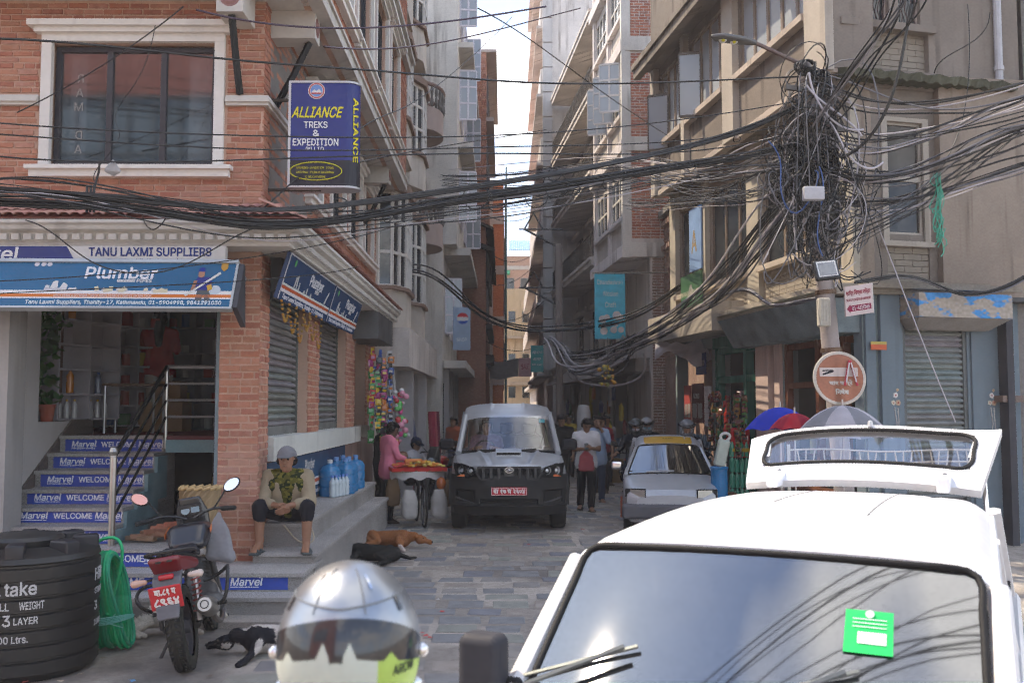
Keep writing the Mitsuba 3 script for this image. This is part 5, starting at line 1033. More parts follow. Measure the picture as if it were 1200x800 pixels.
put(k + '__label', MB().grid(np.array([[scr(x, t, .006) for x in np.linspace(.30, .375, 4)] for t in np.linspace(.50, .565, 4)])), 'matte', (.7, .72, .72), .1, M=CW, name=False)
q = MB()
for i in range(3): q.grid(np.array([[scr(x, t, .006) for x in np.linspace(.285, .375, 4)] for t in (.59 + .022 * i, .596 + .022 * i)]))
q.lathe([(0, .001), (.012, .001)], XF((1, 0, 0), (0, .6, .8), (0, -.8, .6), scr(.33, .665, .007)), 12); put(k + '__print', q, 'matte', (.5, .66, .55), M=CW, name=False)
put(CARW + '__inside_mirror', MB().mesh(rbox((-.13, -.02, 1.16), (.13, .01, 1.22), .02)), 'rubber', (.02, .02, .02), M=CW)
# ---------------------------------------------------------------- people
SPH = m3.Manifold.sphere(1.0, 14)
def ball(p, r): return SPH.scale([r, r, r]).translate(list(map(float, p)))
def bone(a, b, ra, rb): return m3.Manifold.batch_hull([ball(a, ra), ball(b, rb)])
def soft(parts, edge=.022, it=6, fold=0.0, seed=0, ff=14):
    m = m3.Manifold.batch_boolean(parts, m3.OpType.Add).refine_to_length(edge); q = m.to_mesh()
    t = trimesh.Trimesh(q.vert_properties[:, :3], q.tri_verts, process=True); trimesh.smoothing.filter_taubin(t, iterations=it)
    if fold:
        v = np.array(t.vertices); n = np.array(t.vertex_normals); t.vertices = v + n * ((meshkit.fbm(v * [ff, ff, ff * .6], 3, seed) - .5) * 2 * fold)[:, None]
    return t
V3 = lambda d, k, s: A3(*d[k][s]) if isinstance(d[k], dict) else A3(d[k][0] * s, d[k][1], d[k][2])
SKIN = (.26, .14, .09)
def hand(w, d, side, n, s=1.0, curl=.5):
    """w wrist, d forearm direction, n back of the hand, side towards the thumb"""
    d, n = unit(d), unit(n); side = unit(side - d * (side @ d)); n = unit(np.cross(d, side)) * (1 if np.dot(np.cross(d, side), n) > 0 else -1)
    ps = [m3.Manifold.batch_hull([ball(w, .021 * s), ball(w + d * .085 * s + side * .028 * s, .012 * s), ball(w + d * .08 * s - side * .03 * s, .011 * s), ball(w + d * .03 * s + side * .022 * s, .015 * s)])]
    for k, (o, L) in enumerate(((.028, .072), (.010, .080), (-.010, .074), (-.029, .058))):
        a = w + d * .083 * s + side * o * s; c1 = curl * (.55 + .06 * k); b = a + (d * math.cos(c1) - n * math.sin(c1)) * L * .5 * s; c = b + (d * math.cos(c1 * 2.3) - n * math.sin(c1 * 2.3)) * L * .5 * s
        ps += [bone(a, b, .0095 * s, .0088 * s), bone(b, c, .0088 * s, .0075 * s)]
    a = w + d * .028 * s + side * .026 * s; b = a + (d * .7 + side * .6 - n * .35) * .042 * s; ps += [bone(a, b, .0125 * s, .010 * s), bone(b, b + (d * .9 + side * .1 - n * .4) * .034 * s, .010 * s, .008 * s)]
    return ps
def person(label, J, M, shirt, trousers, shirt_mat='cloth', skin=SKIN, hair=(.012, .010, .009), hairlen=0, sleeve=.9, leg=1.0, shoes=(.05, .035, .03), sandal=False, fat=1.0, group=None, jacket=None, hands=True, helmet=None, cap=None, hem=0.0, mask=None, curl=.5):
    k = thing('person', label, 'person', group); s = (-1, 1); body, top, low, foot = [], [], [], []
    hip, kn, an, sh, el, wr = ({i: V3(J, n, i) for i in s} for n in ('hip', 'knee', 'ankle', 'sho', 'elb', 'wri'))
    nk, hd = A3(*J['neck']), A3(*J['head']); pel = (hip[-1] + hip[1]) / 2; ch = (sh[-1] + sh[1]) / 2; up = unit(ch - pel); fw = A3(*J.get('fw', (0, 1, 0)))
    fw = unit(fw - up * (fw @ up)); lo = lambda a, b, t: a + (b - a) * t
    def torso(o): return [m3.Manifold.batch_hull([ball(hip[i] + up * .02, (.092 + o) * fat) for i in s] + [ball(lo(pel, ch, .5) + (hip[i] - pel) * .85 + fw * .015, (.088 + o) * fat) for i in s]), m3.Manifold.batch_hull([ball(lo(pel, ch, .5) + (hip[i] - pel) * .85 + fw * .015, (.088 + o) * fat) for i in s] + [ball(lo(sh[i], ch, .38) - up * .06 + fw * .02, (.098 + o) * fat) for i in s]), m3.Manifold.batch_hull([ball(lo(sh[i], ch, .38) - up * .06 + fw * .02, (.098 + o) * fat) for i in s] + [ball(sh[i], .052 + o) for i in s] + [ball(lo(ch, nk, .6), .055 + o)])]
    body += torso(0) + [bone(lo(ch, nk, .3), hd - up * .06, .056, .053)]
    hf = A3(*J.get('face', fw)); hf = unit(hf); hu = unit(up * .35 + A3(0, 0, 1)); hu = unit(hu - hf * (hu @ hf)); hr = np.cross(hf, hu)
    E = lambda x, y, z: hd + hr * x + hf * y + hu * z
    body += [m3.Manifold.batch_hull([ball(E(0, -.02, .035), .085), ball(E(0, .012, .03), .078), ball(E(.012, .035, -.055), .045), ball(E(-.012, .035, -.055), .045), ball(E(0, .052, -.085), .026)]), bone(E(0, .092, .012), E(0, .108, -.022), .009, .015), bone(E(-.022, .083, -.055), E(.022, .083, -.055), .010, .010)]
    for i in s: body += [bone(E(i * .074, -.005, .015), E(i * .078, -.012, -.025), .014, .010)]
    for i in s:
        body += [bone(sh[i], el[i], .050 * fat, .040), bone(el[i], wr[i], .040, .027), bone(hip[i], kn[i], .082 * fat, .055), bone(kn[i], lo(kn[i], an[i], .35), .053, .056), bone(lo(kn[i], an[i], .35), an[i], .054, .036)]
        fd = A3(*J.get('toe', fw)); fd = unit(A3(fd[0] + i * .18 * abs(fd[1]), fd[1], fd[2] if 'toe' in J else 0)); sole = an[i] - A3(0, 0, .055)
        body += [m3.Manifold.batch_hull([ball(an[i], .036), ball(sole - fd * .045, .026), ball(sole + fd * .13 - A3(0, 0, .008), .022), ball(sole + fd * .11 + np.cross(fd, [0, 0, 1]) * .03 - A3(0, 0, .006), .020)])]
        if hands: d = J.get('hd', {}).get(i); d = A3(*d) if d is not None else wr[i] - el[i]; sd = A3(*J.get('thumb', (0, .6, .6))) if 'thumb' in J else A3(-i * .5, .7, .3); body += hand(wr[i], d, sd, A3(*J['back'])if 'back' in J else A3(i, -.2, .4), 1.0, curl)
        tt = lo(sh[i], el[i], min(1, sleeve / .5)); top += [bone(sh[i], tt, .066 * fat, .060 if sleeve < .5 else .054)]
        if sleeve > .5: top += [bone(el[i], lo(el[i], wr[i], (sleeve - .5) * 2), .054, .044)]
        e = lo(hip[i], kn[i], min(1, leg * 2)); low += [bone(hip[i], e, .102 * fat, .078)]
        if leg > .5: low += [bone(kn[i], lo(kn[i], an[i], (leg - .5) * 2 * .96), .077, .063)]
        if sandal:
            foot += [m3.Manifold.batch_hull([ball(sole - fd * .06 - A3(0, 0, .022), .016).scale([1, 1, 1]), *[ball(sole + fd * t + np.cross(fd, [0, 0, 1]) * w - A3(0, 0, .024), .014) for t in (-.05, .15) for w in (-.035, .035)]])]
            for t in (.03, .10): foot += [bone(sole + fd * t + np.cross(fd, [0, 0, 1]) * .042 + A3(0, 0, -.01), sole + fd * t + A3(0, 0, .032 - t * .15), .016, .013), bone(sole + fd * t - np.cross(fd, [0, 0, 1]) * .042 + A3(0, 0, -.01), sole + fd * t + A3(0, 0, .032 - t * .15), .016, .013)]
        else: foot += [m3.Manifold.batch_hull([ball(an[i], .044), ball(sole - fd * .05 - A3(0, 0, .0), .034), ball(sole + fd * .145 - A3(0, 0, .008), .030), ball(sole + fd * .12 + np.cross(fd, [0, 0, 1]) * .03 - A3(0, 0, .006), .028)])]
    top += torso(.016); low += [m3.Manifold.batch_hull([ball(hip[i] + up * .06, .106 * fat) for i in s] + [ball(hip[i], .104 * fat) for i in s])]
    if hem: top += [m3.Manifold.batch_hull([ball(hip[i] + up * .05, .118 * fat) for i in s] + [ball(hip[i] - up * hem, .128 * fat) for i in s])]
    put(k, soft(body, .018, 4), 'skin', skin, .35, smooth=True, name=False, M=M)
    sk = put(k + '__shirt', soft(top, .024, 5, .011, 3), shirt_mat, shirt, .3, smooth=True, M=M)
    put(k + '__trousers', soft(low, .026, 5, .010, 5), 'cloth', trousers, .3, smooth=True, M=M)
    for i, f in enumerate((foot[:len(foot) // 2], foot[len(foot) // 2:])): put(k + ('__sandal' if sandal else '__shoe'), soft(f, .016, 3), 'rubber', shoes, .4, smooth=True, M=M)
    if jacket:
        jm = []
        for i in s:
            a, b = lo(sh[i], ch, .45), hip[i] + up * .03
            jm += [m3.Manifold.batch_hull([ball(sh[i], .075), ball(lo(sh[i], ch, .5) - up * .05 + fw * .045, .09), ball(lo(sh[i], ch, .5) - up * .05 - fw * .02, .10), ball(hip[i] + up * .06 + fw * .03, .105), ball(hip[i] + up * .06 - fw * .03, .105)]), bone(sh[i], el[i], .078, .068), bone(el[i], lo(el[i], wr[i], .55), .068, .058)]
        jm += [m3.Manifold.batch_hull([ball(sh[i] - fw * .02, .07) for i in s] + [ball(hip[i] + up * .06 - fw * .06, .09) for i in s])]
        for i in s: jm += [bone(lo(ch, nk, .35) + hr * i * .035 - fw * .03, lo(ch, nk, .2) + hr * i * .06 + fw * .07, .032, .022)]
        put(k + '__jacket', soft(jm, .024, 5, .012, 8, 11), 'cloth', jacket, .3, smooth=True, M=M)
    if helmet:
        hm = m3.Manifold.batch_hull([ball(E(0, -.015, .04), .135), ball(E(0, .02, .0), .128), ball(E(0, -.01, -.08), .105)]) - m3.Manifold.batch_hull([ball(E(x, y, z), .02) for x in (-.08, .08) for y in (.07, .3) for z in (-.02, .055)])
        hk = put(k + '__helmet', soft([hm], .02, 2), 'gloss', helmet, .1, smooth=40, M=M); put(hk + '__visor', MB().tube([E(.125 * math.sin(a), -.01 + .135 * math.cos(a), .085) for a in np.linspace(-1.5, 1.5, 13)], .03, 8), 'blackgloss', M=M, smooth=True, name=False)
    else:
        hp = [m3.Manifold.batch_hull([ball(E(0, -.028, .045), .092), ball(E(0, .012, .068), .070)]), bone(E(.055, -.03, .0), E(-.055, -.03, .0), .05, .05), bone(E(0, -.05, -.02), E(0, -.05, -.05), .055, .045)]
        if cap is None:
            for x in (-.045, 0, .045): hp.append(bone(E(x, .0, .105), E(x * 1.1, .055, .085), .04, .028))
        if hairlen: hp += [bone(E(0, -.05, 0), E(0, -.10, -hairlen * .5), .075, .07), bone(E(0, -.10, -hairlen * .5), E(0, -.12, -hairlen), .07, .045)]
        put(k + '__hair', soft(hp, .02, 2, .006, 4, 40), 'fur', hair, .4, smooth=True, M=M)
        if cap:
            c = m3.Manifold.batch_hull([ball(E(0, -.022, .05), .100), ball(E(0, .02, .055), .088)]).trim_by_plane(list(hu), float(hu @ E(0, 0, .038)))
            ck = put(k + '__cap', soft([c], .02, 1), 'cloth', cap, .3, smooth=50, M=M); put(ck + '__peak', soft([m3.Manifold.batch_hull([ball(E(x, .085, .044), .007) for x in (-.075, .075)] + [ball(E(x, .165, .026), .007) for x in (-.05, 0, .05)])], .02, 1), 'cloth', [x * .8 for x in cap], .3, smooth=40, M=M, name=False)
        for i in s:
            put(k + '__eye', MB().mesh(trimesh.creation.icosphere(1, .011), None, XF(o=E(i * .031, .078, .014))), 'satin', (.02, .014, .012), M=M); put(k + '__eyebrow', MB().tube([E(i * .014, .088, .034), E(i * .032, .088, .040), E(i * .05, .078, .034)], .0055, 5), 'fur', hair, M=M)
        put(k + '__mouth', MB().tube([E(-.022, .087, -.052), E(0, .094, -.051), E(.022, .087, -.052)], .004, 5), 'skin', [x * .55 for x in skin], M=M)
    if mask: put(k + '__mask', soft([m3.Manifold.batch_hull([ball(E(x, y, z), .02) for x, y, z in ((-.05, .045, -.02), (.05, .045, -.02), (0, .095, -.01), (-.04, .045, -.08), (.04, .045, -.08), (0, .08, -.085))])], .02, 1), 'cloth', mask, .2, smooth=True, M=M)
    return k
def standing(h=1.68, **o):
    J = dict(hip=(.085, 0, .93), knee=(.09, .02, .50), ankle=(.095, -.01, .08), sho=(.19, 0, 1.39), elb=(.235, -.02, 1.12), wri=(.24, .08, .88), neck=(0, .01, 1.45), head=(0, .035, 1.575)); J.update(o)
    f = h / 1.70; sc = lambda v: {i: tuple(x * f for x in q) for i, q in v.items()} if isinstance(v, dict) else tuple(x * f for x in v)
    return {a: (b if a in ('fw', 'face', 'toe', 'thumb', 'back', 'hd') else sc(b)) for a, b in J.items()}
def at(x, y, deg=180.0, z=0.0): return rotz(math.radians(deg), (x, y, z))   # deg 180: faces the camera

# the man who sits on the steps: feet on the lower one
person('man in beige jacket, camouflage shirt and grey cap sitting on the granite step',
    dict(hip=(.10, 0, .345), knee=(.23, .37, .425), ankle=(.225, .40, .075), sho=(.185, .13, .70), elb=(.235, .235, .455), wri=(.055, .40, .44), neck=(0, .19, .755), head=(0, .235, .865), face=(.05, 1, .06), fw=(0, 1, -.2), hd={-1: (.5, .75, -.45), 1: (-.6, .6, -.35)}, back=(0, .4, 1)),
    at(-2.165, 10.03, 184, .468), (.1, .1, .03), (.018, .018, .022), 'camo', jacket=(.25, .205, .15), sleeve=.55, leg=.66, sandal=True, shoes=(.05, .055, .06), cap=(.17, .17, .18), skin=(.24, .125, .075), curl=.7)
# fruit seller, side on to the cart
person('fruit seller in a pink shirt and dark trousers standing beside his fruit bicycle', standing(1.62, elb={-1: (-.22, .12, 1.14), 1: (.22, .10, 1.12)}, wri={-1: (-.10, .36, 1.05), 1: (.10, .34, 1.06)}, head=(0, .08, 1.56), face=(.1, 1, -.35)), at(-1.86, 15.9, -62), (.62, .20, .27), (.014, .014, .017), sleeve=.78, skin=(.09, .05, .035), hem=.08)
person('man in a navy cap and black waistcoat sitting before the rolls of cloth', dict(hip=(.1, 0, .5), knee=(.15, .4, .5), ankle=(.15, .42, .08), sho=(.19, .05, .98), elb=(.24, .16, .76), wri=(.12, .40, .74), neck=(0, .06, 1.04), head=(0, .09, 1.16), face=(.2, 1, -.25)), at(-1.72, 18.6, -118), (.45, .45, .46), (.02, .02, .022), jacket=None, cap=(.02, .025, .05), sleeve=.6)
person('shopkeeper half hidden behind the hanging snack packets', standing(1.6, wri={-1: (-.12, .38, 1.12), 1: (.14, .36, 1.1)}, elb={-1: (-.2, .12, 1.1), 1: (.2, .1, 1.1)}), at(-2.15, 17.2, -70), (.02, .02, .022), (.02, .02, .02), sleeve=.5)
# walkers
person('young man in a white t-shirt walking with a phone in his hands', standing(1.66, elb={-1: (-.235, .02, 1.13), 1: (.235, .02, 1.13)}, wri={-1: (-.06, .26, 1.16), 1: (.08, .26, 1.15)}, knee={-1: (-.08, .10, .50), 1: (.09, .0, .50)}, ankle={-1: (-.075, .08, .085), 1: (.085, -.18, .11)}, head=(0, .065, 1.565), face=(-.15, 1, -.55)), at(1.49, 17.75, 184), (.60, .58, .58), (.012, .012, .015), sleeve=.30, sandal=True, shoes=(.03, .025, .02), hem=.07, skin=(.24, .13, .085), curl=.9)
person('man in a pale blue shirt with a hand at his mouth, behind the white t-shirt', standing(1.68, wri={-1: (-.02, .17, 1.48), 1: (.22, .1, .9)}, elb={-1: (-.2, .16, 1.2), 1: (.235, 0, 1.12)}), at(1.83, 19.3, 190), (.30, .38, .50), (.03, .05, .09), sleeve=.8, sandal=True, hem=.1)
person('man in black t-shirt and black jeans looking down beside the grey SUV', standing(1.7, face=(.3, 1, -.5)), at(1.22, 20.6, 176), (.012, .012, .014), (.012, .012, .014), sleeve=.3, shoes=(.04, .03, .025))
person('man in a black t-shirt farther back beside the grey SUV', standing(1.72), at(1.07, 24.2, 175), (.015, .015, .017), (.02, .02, .025), sleeve=.3)
person('dark haired man behind the grey SUV roof, face just showing', standing(1.66), at(.95, 28.5, 180), (.05, .03, .03), (.02, .02, .025), sleeve=.5)
person('shop hand in a rust checked shirt left of the grey SUV', standing(1.6), at(-1.22, 24.5, 150), (.30, .09, .05), (.05, .06, .10), sleeve=.5)
for lb, x, y, dg, c_ in (('man in a maroon shirt among the group behind the white t-shirt', 2.15, 21.5, 170, (.18, .03, .04)), ('man in a grey shirt at the shops behind the walkers', 2.45, 23.5, 200, (.2, .2, .21)), ('man in a dark green shirt beside the black t-shirts', .92, 22.3, 185, (.03, .07, .05)), ('woman in a yellow scarf far behind the walkers', 1.75, 26.5, 180, (.45, .33, .05))): person(lb, standing(1.64), at(x, y, dg), c_, (.02, .02, .025), sleeve=.4)
# in the hardware shop
person('woman in red top and pale trousers with long dark hair, seen from behind', standing(1.6, elb={-1: (-.23, .12, 1.15), 1: (.23, .1, 1.13)}, wri={-1: (-.14, .32, 1.1), 1: (.14, .3, 1.1)}, fw=(0, 1, .0)), at(-4.62, 13.2, 12, 1.545), (.36, .03, .03), (.42, .37, .31), hairlen=.32, sleeve=.45, hem=.05)
person('person in red in the dark of the hardware shop', standing(1.5), at(-3.35, 13.6, 170, 1.4), (.28, .03, .03), (.03, .03, .05), sleeve=.5)
# driver of the SUV
person('driver of the grey SUV with a hand on the wheel', dict(hip=(.1, 0, .82), knee=(.14, .42, .84), ankle=(.14, .6, .5), sho=(.2, -.08, 1.33), elb=(.26, .12, 1.14), wri=(.15, .38, 1.2), neck=(0, -.06, 1.40), head=(0, -.03, 1.53)), at(-.29, 16.95, 180, -.02), (.14, .10, .13), (.03, .03, .03), sleeve=.6)
ORD = ('first', 'second', 'third', 'fourth', 'fifth', 'sixth', 'seventh', 'eighth', 'ninth', 'tenth')
# ---------------------------------------------------------------- signs of the hardware shop
NAVY, BLUE, PAPER = (.022, .035, .16), (.03, .17, .33), (.52, .51, .49)
k = thing('fascia_sign', 'long white and navy fascia sign lettered with the supplier name under the cornice', 'sign')
FS = Fr((0, 9.26, 0), (1, 0), (0, -1))
q = MB(); FS.box(q, -5.6, -2.64, 3.235, 3.385, -.08, 0); put(k, q, 'satin', PAPER, .2, name=False)
q = MB(); q.prism([(-5.6, 3.24), (-4.06, 3.24), (-4.14, 3.38), (-5.6, 3.38)], .003, XF((1, 0, 0), (0, 0, 1), (0, -1, 0), (0, 9.26, 0))); put(k + '__navy_field', q, 'satin', NAVY, .2)
q = MB(); text(q, 'TANU LAXMI SUPPLIERS', .078, XF((1, 0, 0), (0, 0, 1), (0, -1, 0), (-3.93, 9.257, 3.29)), NAVY, True, 1.16); text(q, 'Marvel', .12, XF((1, 0, 0), (.15, 0, 1), (0, -1, 0), (-5.25, 9.256, 3.25)), (.6, .6, .6), True, .66); text(q, 'Thahity-17, Kathmandu', .02, XF((1, 0, 0), (0, 0, 1), (0, -1, 0), (-3.75, 9.257, 3.245)), NAVY, False, .7)
put(k + '__lettering', q, 'matte')
def awning(key_label, pts, cat='sign'):
    """a slanting sign between bottom left, bottom right, top right, top left: returns key, frame M (x along, y up the slope), width, height"""
    bl, br, tr, tl = (A3(*p) for p in pts); x = unit(br - bl); y = unit((tl - bl) - x * ((tl - bl) @ x)); n = np.cross(x, y)
    return XF(x, y, n, bl), np.linalg.norm(br - bl), abs((tl - bl) @ y)
k = thing('slanting_shop_sign', 'blue slanting shop sign with a plumber holding a pipe, above the entrance', 'sign')
M, w, h = awning('', [(-5.6, 9.0, 2.79), (-2.50, 9.0, 2.775), (-2.64, 9.22, 3.225), (-5.6, 9.22, 3.225)])
q = MB(); q.box((0, 0, -.05), (w, h, 0), None, M); q.hexa([tuple((M[:3, :3] @ A3(x, y, z) + M[:3, 3])) for x in (w + .001, w + .05) for y in (0, h) for z in (-.3 * (1 - y / h) - .05, .0)], (.05, .05, .055)); put(k, q, 'satin', (.018, .105, .215), .25, name=False)
q = MB(); q.box((0, -.022, -.05), (w, .0, .012), None, M); q.box((0, h, -.3), (w, h + .035, .02), None, M); q.box((w - .02, 0, -.04), (w + .002, h, .012), None, M); put(k + '__frame', q, 'galv', (.45, .46, .46), .3)
q = MB(); f = lambda px, py: A3((px - 18) / 252 * (w + .62) - .62 + .62, 0, 0)
U = lambda px: w - (268 - px) / 252 * 2.02 * 1.0 if 0 else w - (266 - px) * .00795
Vv = lambda py: h * (359 - py) / 50.
W_, ORG, GRY = (.62, .62, .62), (.52, .16, .04), (.42, .40, .38)
D_ = lambda x0, x1, y0, y1, c, z=.003: q.box((x0, y0, .0005), (x1, y1, z), c, M)
D_(0, w - .02, Vv(350), Vv(341), W_); D_(0, w - .02, Vv(348.5), Vv(345), ORG, .004)
TM = lambda px, py, z=.004: M @ XF(o=(U(px), Vv(py), z))
text(q, 'Plumber', .125, TM(88, 327, .001), (.66, .66, .68), True, .67, depth=.004); text(q, 'PIPES', .038, TM(150, 331.5, .001), W_, True, .14, depth=.004)
D_(U(127), U(148), Vv(331), Vv(329.6), W_); D_(U(127), U(148), Vv(329), Vv(328.3), W_)
text(q, 'Tanu Laxmi Suppliers, Thahity-17, Kathmandu, 01-5904998, 9841291030', .040, TM(27, 356.2, .001), (.58, .62, .66), True, 1.80, depth=.004)
text(q, 'CPVC PIPES & FITTINGS | UPVC PIPES | SWR FITTINGS | WATER TANK', .017, TM(58, 348, .004), W_, False, .9, depth=.003)
for i, (x, a, L) in enumerate(((47, 1.5, .06), (52, 1.3, .10), (58, 1.7, .11), (63, 1.2, .09), (68, 1.5, .07), (75, .4, .06), (106, 1.8, .05), (114, .2, .06), (122, 1.6, .05), (131, .2, .05), (139, 2.1, .05), (163, 1.6, .03), (172, .05, .13), (181, 1.6, .03))):
    q.box((-.018, 0, .0005), (.018, L, .004 + i * .0002), (.55, .55, .56) if i < 6 else (.56, .50, .36), M @ rotz(a - 1.57, (U(x), Vv(341.5), 0))); q.lathe([(0, .0046), (.022, .0046), (.022, 0)], M @ XF(o=(U(x), Vv(341) + .01, 0)), 10, (.45, .45, .46))
for x in (28, 36, 43): q.lathe([(0, .003), (.024, .003), (.024, 0)], TM(x, 311, 0), 12, (.5, .5, .55))
# the printed plumber
pm = lambda pts, c, z: q.prism([(U(x), Vv(y)) for x, y in pts], z, M, c)
pm([(222, 352), (223, 338), (238, 338), (239, 352), (233, 352), (231, 345), (229, 352)], (.08, .09, .10), .004); pm([(217, 331), (221, 325), (236, 325), (240, 336), (238, 340), (223, 340)], (.035, .04, .20), .005); pm([(215, 340), (217, 329), (221, 329), (219, 341)], (.3, .16, .1), .0055)
pm([(221, 324), (221, 318), (228, 318), (228, 324), (225, 326)], (.36, .20, .13), .006); pm([(220, 319), (222, 314), (227, 314), (228.5, 319)], (.03, .05, .25), .0065); pm([(209, 346), (246, 319), (247.5, 321), (211, 347)], (.56, .56, .54), .007); pm([(233, 335), (238, 333), (240, 339), (235, 341)], (.5, .3, .05), .0075)
q.lathe([(0, .004), (.055, .004), (.055, 0)], TM(243, 340, 0), 14, (.45, .52, .56)); pm([(246, 309), (254, 309), (254, 315), (250, 318), (246, 315)], (.45, .25, .06), .005)
put(k + '__print', q, 'matte', grime=.1)
# side signs and the banner at the foot of the wall
for i, (ya, yb_) in enumerate(((9.62, 12.2), (12.26, 14.5))):
    k = thing('side_shop_sign', ('nearer' if i == 0 else 'farther') + ' of two navy slanting pipe signs over the side shutters', 'sign')
    M, w, h = awning('', [(-2.225, ya, 2.93), (-2.225, yb_, 2.93), (-2.09, yb_, 3.385), (-2.09, ya, 3.385)])
    q = MB(); q.box((0, 0, -.04), (w, h, 0), None, M); put(k, q, 'satin', (.022, .05, .125), .25, name=False)
    q = MB(); D2 = lambda x0, x1, y0, y1, c, z=.003: q.box((x0 * w, y0 * h, .0005), (x1 * w, y1 * h, z), c, M)
    D2(0, 1, .17, .24, (.55, .54, .53)); D2(0, 1, .24, .31, (.40, .08, .03)); D2(0, 1, .31, .36, (.5, .5, .5)); D2(0, 1, .965, 1, (.4, .4, .42)); D2(0, .012, 0, 1, (.4, .4, .42))
    text(q, 'Plumber', .12, M @ XF(o=(w * .45, h * .60, 0)), (.55, .56, .58), True, .75, depth=.003); text(q, 'PIPES', .04, M @ XF(o=(w * .60, h * .49, 0)), (.5, .5, .52), True, .2, depth=.003); text(q, 'Tanu Laxmi Suppliers, Thahity-17, Kathmandu', .045, M @ XF(o=(w * .06, h * .05, 0)), (.5, .52, .55), True, w * .86, depth=.003)
    for j, (x, a, L) in enumerate(((.2, 1.4, .12), (.24, 1.8, .15), (.28, 1.5, .08), (.38, .3, .07), (.44, 1.5, .07), (.52, .4, .06), (.85, .9, .2))): q.box((-.02, 0, .0005), (.02, L, .003 + j * .0003), (.42, .42, .42), M @ rotz(a - 1.57, (w * x, h * .36, 0)))
    q.lathe([(0, .004), (.035, .004), (.035, 0)], M @ XF(o=(w * .12, h * .85, 0)), 12, (.1, .35, .12))
    put(k + '__print', q, 'matte', grime=.1)
k = thing('wall_banner', 'navy pipe banner along the plinth behind the seated man', 'banner'); q = MB(); SA.box(q, 10.08, 15.0, .74, 1.29, -.005, .006); put(k, q, 'satin', (.02, .055, .115), .4, name=False)
q = MB(); MB_ = SA.M(10.08, .74, .0075)
for y0, y1, c in ((.13, .17, (.45, .44, .43)), (.17, .215, (.36, .08, .04)), (.215, .24, (.4, .4, .4))): q.box((0, y0, 0), (4.9, y1, .002), c, MB_)
text(q, 'Plumber', .12, MB_ @ XF(o=(1.9, .36, 0)), (.40, .40, .40), True, .6); text(q, 'PIPES', .04, MB_ @ XF(o=(2.2, .30, 0)), (.35, .35, .35), True, .2); text(q, 'Tanu Laxmi Suppliers, Thahity-17, Kathmandu', .05, MB_ @ XF(o=(.8, .04, 0)), (.35, .37, .4), True, 3.4)
for j in range(5): q.box((-.03, 0, 0), (.03, .12, .002 + j * .0003), (.35, .34, .33), MB_ @ rotz(.3 * (-1) ** j, (1.5 + .12 * j + (2.3 if j > 2 else 0), .24, 0)))
put(k + '__print', q, 'matte', grime=.1)
# garland of dried flowers under the side sign
k = thing('leaf_garland', 'dry yellow leaf garland looping under the nearer side sign', 'garland'); q = MB()
for i in range(6):
    y0 = 9.7 + i * .36; c = sag((-2.2, y0, 2.92), (-2.2, y0 + .34, 2.92), .20 + .08 * (i % 3), 16)
    for p in c: q.mesh(trimesh.creation.icosphere(0, .016), (.30 + .1 * rng.random(), .19, .04), XF(o=p + A3(0, rng.uniform(-.008, .008), rng.uniform(-.01, .01))))
put(k, q, 'matte', (.35, .2, .05), .5, name=False)
# hanging light box with a rounded edge
k = thing('hanging_lightbox_sign', 'blue and black trekking agency light box hanging off the brick corner', 'sign')
x0, x1, z0, z1, yf = -2.165, -1.53, 4.085, 5.14, 9.78
pl = [(x0, yf), (x1 - .07, yf)] + [(x1 - .07 + .13 * math.sin(a), yf + .13 - .13 * math.cos(a)) for a in np.linspace(.3, 2.84, 9)] + [(x1 - .07, yf + .26), (x0, yf + .26)]
q = MB().prism([(x, y) for x, y in pl], z1 - z0, XF(o=(0, 0, z0))); put(k, q, 'satin', (.022, .028, .165), .2, smooth=25, name=False)
q = MB().prism(Polygon(pl).buffer(.012), .02, XF(o=(0, 0, z0 - .02))).prism(Polygon(pl).buffer(.012), .02, XF(o=(0, 0, z1))).box((x0 - .012, yf - .012, z0), (x0 + .012, yf + .27, z1)); put(k + '__frame', q, 'galv', (.5, .5, .5), .2)
q = MB(); q.prism([(x, y) for x, y in Polygon(pl).buffer(.002).exterior.coords], .26, XF(o=(0, 0, z0 + .002))); put(k + '__dark_base', q, 'satin', (.012, .014, .02), .2)
LM = lambda px, py, sh=0: XF((1, 0, 0), (sh, 0, 1), (0, -1, 0), P(px, py, yf - .0035)); YEL, WT = (.62, .55, .03), (.62, .62, .63)
q = MB(); text(q, 'ALLIANCE', .105, LM(341.5, 137.5, .25), YEL, True, .50); text(q, 'TREKS', .065, LM(356, 150, 0), WT, True, .24); text(q, '&', .06, LM(366.5, 159.5), WT, True, .065); text(q, 'EXPEDITION', .07, LM(343, 170.5), WT, True, .46); text(q, '(P) LTD.', .03, LM(358, 176), WT, True, .2)
for i, t_ in enumerate(('TREKKING · EXPEDITION · TOURS', 'RAFTING · FLIGHT BOOKING', '& MUCH MORE')): text(q, t_, .022, LM(347 if i < 2 else 358, 198 + 5.2 * i), YEL, False, .38 if i < 2 else .2)
o = P(370, 200.5, yf - .006); q.tube([o + A3(.262 * math.cos(a), 0, .092 * math.sin(a)) for a in np.linspace(0, 6.2832, 41)], .005, 4, YEL)
o = P(371, 106.5, yf - .004); lm = XF((1, 0, 0), (0, 0, 1), (0, -1, 0), o)
q.lathe([(0, .001), (.086, .001)], lm, 28, (.6, .6, .6)); q.lathe([(.066, .002), (.080, .002)], lm, 28, (.45, .12, .12)); q.lathe([(0, .002), (.062, .002)], lm, 24, (.16, .26, .50)); q.prism([(-.055, -.02), (-.02, .012), (0, -.005), (.025, .02), (.055, -.02)], .004, lm, (.62, .62, .62)); q.box((-.05, -.035, 0), (.05, -.02, .0045), (.42, .1, .1), lm)
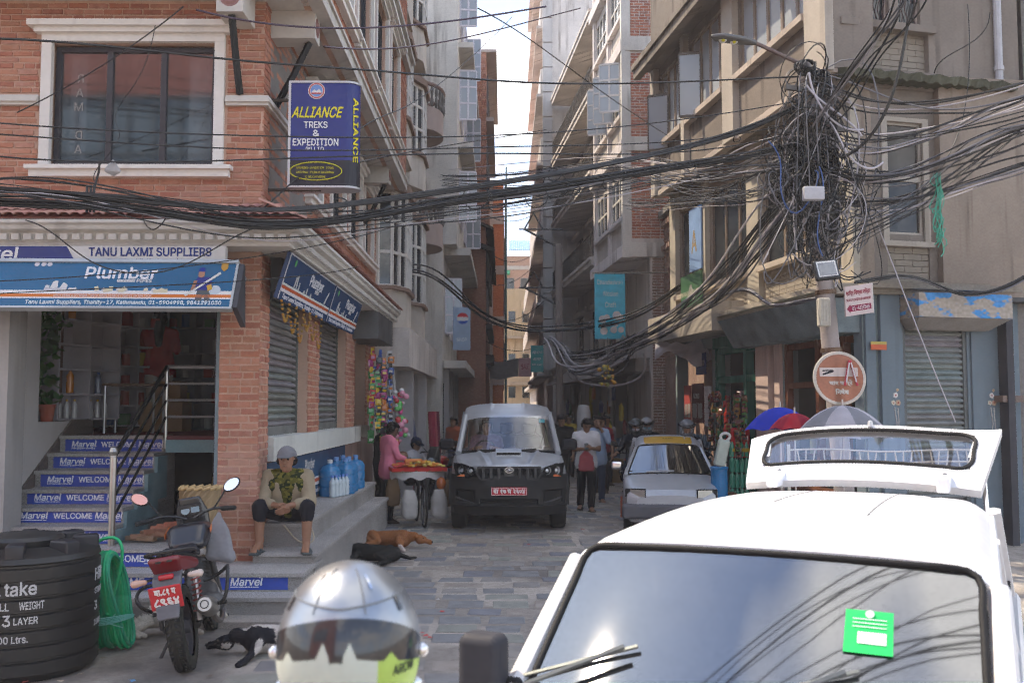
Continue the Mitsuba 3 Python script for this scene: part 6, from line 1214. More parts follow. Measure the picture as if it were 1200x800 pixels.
text(q, 'ALLIANCE', .055, XF((0, 0, -1), unit((.75, .66, 0)), unit((.66, -.75, 0)), A3(x1 + .006, yf + .018, 4.99)), YEL, True, .66, depth=.006)
put(k + '__print', q, 'matte', grime=.05)
q = MB()
for z in (4.07, 5.0): q.tube([(AX, yf + .13, z), (x0 + .3, yf + .13, z)], .018, 6)
each(k + '__bracket', q, 'satin', (.06, .05, .045))
# ---------------------------------------------------------------- handrails of the stairs
k = thing('stair_railing', 'steel landing railing and newel post with dark pipes down the shop stairs', 'railing')
q = MB().tube([(-3.74, 9.5, .54), (-3.74, 9.5, 1.40)], .032, 12).lathe([(0, .10), (.03, .09), (.045, .05), (.03, .01), (.036, 0)], XF(o=(-3.74, 9.5, 1.385)), 14); put(k + '__newel_post', q, 'metal', (.42, .40, .37), .4, smooth=40)
q = MB().tube([(-3.77, 11.03, 1.4), (-3.77, 11.03, 2.31)], .02, 8)
put(k + '__post', q, 'metal', (.5, .48, .45), .3, smooth=40)
for z in (2.31, 2.125, 1.94, 1.755): put(k + '__rail', MB().tube([(-3.77, 11.03, z), (-2.84, 11.03, z)], .021 if z > 2.2 else .014, 8), 'metal', (.55, .53, .5), .3, smooth=40)
for a, b, r in ((1.38, 2.31, .024), (1.17, 2.12, .014), (.97, 1.94, .014), (.78, 1.755, .014)): put(k + '__sloping_rail', MB().tube([(-3.74, 9.5, a), (-3.77, 11.03, b)], r, 8), 'satin', (.018, .017, .018), .3, smooth=40)
# ---------------------------------------------------------------- inside the shop
def shelf(label, M, w, h, d, nx, nz, col):
    k = thing('shop_shelf', label, 'shelf'); q = MB(); t = .022
    for i in range(nx + 1): q.box((w * i / nx - t / 2, 0, 0), (w * i / nx + t / 2, d, h))
    for i in range(nz + 1): q.box((t / 2, .004, h * i / nz - t / 2), (w - t / 2, d, h * i / nz + t / 2))
    q.box((0, d, 0), (w, d + .015, h)); put(k, q, 'matte', col, .3, name=False, M=M)
    return [(M[:3, :3] @ A3(w * (i + .5) / nx, d * .4, h * j / nz + t / 2) + M[:3, 3], i, j) for i in range(nx) for j in range(nz)]
BOT = [(.030, 0), (.042, .01), (.044, .13), (.036, .15), (.043, .17), (.042, .21), (.018, .25), (.016, .27)]
def bottle(o, col, label, s=1.0, capc=(.05, .1, .3), group=None, name='bottle', mat='water'):
    k = thing(name, label, 'bottle', group); put(k, MB().lathe([(r * s, z * s) for r, z in BOT] + [(0, .27 * s)], XF(o=o), 12), mat, col, .1, smooth=40, name=False)
    put(k + '__cap', MB().lathe([(.019 * s, .265 * s), (.019 * s, .295 * s), (0, .297 * s)], XF(o=o), 10), 'satin', capc, name=False)
c1 = shelf('white pigeonhole shelf beside the potted climber in the hardware shop', rotz(math.radians(68), (-5.12, 11.35, 1.72)), .95, 1.75, .28, 2, 6, (.42, .41, .42))
c2 = shelf('second white pigeonhole shelf farther inside the hardware shop', rotz(math.radians(55), (-5.05, 12.55, 1.62)), .9, 1.8, .28, 2, 7, (.36, .35, .36))
c3 = shelf('dark back wall shelf full of tins in the hardware shop', XF(o=(-4.95, 14.0, 1.55)), 2.2, 1.8, .3, 4, 5, (.20, .20, .21))
for o, i, j in c1:
    if (i, j) in ((0, 4), (0, 1)): bottle(o + A3(.03, 0, 0), (.55, .20, .02), 'orange bottle in the ' + ('upper' if j == 4 else 'lower') + ' part of the first white pigeonhole shelf', 1.0)
    elif j == 0: 
        for d in (-.08, 0, .08): bottle(o + A3(d, d * .3, 0), (.5, .5, .5), 'white bottle in the lowest row of the first pigeonhole shelf', .75, (.5, .3, .02), 'white bottles in the lowest pigeonholes')
    elif (i, j) == (1, 1): bottle(o, (.16, .18, .26), 'dark blue bottle in the first white pigeonhole shelf', .9)
    elif j == 5: lab(put(thing('clear_bag', 'clear bag of fittings in the top row of the first pigeonhole shelf' , 'bag', 'bags of fittings in the top pigeonholes'), soft([m3.Manifold.batch_hull([ball(o + A3(x, 0, z), .035) for x in (-.09, .09) for z in (.05, .2)])], .03, 2, .02, i, 20), 'plasticfilm', (.5, .5, .5), name=False))
ROWN = ('bottom', 'second', 'third', 'fourth', 'fifth', 'sixth', 'top'); GCN = ('red', 'yellow', 'blue', 'pale', 'green', 'brown')
GC = [(.35, .06, .04), (.45, .35, .06), (.07, .14, .3), (.4, .4, .38), (.08, .2, .1), (.3, .16, .06)]
for sn, (o, i, j) in [('second pigeonhole shelf', c_) for c_ in c2] + [('back wall shelf', c_) for c_ in c3]:
    for d in ((-.1, .1) if rng.random() < .75 else (0,)):
        s_ = rng.uniform(.10, .2); c_ = rng.choice(GC); ky = rng.random() < .5; kk = thing('shop_tin' if ky else 'shop_carton', f"{GCN[GC.index(c_)]} {'tin' if ky else 'carton'} in column {i + 1} of the {ROWN[j]} row, {sn} of the shop", 'packaging', 'goods on the back shelves of the hardware shop')
        q = MB()
        if 'tin' in kk: q.lathe([(0, 0), (.055, 0), (.055, s_), (0, s_)], XF(o=o + A3(d, 0, 0)), 12)
        else: q.box(o + A3(d - .06, -.06, 0), o + A3(d + .06, .06, s_))
        put(kk, q, 'satin', c_, .2, name=False)
k = thing('cardboard_box', 'larger brown cardboard box on the shop floor under the shelves', 'box'); put(k, MB().box((-4.75, 12.9, 1.545), (-4.2, 13.3, 1.93)), 'matte', (.30, .18, .09), .3, name=False)
k = thing('cardboard_box', 'smaller brown cardboard box on top of the larger one in the shop', 'box'); put(k, MB().box((-4.6, 12.95, 1.932), (-4.25, 13.25, 2.2)), 'matte', (.33, .20, .10), .3, name=False)
k = thing('side_table', 'low steel framed table in the shop before the shelves', 'table'); q = MB().box((-4.85, 11.9, 2.12), (-4.2, 12.3, 2.15)); put(k + '__top', q, 'wood', (.12, .07, .04))
for x in (-4.82, -4.23):
    for y in (11.93, 12.27): put(k + '__leg', MB().tube([(x, y, 1.545), (x, y, 2.12)], .014, 6), 'metal', (.4, .4, .4))
k = thing('wooden_partition', 'brown wooden partition beside the climbing plant', 'partition'); put(k, MB().box((-5.26, 11.42, 1.72), (-5.20, 11.62, 3.38)), 'wood', (.16, .09, .065), name=False)
k = thing('blue_shop_door', 'dark blue door leaf at the back of the hardware shop', 'door'); put(k, MB().box((-3.6, 14.3, 1.545), (-2.8, 14.35, 3.1)), 'satin', (.01, .05, .14), name=False)
# climber in pots on the stair wall
k = thing('climbing_plant', 'dark green heart leaved climber growing up from terracotta pots by the stairs', 'plant')
q = MB()
for i in range(330):
    t = rng.random(); c = A3(-5.27 + rng.gauss(0, .12) + .1 * t, 11.0 + rng.gauss(0, .10), 1.85 + 1.5 * t); a = rng.uniform(0, 6.28); tilt = rng.uniform(.3, 1.3); s_ = rng.uniform(.075, .125)
    M = XF(o=c) @ rotz(a) @ rotx(tilt); L = [(0, 0, 0), (.5, .35, -.08), (.42, .8, -.05), (0, 1.25, .0), (-.42, .8, -.05), (-.5, .35, -.08)]
    q.add(np.array(L) * s_ @ M[:3, :3].T + c, [[0, 1, 2], [0, 2, 3], [0, 3, 4], [0, 4, 5]], (rng.uniform(.02, .05), rng.uniform(.07, .14), .02))
lab(put(k + '__foliage', q, 'leaf', (.04, .1, .02), .3), kind='stuff')
put(k + '__stem', MB().tube(curve([(-5.3, 11, 1.8), (-5.34, 11.02, 2.3), (-5.24, 10.98, 2.8), (-5.28, 11.0, 3.35)], 16), .012, 5), 'wood', (.08, .06, .03))
for x, y in ((-5.42, 10.85), (-5.22, 10.88), (-5.06, 10.95)):
    kk = thing('terracotta_pot', ('left' if x < -5.4 else 'middle' if x < -5.1 else 'right') + ' terracotta pot of the three under the climber', 'pot', 'pots on the stair wall ledge'); put(kk, MB().lathe([(0, 0), (.06, 0), (.085, .16), (.095, .16), (.095, .19), (.08, .19), (.075, .15), (0, .15)], XF(o=(x, y, 1.702)), 16), 'matte', (.30, .085, .05), .4, smooth=40, name=False)
k = thing('stair_ledge', 'plastered ledge on the stair wall that carries the pots', 'ledge'); put(k, MB().box((-6.4, 10.56, 1.5), (-5.202, 11.3, 1.70)), 'plaster', (.3, .29, .27), name=False)
# under the stairs
k = thing('straw_broom', 'straw broom standing in the dark under the landing', 'broom'); q = MB()
for i in range(60): a = rng.uniform(0, 6.28); r = rng.uniform(0, .06); q.tube([(-3.35 + r * .3 * math.cos(a), 11.6, 1.28), (-3.35 + r * 2 * math.cos(a), 11.6 + r * math.sin(a), .58)], .004, 3)
put(k, q, 'wood', (.42, .32, .17), name=False)
k = thing('wicker_basket', 'tall woven cane basket behind the motorcycle by the brick column', 'basket')
q = MB(); c = A3(-2.93, 9.42, .54); 
V = np.array([[(c[0] + (.16 + .05 * z) * math.cos(a) + .10 * z, c[1] + (.12 + .03 * z) * math.sin(a), c[2] + z) for a in np.linspace(0, 6.2832, 33)] for z in np.linspace(0, .56, 13)]); V += .009 * ((np.indices((13, 33)).sum(0) % 2) * 2 - 1)[..., None]
q.grid(V); put(k, q, 'wood', (.24, .165, .09), name=False); q = MB().tube([tuple(p) for p in V[-1]], .016, 6); put(k + '__rim', q, 'wood', (.45, .30, .15))
k = thing('wood_scraps', 'small pile of scrap wood on the step behind the motorcycle', 'scraps'); q = MB()
for i in range(7): q.box((-.16, -.03, -.02), (.16, .03, .02), (.22 + .03 * i, .15, .09), XF(o=(-3.55 + .05 * i, 9.75 + .04 * i, .58 + .02 * i)) @ rotz(rng.uniform(-1, 1)))
put(k, q, 'wood', (.2, .14, .1), name=False)
# ---------------------------------------------------------------- water tank
k = thing('water_tank', 'big black ribbed plastic water tank in the lower left corner', 'water tank')
c = A3(-3.47, 7.2, 0); R0 = .525; pr_ = [(0, .0), (R0 - .06, 0), (R0 - .02, .03)]
for i in range(7): z = .06 + i * .105; pr_ += [(R0, z), (R0, z + .075), (R0 - .018, z + .085), (R0 - .018, z + .098)]
pr_ += [(R0, .80), (R0 - .01, .835), (R0 - .06, .86), (.33, .885), (.32, .865), (.0, .88)]
put(k, MB().lathe(pr_, XF(o=c), 64), 'satin', (.016, .016, .018), .25, smooth=30, name=False)
q = MB().lathe([(.27, .865), (.28, .92), (.255, .945), (.0, .955)], XF(o=c), 40); put(k + '__lid', q, 'satin', (.02, .02, .022), .3, smooth=35)
for i in range(8): a = i * .785 + .35; put(k + '__lug', MB().mesh(rbox((.33, -.06, .80), (.505, .06, .93), .018, 2)), 'satin', (.018, .018, .02), .3, smooth=35, M=XF(o=c) @ rotz(a))
def wrap(mb, s, h, a0, z, w=None, bold=True, r=R0 + .001):
    t = MB(); text(t, s, h, np.eye(4), None, bold, w); v = t.v[0]; f = t.f[0]
    m = trimesh.Trimesh(v, f, process=False)
    a = a0 + v[:, 0] / r; mb.add(np.stack([c[0] + (r + v[:, 2]) * np.sin(a), c[1] - (r + v[:, 2]) * np.cos(a), z + v[:, 1]], 1), m.faces)
q = MB(); az = lambda px: math.asin(max(-1, min(1, ((px - 590) / 1150 * 6.75 - c[0]) / R0)))
wrap(q, 'take', .085, az(21), .600, .20); wrap(q, 'Hill', .085, az(21) - .36, .600, .17); wrap(q, 'WEIGHT', .05, az(36), .502, .155); wrap(q, 'FULL', .05, az(36) - .36, .502, .13); wrap(q, 'LAYER', .045, az(31), .405, .15); wrap(q, '3', .07, az(20), .40, .05); wrap(q, '1000 Ltrs.', .045, az(36) - .36, .285, .25)
wrap(q, 'Hilltake', .085, az(104), .62, .36); wrap(q, 'STRONG', .04, az(106), .525, .2); wrap(q, '3', .06, az(108), .41, .05); wrap(q, '1000', .04, az(108), .3, .15)
put(k + '__lettering', q, 'matte', (.42, .42, .42), .2)
# ---------------------------------------------------------------- green hose
k = thing('green_hose_coil', 'coil of bright green garden hose tied up beside the black water tank', 'hose')
q = MB(); c = A3(-3.02, 7.72, 0)
for i in range(15):
    t_ = (i - 7) / 7; e = rng.uniform(-.015, .015); 
    pts = [(c[0] + t_ * (.165 - .11 * min(1, max(0, (z := .37 + (.35 + e) * math.sin(a)) / .72))) - .06 * (z / .7), c[1] + (.20 + .02 * e) * math.cos(a) * (1 - .4 * max(0, .35 - abs(z - .24)) / .35), z + .012) for a in np.linspace(0, 6.2832, 27)]
    q.tube(pts, .0135, 7, (.012, rng.uniform(.22, .40), rng.uniform(.07, .15)))
put(k, q, 'satin', (.015, .30, .10), .3, smooth=True, name=False)
q = MB().tube(curve([(c[0] - .12, c[1], .62), (c[0] - .03, c[1] - .1, .86), (c[0] + .07, c[1] - .12, .86), (c[0] + .10, c[1] - .1, .66), (c[0] + .03, c[1] - .16, .30)], 26), .0125, 8); put(k + '__loose_end', q, 'satin', (.015, .36, .13), .3, smooth=True)
q = MB()
for i in range(5): q.tube(curve([(c[0] - .14, c[1] - .15, .25 + .008 * i), (c[0], c[1] - .23, .235 + .012 * i), (c[0] + .13, c[1] - .15, .25 + .01 * i), (c[0] + .15, c[1] + .05, .25)], 12), .004, 4)
for i in range(3): q.tube([(c[0] + .05, c[1] - .22, .25), (c[0] + .12 + .03 * i, c[1] - .24, .32 - .05 * i)], .003, 4)
put(k + '__tie', q, 'cloth', (.15, .42, .34))
# ---------------------------------------------------------------- drinking water jugs
for i, (x, y) in enumerate(((-2.27, 12.95), (-2.13, 13.35), (-2.30, 13.6), (-2.15, 13.75), (-2.29, 14.1), (-2.13, 14.25))):
    k = thing('water_jug', ORD[i] + ' in depth of the six blue water jugs on the granite step, nearest first', 'water jug', 'blue jugs on the granite step')
    put(k, MB().lathe([(0, 0), (.125, .0), (.135, .02), (.135, .10), (.128, .11), (.128, .125), (.135, .135), (.135, .23), (.128, .24), (.128, .255), (.135, .265), (.135, .33), (.10, .385), (.035, .41), (.03, .45), (0, .45)], XF(o=(x, y, .702)), 24), 'water', (.03, .17, .36), .15, smooth=30, name=False)
    put(k + '__cap', MB().lathe([(.034, .43), (.036, .475), (0, .478)], XF(o=(x, y, .702)), 12), 'satin', rng.choice([(.5, .5, .52), (.12, .25, .5)]), name=False)
for i in range(5):
    bottle(A3(-2.20 + .03 * i, 12.75 + .09 * i, .702), (.42, .48, .52), ORD[i] + ' of the five small clear bottles beside the blue jugs, nearest first', .95, (.1, .2, .5), 'small bottles beside the blue jugs')
# ---------------------------------------------------------------- strings of snack packets and the toys
PK = [(.34, .03, .025), (.46, .30, .02), (.04, .20, .06), (.03, .07, .26), (.42, .13, .02), (.26, .03, .12), (.04, .04, .045), (.34, .34, .34)]
def packet_strip(top, n, label, group, cols, w=.085, h=.105, yaw=0.0, sway=.02, nm='snack_packet_strip', toward=(.7, -.7)):
    k = thing(nm, label, 'snack packets', group); p = A3(*top)
    for i in range(n):
        M = XF(o=p + A3(rng.uniform(-sway, sway), rng.uniform(-sway, sway), -i * h * .82)) @ rotz(math.atan2(toward[0], -toward[1]) + rng.uniform(-.7, .7) + yaw) @ rotx(rng.uniform(-.25, .25))
        a = np.linspace(-1, 1, 5); b = np.linspace(-1, 1, 5); c = rng.choice(cols)
        q = MB()
        for s in (-1, 1): q.grid(np.array([[(x * w / 2, s * .017 * (1 - x ** 4) * (1 - z ** 4), z * h / 2) for x in a] for z in b]), c)
        q.box((-w * .3, -.0195, -h * .2), (w * .3, .0195, h * .12), rng.choice(cols)); put(k + '__packet', q, 'gloss', M=M)
for i, (x, y) in enumerate(((-2.10, 15.7), (-2.02, 15.85), (-2.14, 16.0), (-2.04, 16.15), (-1.95, 16.05), (-1.98, 16.35), (-1.90, 16.5))):
    packet_strip((x, y, 2.75 - .14 * (i % 3)), 13, ORD[i] + ' from the left of the seven snack packet strips behind the fruit seller', 'strips of snack packets left of the fruit seller', [PK[i % 8], PK[(i + 1) % 8], PK[(i * 3 + 2) % 8], PK[(i + 5) % 8]], h=.115, w=.105)
k = thing('pink_toy_bunch', 'bunch of pink and green plastic toys hanging right of the snack packets', 'toys'); q = MB()
for i in range(46): q.mesh(trimesh.creation.icosphere(1, rng.uniform(.03, .06)), rng.choice([(.6, .08, .25), (.6, .25, .35), (.1, .4, .1), (.6, .5, .1), (.5, .5, .5), (.5, .05, .05)]), XF(o=(-1.75 + rng.gauss(0, .07), 16.7 + rng.gauss(0, .08), 1.75 + rng.uniform(-.5, .4))))
put(k, q, 'gloss', name=False)
k = thing('white_plastic_sheet', 'white plastic sheet hanging behind the snack packets', 'plastic sheet'); q = MB().grid(np.array([[(-1.92 + .03 * math.sin(u * 9) + .1 * t, 16.9 + .1 * u, 2.55 - 1.0 * t) for u in np.linspace(0, 1, 13)] for t in np.linspace(0, 1, 5)])); put(k, q, 'plasticfilm', (.5, .5, .5), name=False)
# ---------------------------------------------------------------- fruit cart on a bicycle
k = thing('fruit_bicycle', 'bicycle with a wide tray of cut fruit and sacks hung from its frame', 'bicycle'); c = A3(-1.36, 15.6, 0); FM = XF(o=c) @ rotz(math.radians(12))
q = MB().box((-.42, -.32, .86), (.42, .32, .885)); put(k + '__tray', q, 'wood', (.2, .13, .08), M=FM)
q = MB()
for s in (-1, 1): q.grid(np.array([[(x, s * (.325 + .006 * math.sin(x * 30)), z) for x in np.linspace(-.43, .43, 25)] for z in (.87, .925)])); q.grid(np.array([[(s * .428, y, z) for y in np.linspace(-.32, .32, 17)] for z in (.87, .925)]))
put(k + '__tray_rim', q, 'cloth', (.45, .04, .035), M=FM)
q = MB().grid(np.array([[(.43 * math.cos(a) * (1.0 - .0 * t), .33 * math.sin(a), .87 - .09 * t - .05 * math.sin(a * 5) ** 2 * t) for a in np.linspace(0, 6.2832, 49)] for t in (0, .5, 1)])); put(k + '__cloth', q, 'cloth', (.50, .48, .46), M=FM)
for s in (0, 1):
    q = MB(); ctr = A3(0.08, -.30 + s * 1.05, .33); ax = XF((0, 1, 0), (0, 0, 1), (1, 0, 0), ctr); q.lathe([(.30, -.018), (.33, -.014), (.335, 0), (.33, .014), (.30, .018), (.30, -.018)], ax, 28); kk = put(k + '__wheel', q, 'rubber', (.02, .02, .02), M=FM)
    q = MB()
    for j in range(12): a = j * .5236; q.tube([ctr, ctr + A3(0, .31 * math.cos(a), .31 * math.sin(a))], .0025, 3)
    q.lathe([(.29, -.01), (.30, 0), (.29, .01)], ax, 28); put(kk + '__spokes', q, 'metal', (.4, .4, .4), M=FM)
q = MB()
for a, b in (((.08, -.30, .33), (.08, -.18, .86)), ((.08, -.18, .62), (.08, .42, .34)), ((.08, .42, .34), (.08, .40, .80)), ((.08, .75, .33), (.08, .42, .34)), ((.08, .75, .33), (.08, .40, .7)), ((.08, -.18, .75), (.08, .40, .7))): q.tube([a, b], .017, 6)
put(k + '__frame', q, 'satin', (.05, .05, .055), M=FM)
for x, y, z, s_ in ((-.16, -.34, .36, 1.0), (.30, -.34, .36, 1.0), (.42, -.1, .5, .8), (-.38, .0, .52, .8)):
    put(k + '__sack', soft([m3.Manifold.batch_hull([ball((x + a * .05, y + b * .05, z + zz), r * s_) for a in (-1, 1) for b in (-1, 1) for zz, r in ((-.14, .07), (.05, .075), (.20, .03))])], .03, 2, .012, 3), 'cloth', (.38, .37, .34) if s_ == 1.0 else (.16, .10, .06), M=FM)
put(k + '__gourd', MB().mesh(trimesh.creation.icosphere(2, .075), None, XF(o=(.34, -.28, .68)) @ np.diag([1, 1, 1.3, 1])), 'gloss', (.45, .12, .03), M=FM, smooth=True)
k2 = thing('cut_fruit', 'heap of orange and yellow cut fruit on the tray of the bicycle', 'fruit'); q = MB(); 
for i in range(120):
    x, y = rng.uniform(-.38, .38), rng.uniform(-.27, .27); z = .91 + .08 * (1 - (x / .42) ** 2) * rng.random() + .03; q.mesh(rbox((-.035, -.02, -.014), (.035, .02, .014), .012, 1), rng.choice([(.62, .26, .03), (.62, .40, .05), (.60, .18, .03), (.62, .48, .12)] if x > -.15 else [(.55, .06, .04), (.5, .03, .03), (.60, .2, .05)]), XF(o=(x, y, z)) @ rotz(rng.uniform(0, 3.1)) @ rotx(rng.uniform(-.5, .5)))
q.mesh(rbox((-.20, -.03, 1.0), (.08, .03, 1.05), .02, 2), (.62, .22, .05)); put(k2, q, 'satin', grime=.2, name=False, M=FM); lab(k2, kind='stuff')
# rolls of cloth before the houses farther up
for i, (x, y, a, c) in enumerate(((-1.95, 20.9, .12, (.45, .12, .16)), (-1.82, 21.0, .14, (.50, .50, .52)), (-1.72, 21.1, .16, (.12, .13, .2)), (-1.62, 23.3, .05, (.32, .04, .07)), (-1.58, 23.6, .06, (.40, .10, .12)), (-1.55, 23.9, .05, (.15, .03, .05)))):
    nm = ('pink', 'white', 'dark blue', 'crimson', 'rose', 'maroon')[i]; k = thing('cloth_roll', f'{nm} roll of cloth leaning at the shop behind the fruit bicycle', 'cloth roll'); put(k, MB().tube([(x, y, 0), (x - a * 2, y + .15, 1.75)], .085, 10), 'cloth', c, name=False)
# ---------------------------------------------------------------- motorcycles (x right, y forwards from the rear axle, z up)
def motorcycle(label, M, tank=(.014, .014, .016), tail=(.15, .012, .018), full=True, group=None):
    k = thing('motorcycle', label, 'motorcycle', group)
    def wh(y, r, w, nm):
        kk = K(k + '__' + nm); ax = XF((0, 1, 0), (0, 0, 1), (1, 0, 0), (0, y, r))
        t = MB().lathe([(r - .10, -w * .42), (r - .045, -w / 2), (r - .015, -w * .40), (r, -w * .12), (r, w * .12), (r - .015, w * .40), (r - .045, w / 2), (r - .10, w * .42)], ax, 40); put(kk + '__tyre', t, 'rubber', (.024, .023, .022), .5, smooth=35, name=False, M=M)
        if full:
            t = MB()
            for j in range(44):
                for s in (-1, 1): t.hexa([np.array([x, y, r]) + A3(0, rr * math.cos(a), rr * math.sin(a)) for x in (s * .008, s * w * .40) for a0, a in ((0, j * .1428), (0, j * .1428 + .075)) for a in (a + (.05 if abs(x) > .02 else 0),) for rr in (r - .004, r + .0025 - (.012 if abs(x) > .02 else 0))])
            put(kk + '__tread', t, 'rubber', (.02, .02, .019), .5, name=False, M=M)
        t = MB().lathe([(r - .105, -.03), (r - .09, -.035), (r - .09, .035), (r - .105, .03), (r - .105, -.03)], ax, 36); t.lathe([(0, -.06), (.045, -.06), (.045, .06), (0, .06)], ax, 14)
        for j in range(6): a = j * 1.047; t.tube([(0, y + .04 * math.cos(a), r + .04 * math.sin(a)), (0, y + (r - .10) * math.cos(a + .12), r + (r - .10) * math.sin(a + .12))], .013, 6)
        put(kk + '__rim', t, 'satin', (.05, .05, .055), name=False, M=M)
    wh(0, .305, .125, 'rear_wheel'); wh(1.30, .295, .095, 'front_wheel')
    B = lambda a, b, ra, rb: bone(A3(*a), A3(*b), ra, rb)
    put(k + '__seat', soft([m3.Manifold.batch_hull([ball((x, y, z), .035) for x in (-.09, .09) for y, z in ((.10, .80), (.45, .76))] + [ball((0, -.15, .84), .05)]), m3.Manifold.batch_hull([ball((x, .45, .76), .035) for x in (-.09, .09)] + [ball((0, .72, .78), .05)])], .03, 2), 'rubber', (.014, .014, .015), .3, smooth=True, M=M)
    put(k + '__fuel_tank', soft([m3.Manifold.batch_hull([ball((x, y, z), r) for x in (-.085, .085) for y, z, r in ((.66, .80, .05), (.78, .87, .085), (1.0, .86, .08), (1.06, .78, .05))])], .03, 3), 'gloss', tank, .1, smooth=True, M=M)
    q = MB(); 
    for s in (-1, 1): q.hexa([(s * x, y, z) for x in (.172, .176) for y, z0 in ((.74, .86), (1.0, .90)) for z in (z0, z0 + .035)])
    put(k + '__tank_stripe', q, 'gloss', (.55, .13, .03), M=M)
    put(k + '__tail_cowl', soft([m3.Manifold.batch_hull([ball((x, .12, .73), .04) for x in (-.115, .115)] + [ball((x, -.30, .83), .022) for x in (-.085, .085)] + [ball((x, -.22, .755), .03) for x in (-.07, .07)])], .022, 2), 'gloss', tail, .1, smooth=40, M=M)
    q = MB()
    for s in (-1, 1): q.hexa([(s * x, y, z) for x in (.018, .055) for y, z0 in ((-.325, .815), (-.22, .868)) for z in (z0, z0 + .012)])
    put(k + '__tail_stripe', q, 'satin', (.02, .015, .015), M=M)
    put(k + '__tail_light', MB().mesh(rbox((-.05, -.335, .70), (.05, -.29, .735), .012)), 'gloss', (.40, .01, .015), M=M, smooth=40)
    put(k + '__rear_mudguard', soft([m3.Manifold.batch_hull([ball((x, y, z), .012) for x in (-.085, .085) for y, z in ((-.20, .74), (-.30, .70))] + [ball((x, -.42, .46), .012) for x in (-.06, .06)])], .03, 1), 'satin', (.10, .105, .11), smooth=40, M=M)
    PM = XF((1, 0, 0), (0, -.28, .96), (0, -.96, -.28), (-.105, -.375, .515))
    kk = put(k + '__number_plate', MB().mesh(rbox((0, 0, -.006), (.21, .165, .008), .005, 1)), 'satin', (.47, .03, .035), .2, M=M @ PM)
    q = MB(); dev(q, 'plate_bike_top', .05, XF(o=(.035, .10, .0085)), width=.14); dev(q, 'plate_bike', .066, XF(o=(.022, .018, .0085)), width=.166); put(kk + '__characters', q, 'matte', (.62, .6, .58), .1, name=False, M=M @ PM)
    for s in (-1, 1):
        put(k + '__indicator', MB().mesh(m3.Manifold.batch_hull([ball((s * .15, -.27, .70), .018), ball((s * .215, -.285, .70), .026), ball((s * .215, -.25, .70), .024)])), 'gloss', (.50, .42, .36) if s > 0 else (.5, .30, .22), M=M, smooth=True)
        put(k + '__indicator_stalk', MB().tube([(s * .07, -.25, .71), (s * .16, -.27, .70)], .009, 5), 'rubber', (.02, .02, .02), M=M)
        q = MB().tube([(s * .125, .02, .33), (s * .12, .10, .66)], .018, 8); kk = put(k + '__shock_absorber', q, 'metal', (.3, .3, .3), M=M)
        q = MB().tube([(s * .123 + .032 * math.cos(a * 1.0), .03 + .055 * a / 44 + .032 * math.sin(a), .38 + .25 * a / 44) for a in np.linspace(0, 44, 130)], .006, 4); put(kk + '__spring', q, 'satin', (.25, .04, .035) if full else (.1, .1, .1), name=False, M=M)
        put(k + '__swing_arm', MB().tube([(s * .11, -.02, .305), (s * .12, .52, .36)], .024, 6), 'satin', (.02, .02, .022), M=M)
        put(k + '__fork', MB().tube([(s * .09, 1.31, .30), (s * .09, 1.16, .62), (s * .09, 1.02, .98)], [.030, .026, .02], 8), 'satin', (.06, .06, .06), M=M)
        put(k + '__handlebar', MB().tube(curve([(s * .03, .98, .97), (s * .16, .94, 1.02), (s * .30, .84, 1.02)], 8), .012, 6), 'satin', (.02, .02, .02), M=M); put(k + '__grip', MB().tube([(s * .27, .86, 1.02), (s * .38, .78, 1.015)], .019, 8), 'rubber', (.015, .015, .015), M=M)
        put(k + '__lever', MB().tube([(s * .26, .93, 1.01), (s * .38, .86, 1.005)], .006, 5), 'satin', (.03, .03, .03), M=M)
        q = MB().tube(curve([(s * .20, .90, 1.03), (s * .26, .94, 1.10), (s * .31, .97, 1.17)], 6), .007, 5); kk = put(k + '__mirror', q, 'rubber', (.02, .02, .02), M=M)
        mm = XF((1, 0, 0), (0, .2, .98), (0, -.98, .2), (s * .36, .96, 1.19)) @ rotz(s * .5); put(kk + '__shell', MB().mesh(trimesh.creation.icosphere(2, 1), None, mm @ np.diag([.078, .048, .022, 1])), 'rubber', (.02, .02, .02), M=M, smooth=True, name=False)
        put(kk + '__glass', MB().lathe([(0, .0235), (1, .0235)], mm @ np.diag([.066, .040, 1, 1]), 24), 'chrome', M=M, name=False)
        put(k + '__foot_peg', MB().tube([(s * .12, .42, .36), (s * .27, .40, .36)], .016, 6), 'rubber', (.02, .02, .02), M=M)
    put(k + '__grab_rail', MB().tube(curve([(-.13, .12, .80), (-.15, -.14, .86), (-.05, -.27, .88), (.05, -.27, .88), (.15, -.14, .86), (.13, .12, .80)], 24), .013, 6), 'satin', (.02, .02, .02), M=M)
    put(k + '__side_guard', MB().tube(curve([(.14, .30, .56), (.30, .26, .62), (.36, .02, .64), (.34, -.06, .50), (.22, .06, .44)], 20), .014, 6).tube(curve([(-.14, .30, .56), (-.26, .2, .6), (-.27, .0, .52), (-.2, .06, .44)], 16), .013, 6), 'satin', (.02, .02, .022), M=M)
    put(k + '__engine', soft([m3.Manifold.batch_hull([ball((x, y, z), .05) for x in (-.09, .11) for y, z in ((.55, .30), (.85, .30), (.82, .42))]), B((0, .85, .40), (0, 1.0, .58), .10, .085), B((.1, .66, .33), (.15, .66, .33), .09, .08)], .03, 1), 'galv', (.10, .10, .105), .6, smooth=45, M=M)
    q = MB()
    for i in range(6): q.box((-.095, -.07, -.004), (.095, .07, .004), None, XF(o=(0, .89 + i * .02, .44 + i * .026)) @ rotx(-.85))
    put(k + '__cylinder_fins', q, 'galv', (.09, .09, .095), M=M)
